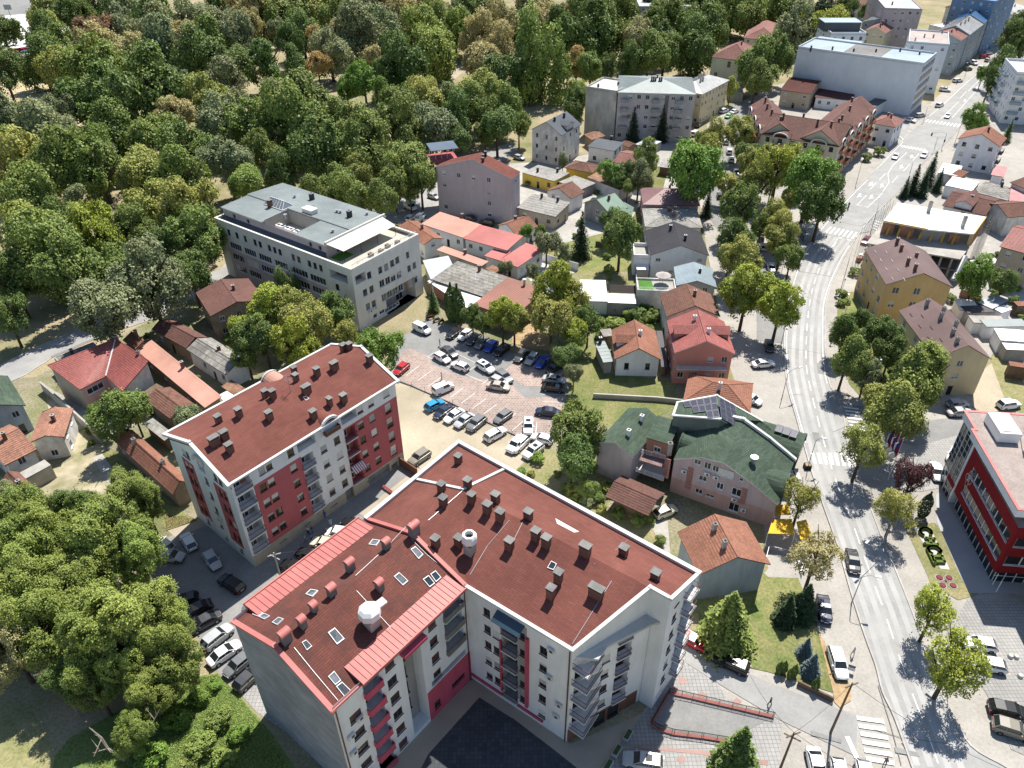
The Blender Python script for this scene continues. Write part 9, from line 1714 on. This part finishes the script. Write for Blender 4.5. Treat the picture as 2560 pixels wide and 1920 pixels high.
for a in ((3, 3, 725, 690, 2.0, 'light blue', 'beige', 'person in a pale blue shirt and beige trousers beside the open car door', .25), (3, 3, 1000, 1640, .6, 'grey', 'grey', 'person in grey standing on the crossing at the bottom edge'), (3, 3, 10, 1120, 2.4, 'black', 'black', 'person in black walking on the drive', .3), (1, 1, 1590, 1330, .3, 'blue', 'blue', 'person in blue standing by the dark saloon in the car park'), (3, 0, 1628, 730, 1., 'black', 'black', 'person in black beside the white cars up the street', .2), (3, 2, 1060, 560, 1., 'orange', 'white', 'person in orange and white behind the flags', .2),
          (1, 2, 600, 1160, 1.0, 'blue', 'blue', 'person in dark blue by the entrance of the red and grey block', 0, GP_), (1, 2, 650, 1230, 2.0, 'light blue', 'white', 'person in a pale blue shirt in the middle of the shaded lane', .2, GP_), (1, 2, 615, 1310, .4, 'black', 'beige', 'person in black and beige by the white van in the lane', 0, GP_), (1, 2, 455, 1300, 1.2, 'white', 'black', 'person in white and black under the loggia column', 0, GP_), (1, 2, 490, 1290, 3.6, 'black', 'blue', 'person in black turned to the one in white', 0, GP_), (1, 2, 430, 1370, .2, 'light blue', 'grey', 'person in pale blue at the front of the lane group', .2, GP_), (1, 2, 487, 1370, 2.6, 'blue', 'black', 'person in blue and black nearest the cream car', 0, GP_), (3, 1, 540, 1320, .9, 'grey', 'black', 'person in grey and black on the pavement below the verge', .3)):
    person(*a)
rd_ = person(3, 1, 690, 150, math.atan2(-1, -.45), 'black', 'black', 'person in black riding the motorcycle down the main road', 0, None, .5)
# fences, walls, rails
def fence(label, pts, h, mat, cat='fence', posts=None, top=None, name='fence', bars=False):
    P = [W(*p) for p in pts]; o = thing(name, label, cat, P[0])
    if bars: railing(o, [p+Z(.05) for p in P], h, mat, .22); return o
    for p, q in zip(P[:-1], P[1:]): b = MB(); d = q-p; L = d.length; b.box((p+q)/2, L, .22, h, 0, d); b.build('panel' if posts is None else 'wall_section', mat, o); 
    if top:
        for p, q in zip(P[:-1], P[1:]): b = MB(); d = q-p; b.box((p+q)/2+Z(h), d.length, .34, .08, 0, d); b.build('coping', top, o)
    return o
fence('long pale wall down the old yard at lower left', [(0, 2, 380, 60), (0, 2, 600, 250), (0, 2, 890, 520)], 2.2, CONCWALL, 'wall', 1, CONC, 'yard_wall'); fence('white garden wall behind the concrete yard', [(2, 1, 245, 585), (2, 1, 570, 680)], 1.9, WHITE, 'wall', 1, CONC, 'garden_wall'); fence('long low wall across the lawns below the small white house', [(2, 2, 700, 120), (2, 2, 1250, 150), (2, 2, 1480, 175)], 1.0, CONC, 'wall', 1, CONC, 'garden_wall'); fence('brown wall at the ramp between the two blocks', [(1, 2, 1245, 700), (1, 2, 1395, 800)], 1.8, BROWNWALL, 'wall', 1, None, 'ramp_wall')
fence('brown wooden hedge fence along the drive', [(3, 3, 250, 940), (3, 3, 560, 1090)], .9, WOOD); fence('brick wall with steel spikes by the garden sheds', [(3, 1, 1650, 900), (3, 1, 1820, 960)], 1.8, BRICK, 'wall', 1, None, 'brick_wall'); fence('dark fence beside the turfed terrace garden', [(2, 1, 720, 470), (2, 1, 830, 480)], 1.5, WOOD)
o = thing('fence', 'thin post and wire fence along the lower edge of the car park', 'fence', W(1, 2, 1345, 20)); P = [W(*p) for p in ((1, 1, 1195, 1625), (1, 2, 1345, 20), (1, 2, 1700, 175), (1, 2, 2000, 335), (2, 2, 0, 435), (2, 2, 260, 545))]
for p, q in zip(P[:-1], P[1:]):
    b = MB(); b.box((p+q)/2, (q-p).length, .15, .25, 0, q-p); b.build('plinth', CONCD, o); n = max(1, int((q-p).length/3))
    for k in range(n): b = MB(); a = p.lerp(q, k/n); b.tube(a, a+Z(1.2), .04, seg=5); b.build('post', DMETAL, o)
o = thing('fence', 'pale rail fence before the blue-grey house and cafe', 'fence', W(3, 2, 0, 1430)); railing(o, [W(2, 2, 2180, 1560), W(3, 2, 0, 1440), W(3, 2, 250, 1500), W(3, 2, 290, 1659)], 1.1, GALV, bars=False)
rl = thing('ramp', 'sunken garage ramp with red-topped walls and black railings beside the white corner block', 'ramp', W(2, 3, 1500, 1200))
for pts in ([(2, 3, 1355, 1015), (2, 3, 1560, 1060), (2, 3, 1900, 1140), (2, 3, 2260, 1225)], [(2, 3, 1200, 1290), (2, 3, 1265, 1330), (2, 3, 1400, 1370), (2, 3, 1650, 1400), (2, 3, 1860, 1435)], [(2, 3, 1355, 1015), (2, 3, 1200, 1285)]):
    P = [W(*p) for p in pts]
    for p, q in zip(P[:-1], P[1:]): b = MB(); b.box((p+q)/2-Z(2.6), (q-p).length, .3, 2.75, 0, q-p); b.build('ramp_wall', WHITE, rl); b = MB(); b.box((p+q)/2+Z(.15), (q-p).length, .42, .12, 0, q-p); b.build('coping', M('coral_coping', (.44, .17, .14)), rl)
    railing(rl, [p+Z(.27) for p in P], .9, PLASTIC, bars=False)
b = MB(); P = [W(2, 3, 1345, 1060, .045), W(2, 3, 1560, 1085, .045), W(2, 3, 2240, 1235, .045), W(2, 3, 1850, 1420, .045), W(2, 3, 1400, 1345, .045), W(2, 3, 1230, 1280, .045)]; b.poly(P[::-1]); b.build('ramp_floor', ASPHD, rl)
# flags, letters, beds
for i, (x0, y0, x1, y1) in enumerate(((1015, 775, 1100, 400), (1000, 690, 1085, 375), (1035, 830, 1135, 450))):
    p = W(3, 2, x0, y0); h = hpole(3, 2, (x0, y0), (x1, y1)); o = thing('flagpole', ('flagpole with a furled red blue and white flag, middle of three', 'flagpole with a red blue and white flag, rear of three', 'flagpole with a red blue and white flag, nearest of three')[i], 'flagpole', p, group='flagpoles before the headquarters'); b = MB(); b.tube(p, p+Z(h), .06, .04, 6); b.build('pole', FRAMEW, o)
    for k, (cm, nm) in enumerate(((M('flag_red', (.42, .03, .04)), 'red'), (M('flag_blue', (.05, .07, .3)), 'blue'), (FRAMEW, 'white'))):
        b = MB(); n = 6
        for j in range(n):
            f0, f1 = j/n, (j+1)/n; q = lambda f, s: p+V2(-(.06+.32*s)*(1+.0*f)-.1*math.sin(f*9+s*2)*s, .18*math.sin(f*7+s*3)*s, h-.2-f*3.6-.35*s)
            b.poly([q(f0, k), q(f0, k+1), q(f1, k+1), q(f1, k)]); b.poly([q(f1, k), q(f1, k+1), q(f0, k+1), q(f0, k)])
        b.build('flag_stripe', cm, o)
o = thing('flagpole', 'tall flagpole on the headquarters roof with a red and blue flag', 'flagpole', SP(.5, 5.5, 14.2)); p = o.location; b = MB(); b.tube(p, p+Z(8), .06); b.build('pole', FRAMEW, o); b = MB(); b.slab([p+V2(0, 0, 7.8), p+V2(.9, .1, 7.2), p+V2(.5, .1, 4.6), p+V2(0, 0, 5.4)], .04); b.build('flag', M('flag_red', (.42, .03, .04)), o)
HEDGE = M('clipped_box_hedge', (.14, .19, .04), (.085, .12, .025), scale=4, rough=1, bump=.8, bscale=25)
def hedge_letter(label, strokes):
    P = [[W(3, 2, *p) for p in s] for s in strokes]; o = thing('hedge_letter', label, 'hedge', P[0][0], group='clipped hedge letters before the headquarters'); b = MB()
    for s in P:
        s = smooth_line(s, 4) if len(s) > 2 else [Vector(p.xy) for p in s]
        for a, e in zip(s[:-1], s[1:]):
            d = (e-a); L = d.length; d3 = V2(d.x, d.y).normalized(); b.box(V2((a.x+e.x)/2, (a.y+e.y)/2, .05), L+.2, .42, .5, 0, d3)
        for a in s: b.tube(V2(a.x, a.y, .05), V2(a.x, a.y, .55), .24, .19, 8)
    b.build('clipped_hedge', HEDGE, o)
sx = lambda x, y: ((2260+x*.13258-1920)/K, (1280+y*.13258-960)/K)
hedge_letter('first clipped hedge letter С, farthest from the viewer', [[sx(*p) for p in ((350, 470), (290, 420), (300, 360), (380, 335), (460, 360), (500, 420), (490, 465))]])
hedge_letter('second clipped hedge letter Н, below the first', [[sx(400, 525), sx(560, 540)], [sx(375, 630), sx(620, 645)], [sx(475, 545), sx(490, 625)]])
hedge_letter('third clipped hedge letter С, touching the last', [[sx(*p) for p in ((510, 820), (440, 760), (440, 700), (520, 680), (610, 700), (680, 770), (640, 815))]])
hedge_letter('last clipped hedge letter Д, nearest the viewer', [[sx(460, 800), sx(560, 1010)], [sx(500, 870), sx(700, 870)], [sx(700, 870), sx(745, 970)], [sx(570, 970), sx(740, 975)], [sx(520, 880), sx(545, 960)]])
ROSE = M('red_bedding_plants', (.22, .05, .06), (.13, .03, .04), scale=5, bump=.8)
for i, (x, y) in enumerate(((665, 1245), (845, 1250), (720, 1390), (920, 1395), (785, 1310))):
    p = W(3, 2, *sx(x, y)); o = thing('flower_bed', ('round red flower bed, upper left of the cluster', 'round red flower bed, upper right of the cluster', 'round red flower bed, lower left of the cluster', 'round red flower bed, lower right of the cluster', 'small red flower bed in the centre of the cluster')[i], 'flower bed', p, group='round flower beds'); R_ = .2 if i == 4 else .48; b = MB(); b.tube(p, p+Z(.25), R_, R_*.9, 14); b.build('planting', ROSE, o); b = MB()
    for k in range(16): a = k*math.pi/8; b.tube(p+V2(R_*1.12*math.cos(a), R_*1.12*math.sin(a)), p+V2(R_*1.12*math.cos(a), R_*1.12*math.sin(a), .12), .1, .08, 5)
    tag(b.build('stone_edging', WHITEC, o), kind='stuff')
# shelter, containers, planters, bench, pallets, pool cover
o = thing('bus_shelter', 'arched glass bus shelter on the left pavement', 'bus shelter', W(3, 1, 310, 420)); p = o.location; b = MB(); n = 6
for k in range(n):
    a0, a1 = math.pi*k/n, math.pi*(k+1)/n; q = lambda a, y: p+V2(-.75*math.cos(a), y, 2.1+.5*math.sin(a)); b.poly([q(a0, -1.7), q(a0, 1.7), q(a1, 1.7), q(a1, -1.7)][::-1]); b.poly([q(a0, -1.7), q(a0, 1.7), q(a1, 1.7), q(a1, -1.7)])
b.build('roof', LIGHTSH, o)
for x in (-.75, .75):
    for y in (-1.7, 0, 1.7): b = MB(); b.tube(p+V2(x, y), p+V2(x, y, 2.1), .05); b.build('post', LAMPM, o)
b = MB(); b.box(p+V2(-.72, 0, .3), .03, 3.3, 1.6); b.build('back_pane', GLASSB, o); b = MB(); b.box(p+V2(-.4, 0, .4), .4, 2.6, .07); b.build('bench', WOOD, o)
o = thing('waste_container', 'grey-green domed waste container by the kerb', 'waste container', W(3, 1, 120, 810)); p = o.location; b = MB(); b.box(p, 1.5, 1.1, 1.0, 0, (1, .3, 0)); b.tube(p+V2(-.7, -.2, 1.0), p+V2(.7, .2, 1.0), .52, .52, 12, 1); b.build('bin', [SLATE, STEELBL], o)
for i, (x, y) in enumerate(((1000, 1390), (905, 1525), (830, 1650))): o = thing('planter', ('white trough planter before the brick shop front, farthest from the viewer', 'white trough planter before the brick shop front, middle', 'white trough planter before the brick shop front, nearest the viewer')[i], 'planter', W(2, 3, x, y), group='white trough planters'); p = o.location; b = MB(); b.box(p, 1.5, .7, .55, 0, (.55, .8, 0)); b.box(p+Z(.55), 1.25, .5, .12, 1, (.55, .8, 0)); b.build('trough', [WHITEC, M('planter_green', (.06, .1, .03))], o)
for i, (x, y) in enumerate(((2090, 700), (2140, 705), (2175, 870))): o = thing('bollard', ('white round bollard in the headquarters parking, left of a pair', 'white round bollard in the headquarters parking, right of a pair', 'white round bollard in the headquarters parking, nearest the viewer')[i], 'bollard', W(3, 3, x, y), group='white bollards'); b = MB(); b.tube(o.location, o.location+Z(.45), .42, .3, 10); b.build('stone', WHITEC, o)
o = thing('bench', 'red slatted bench by the ramp between the two blocks', 'bench', W(1, 2, 1135, 920)); p = o.location; a = (W(1, 2, 1185, 950)-W(1, 2, 1085, 880)).normalized()
for k in range(4): b = MB(); b.box(p+V2(-a.y, a.x)*(.12*k-.2)+Z(.45), 2.4, .1, .05, 0, a); b.build('slat', M('bench_red', (.35, .06, .06)), o)
for s in (-.9, .9): b = MB(); b.box(p+a*s, .12, .45, .45, 0, a); b.build('leg', CONC, o)
for i, (x, y) in enumerate(((780, 600), (800, 575))): o = thing('pallet_stack', ('pallet of orange bricks on the kerb by the ochre house', 'pallet of bricks under a white sheet by the ochre house')[i], 'brick pallet', W(3, 1, x, y)); b = MB(); b.box(o.location+Z(.14), 1.3, 1.1, 1.1, 0, (.5, .8, 0)); b.box(o.location, 1.4, 1.2, .14, 1, (.5, .8, 0)); b.build('stack', [BRICK if i == 0 else WHITEROOF, WOOD], o)
tag(sheet('manhole', [(3, 3, 1150, 1440), (3, 3, 1172, 1425), (3, 3, 1196, 1445), (3, 3, 1172, 1466)], 8, CONC), kind='structure'); tag(sheet('manhole', [(3, 3, 1588, 1525), (3, 3, 1612, 1505), (3, 3, 1640, 1530), (3, 3, 1612, 1555)], 8, CONC), kind='structure')
o = thing('pharmacy_sign', 'small dark green cross sign on the pavement edge', 'sign', W(3, 2, 60, 620)); p = o.location; b = MB(); b.tube(p, p+Z(2.6), .04); b.build('post', DMETAL, o); b = MB(); b.box(p+Z(2.6), 1.0, .12, .34); b.box(p+Z(2.28), .34, .126, .98); b.build('cross', M('cross_green', (.01, .06, .035)), o)
o = thing('shop_sign', 'white REST lettering low on the white corner block', 'sign', Rc+Z(1)); 
tc = bpy.data.curves.new('lettering', 'FONT'); tc.body = 'REST'; tc.size = .9; tc.extrude = .03; tx = bpy.data.objects.new('lettering', tc); COL.objects.link(tx); bpy.context.view_layer.update(); mt = bpy.data.meshes.new_from_object(tx.evaluated_get(bpy.context.evaluated_depsgraph_get())); bpy.data.objects.remove(tx); mt.materials.clear(); mt.materials.append(FRAMEW)
dR = (RB-Rc).normalized(); lt = bpy.data.objects.new('lettering', mt); COL.objects.link(lt); lt.parent = o; lt.rotation_euler = (math.radians(90), 0, math.atan2(dR.y, dR.x)); lt.location = dR*.3+V2(dR.y, -dR.x)*.05+Z(.3)
sp = thing('sports_stand', 'small stand with white roof, red and blue seats beside the clay court', 'stand', W(0, 0, 100, 480)); p = sp.location; b = MB(); b.slab([W(0, 0, 0, 410, 5), W(0, 0, 190, 385, 5), W(0, 0, 180, 330, 5), W(0, 0, -10, 360, 5)], .3); b.build('roof', WHITEROOF, sp)
for k, (m, y) in enumerate(((M('seat_red', (.4, .03, .05)), 470), (M('seat_blue', (.06, .1, .3)), 490), (FRAMEW, 510))): b = MB(); a, e = W(0, 0, 50, y+15), W(0, 0, 290, y-35); b.box((a+e)/2, (e-a).length, 3, 2.2-.6*k, 0, e-a); b.build('seat_row', m, sp)
for i, (x0, y0, x1, y1) in enumerate(((180, 380, 55, 85), (620, 335, 545, 140))): p = W(0, 0, x0, y0); h = hpole(0, 0, (x0, y0), (x1, y1)); o = thing('floodlight', ('tall floodlight mast by the white sports ground, left', 'tall floodlight mast among the rust-brown trees, right')[i], 'floodlight', p); b = MB(); b.tube(p, p+Z(min(h, 26)), .3, .15, 6); b.build('mast', GALV, o); b = MB(); b.box(p+Z(min(h, 26)), 3.5, .6, 2.4); b.build('lamp_array', LIGHTSH, o)
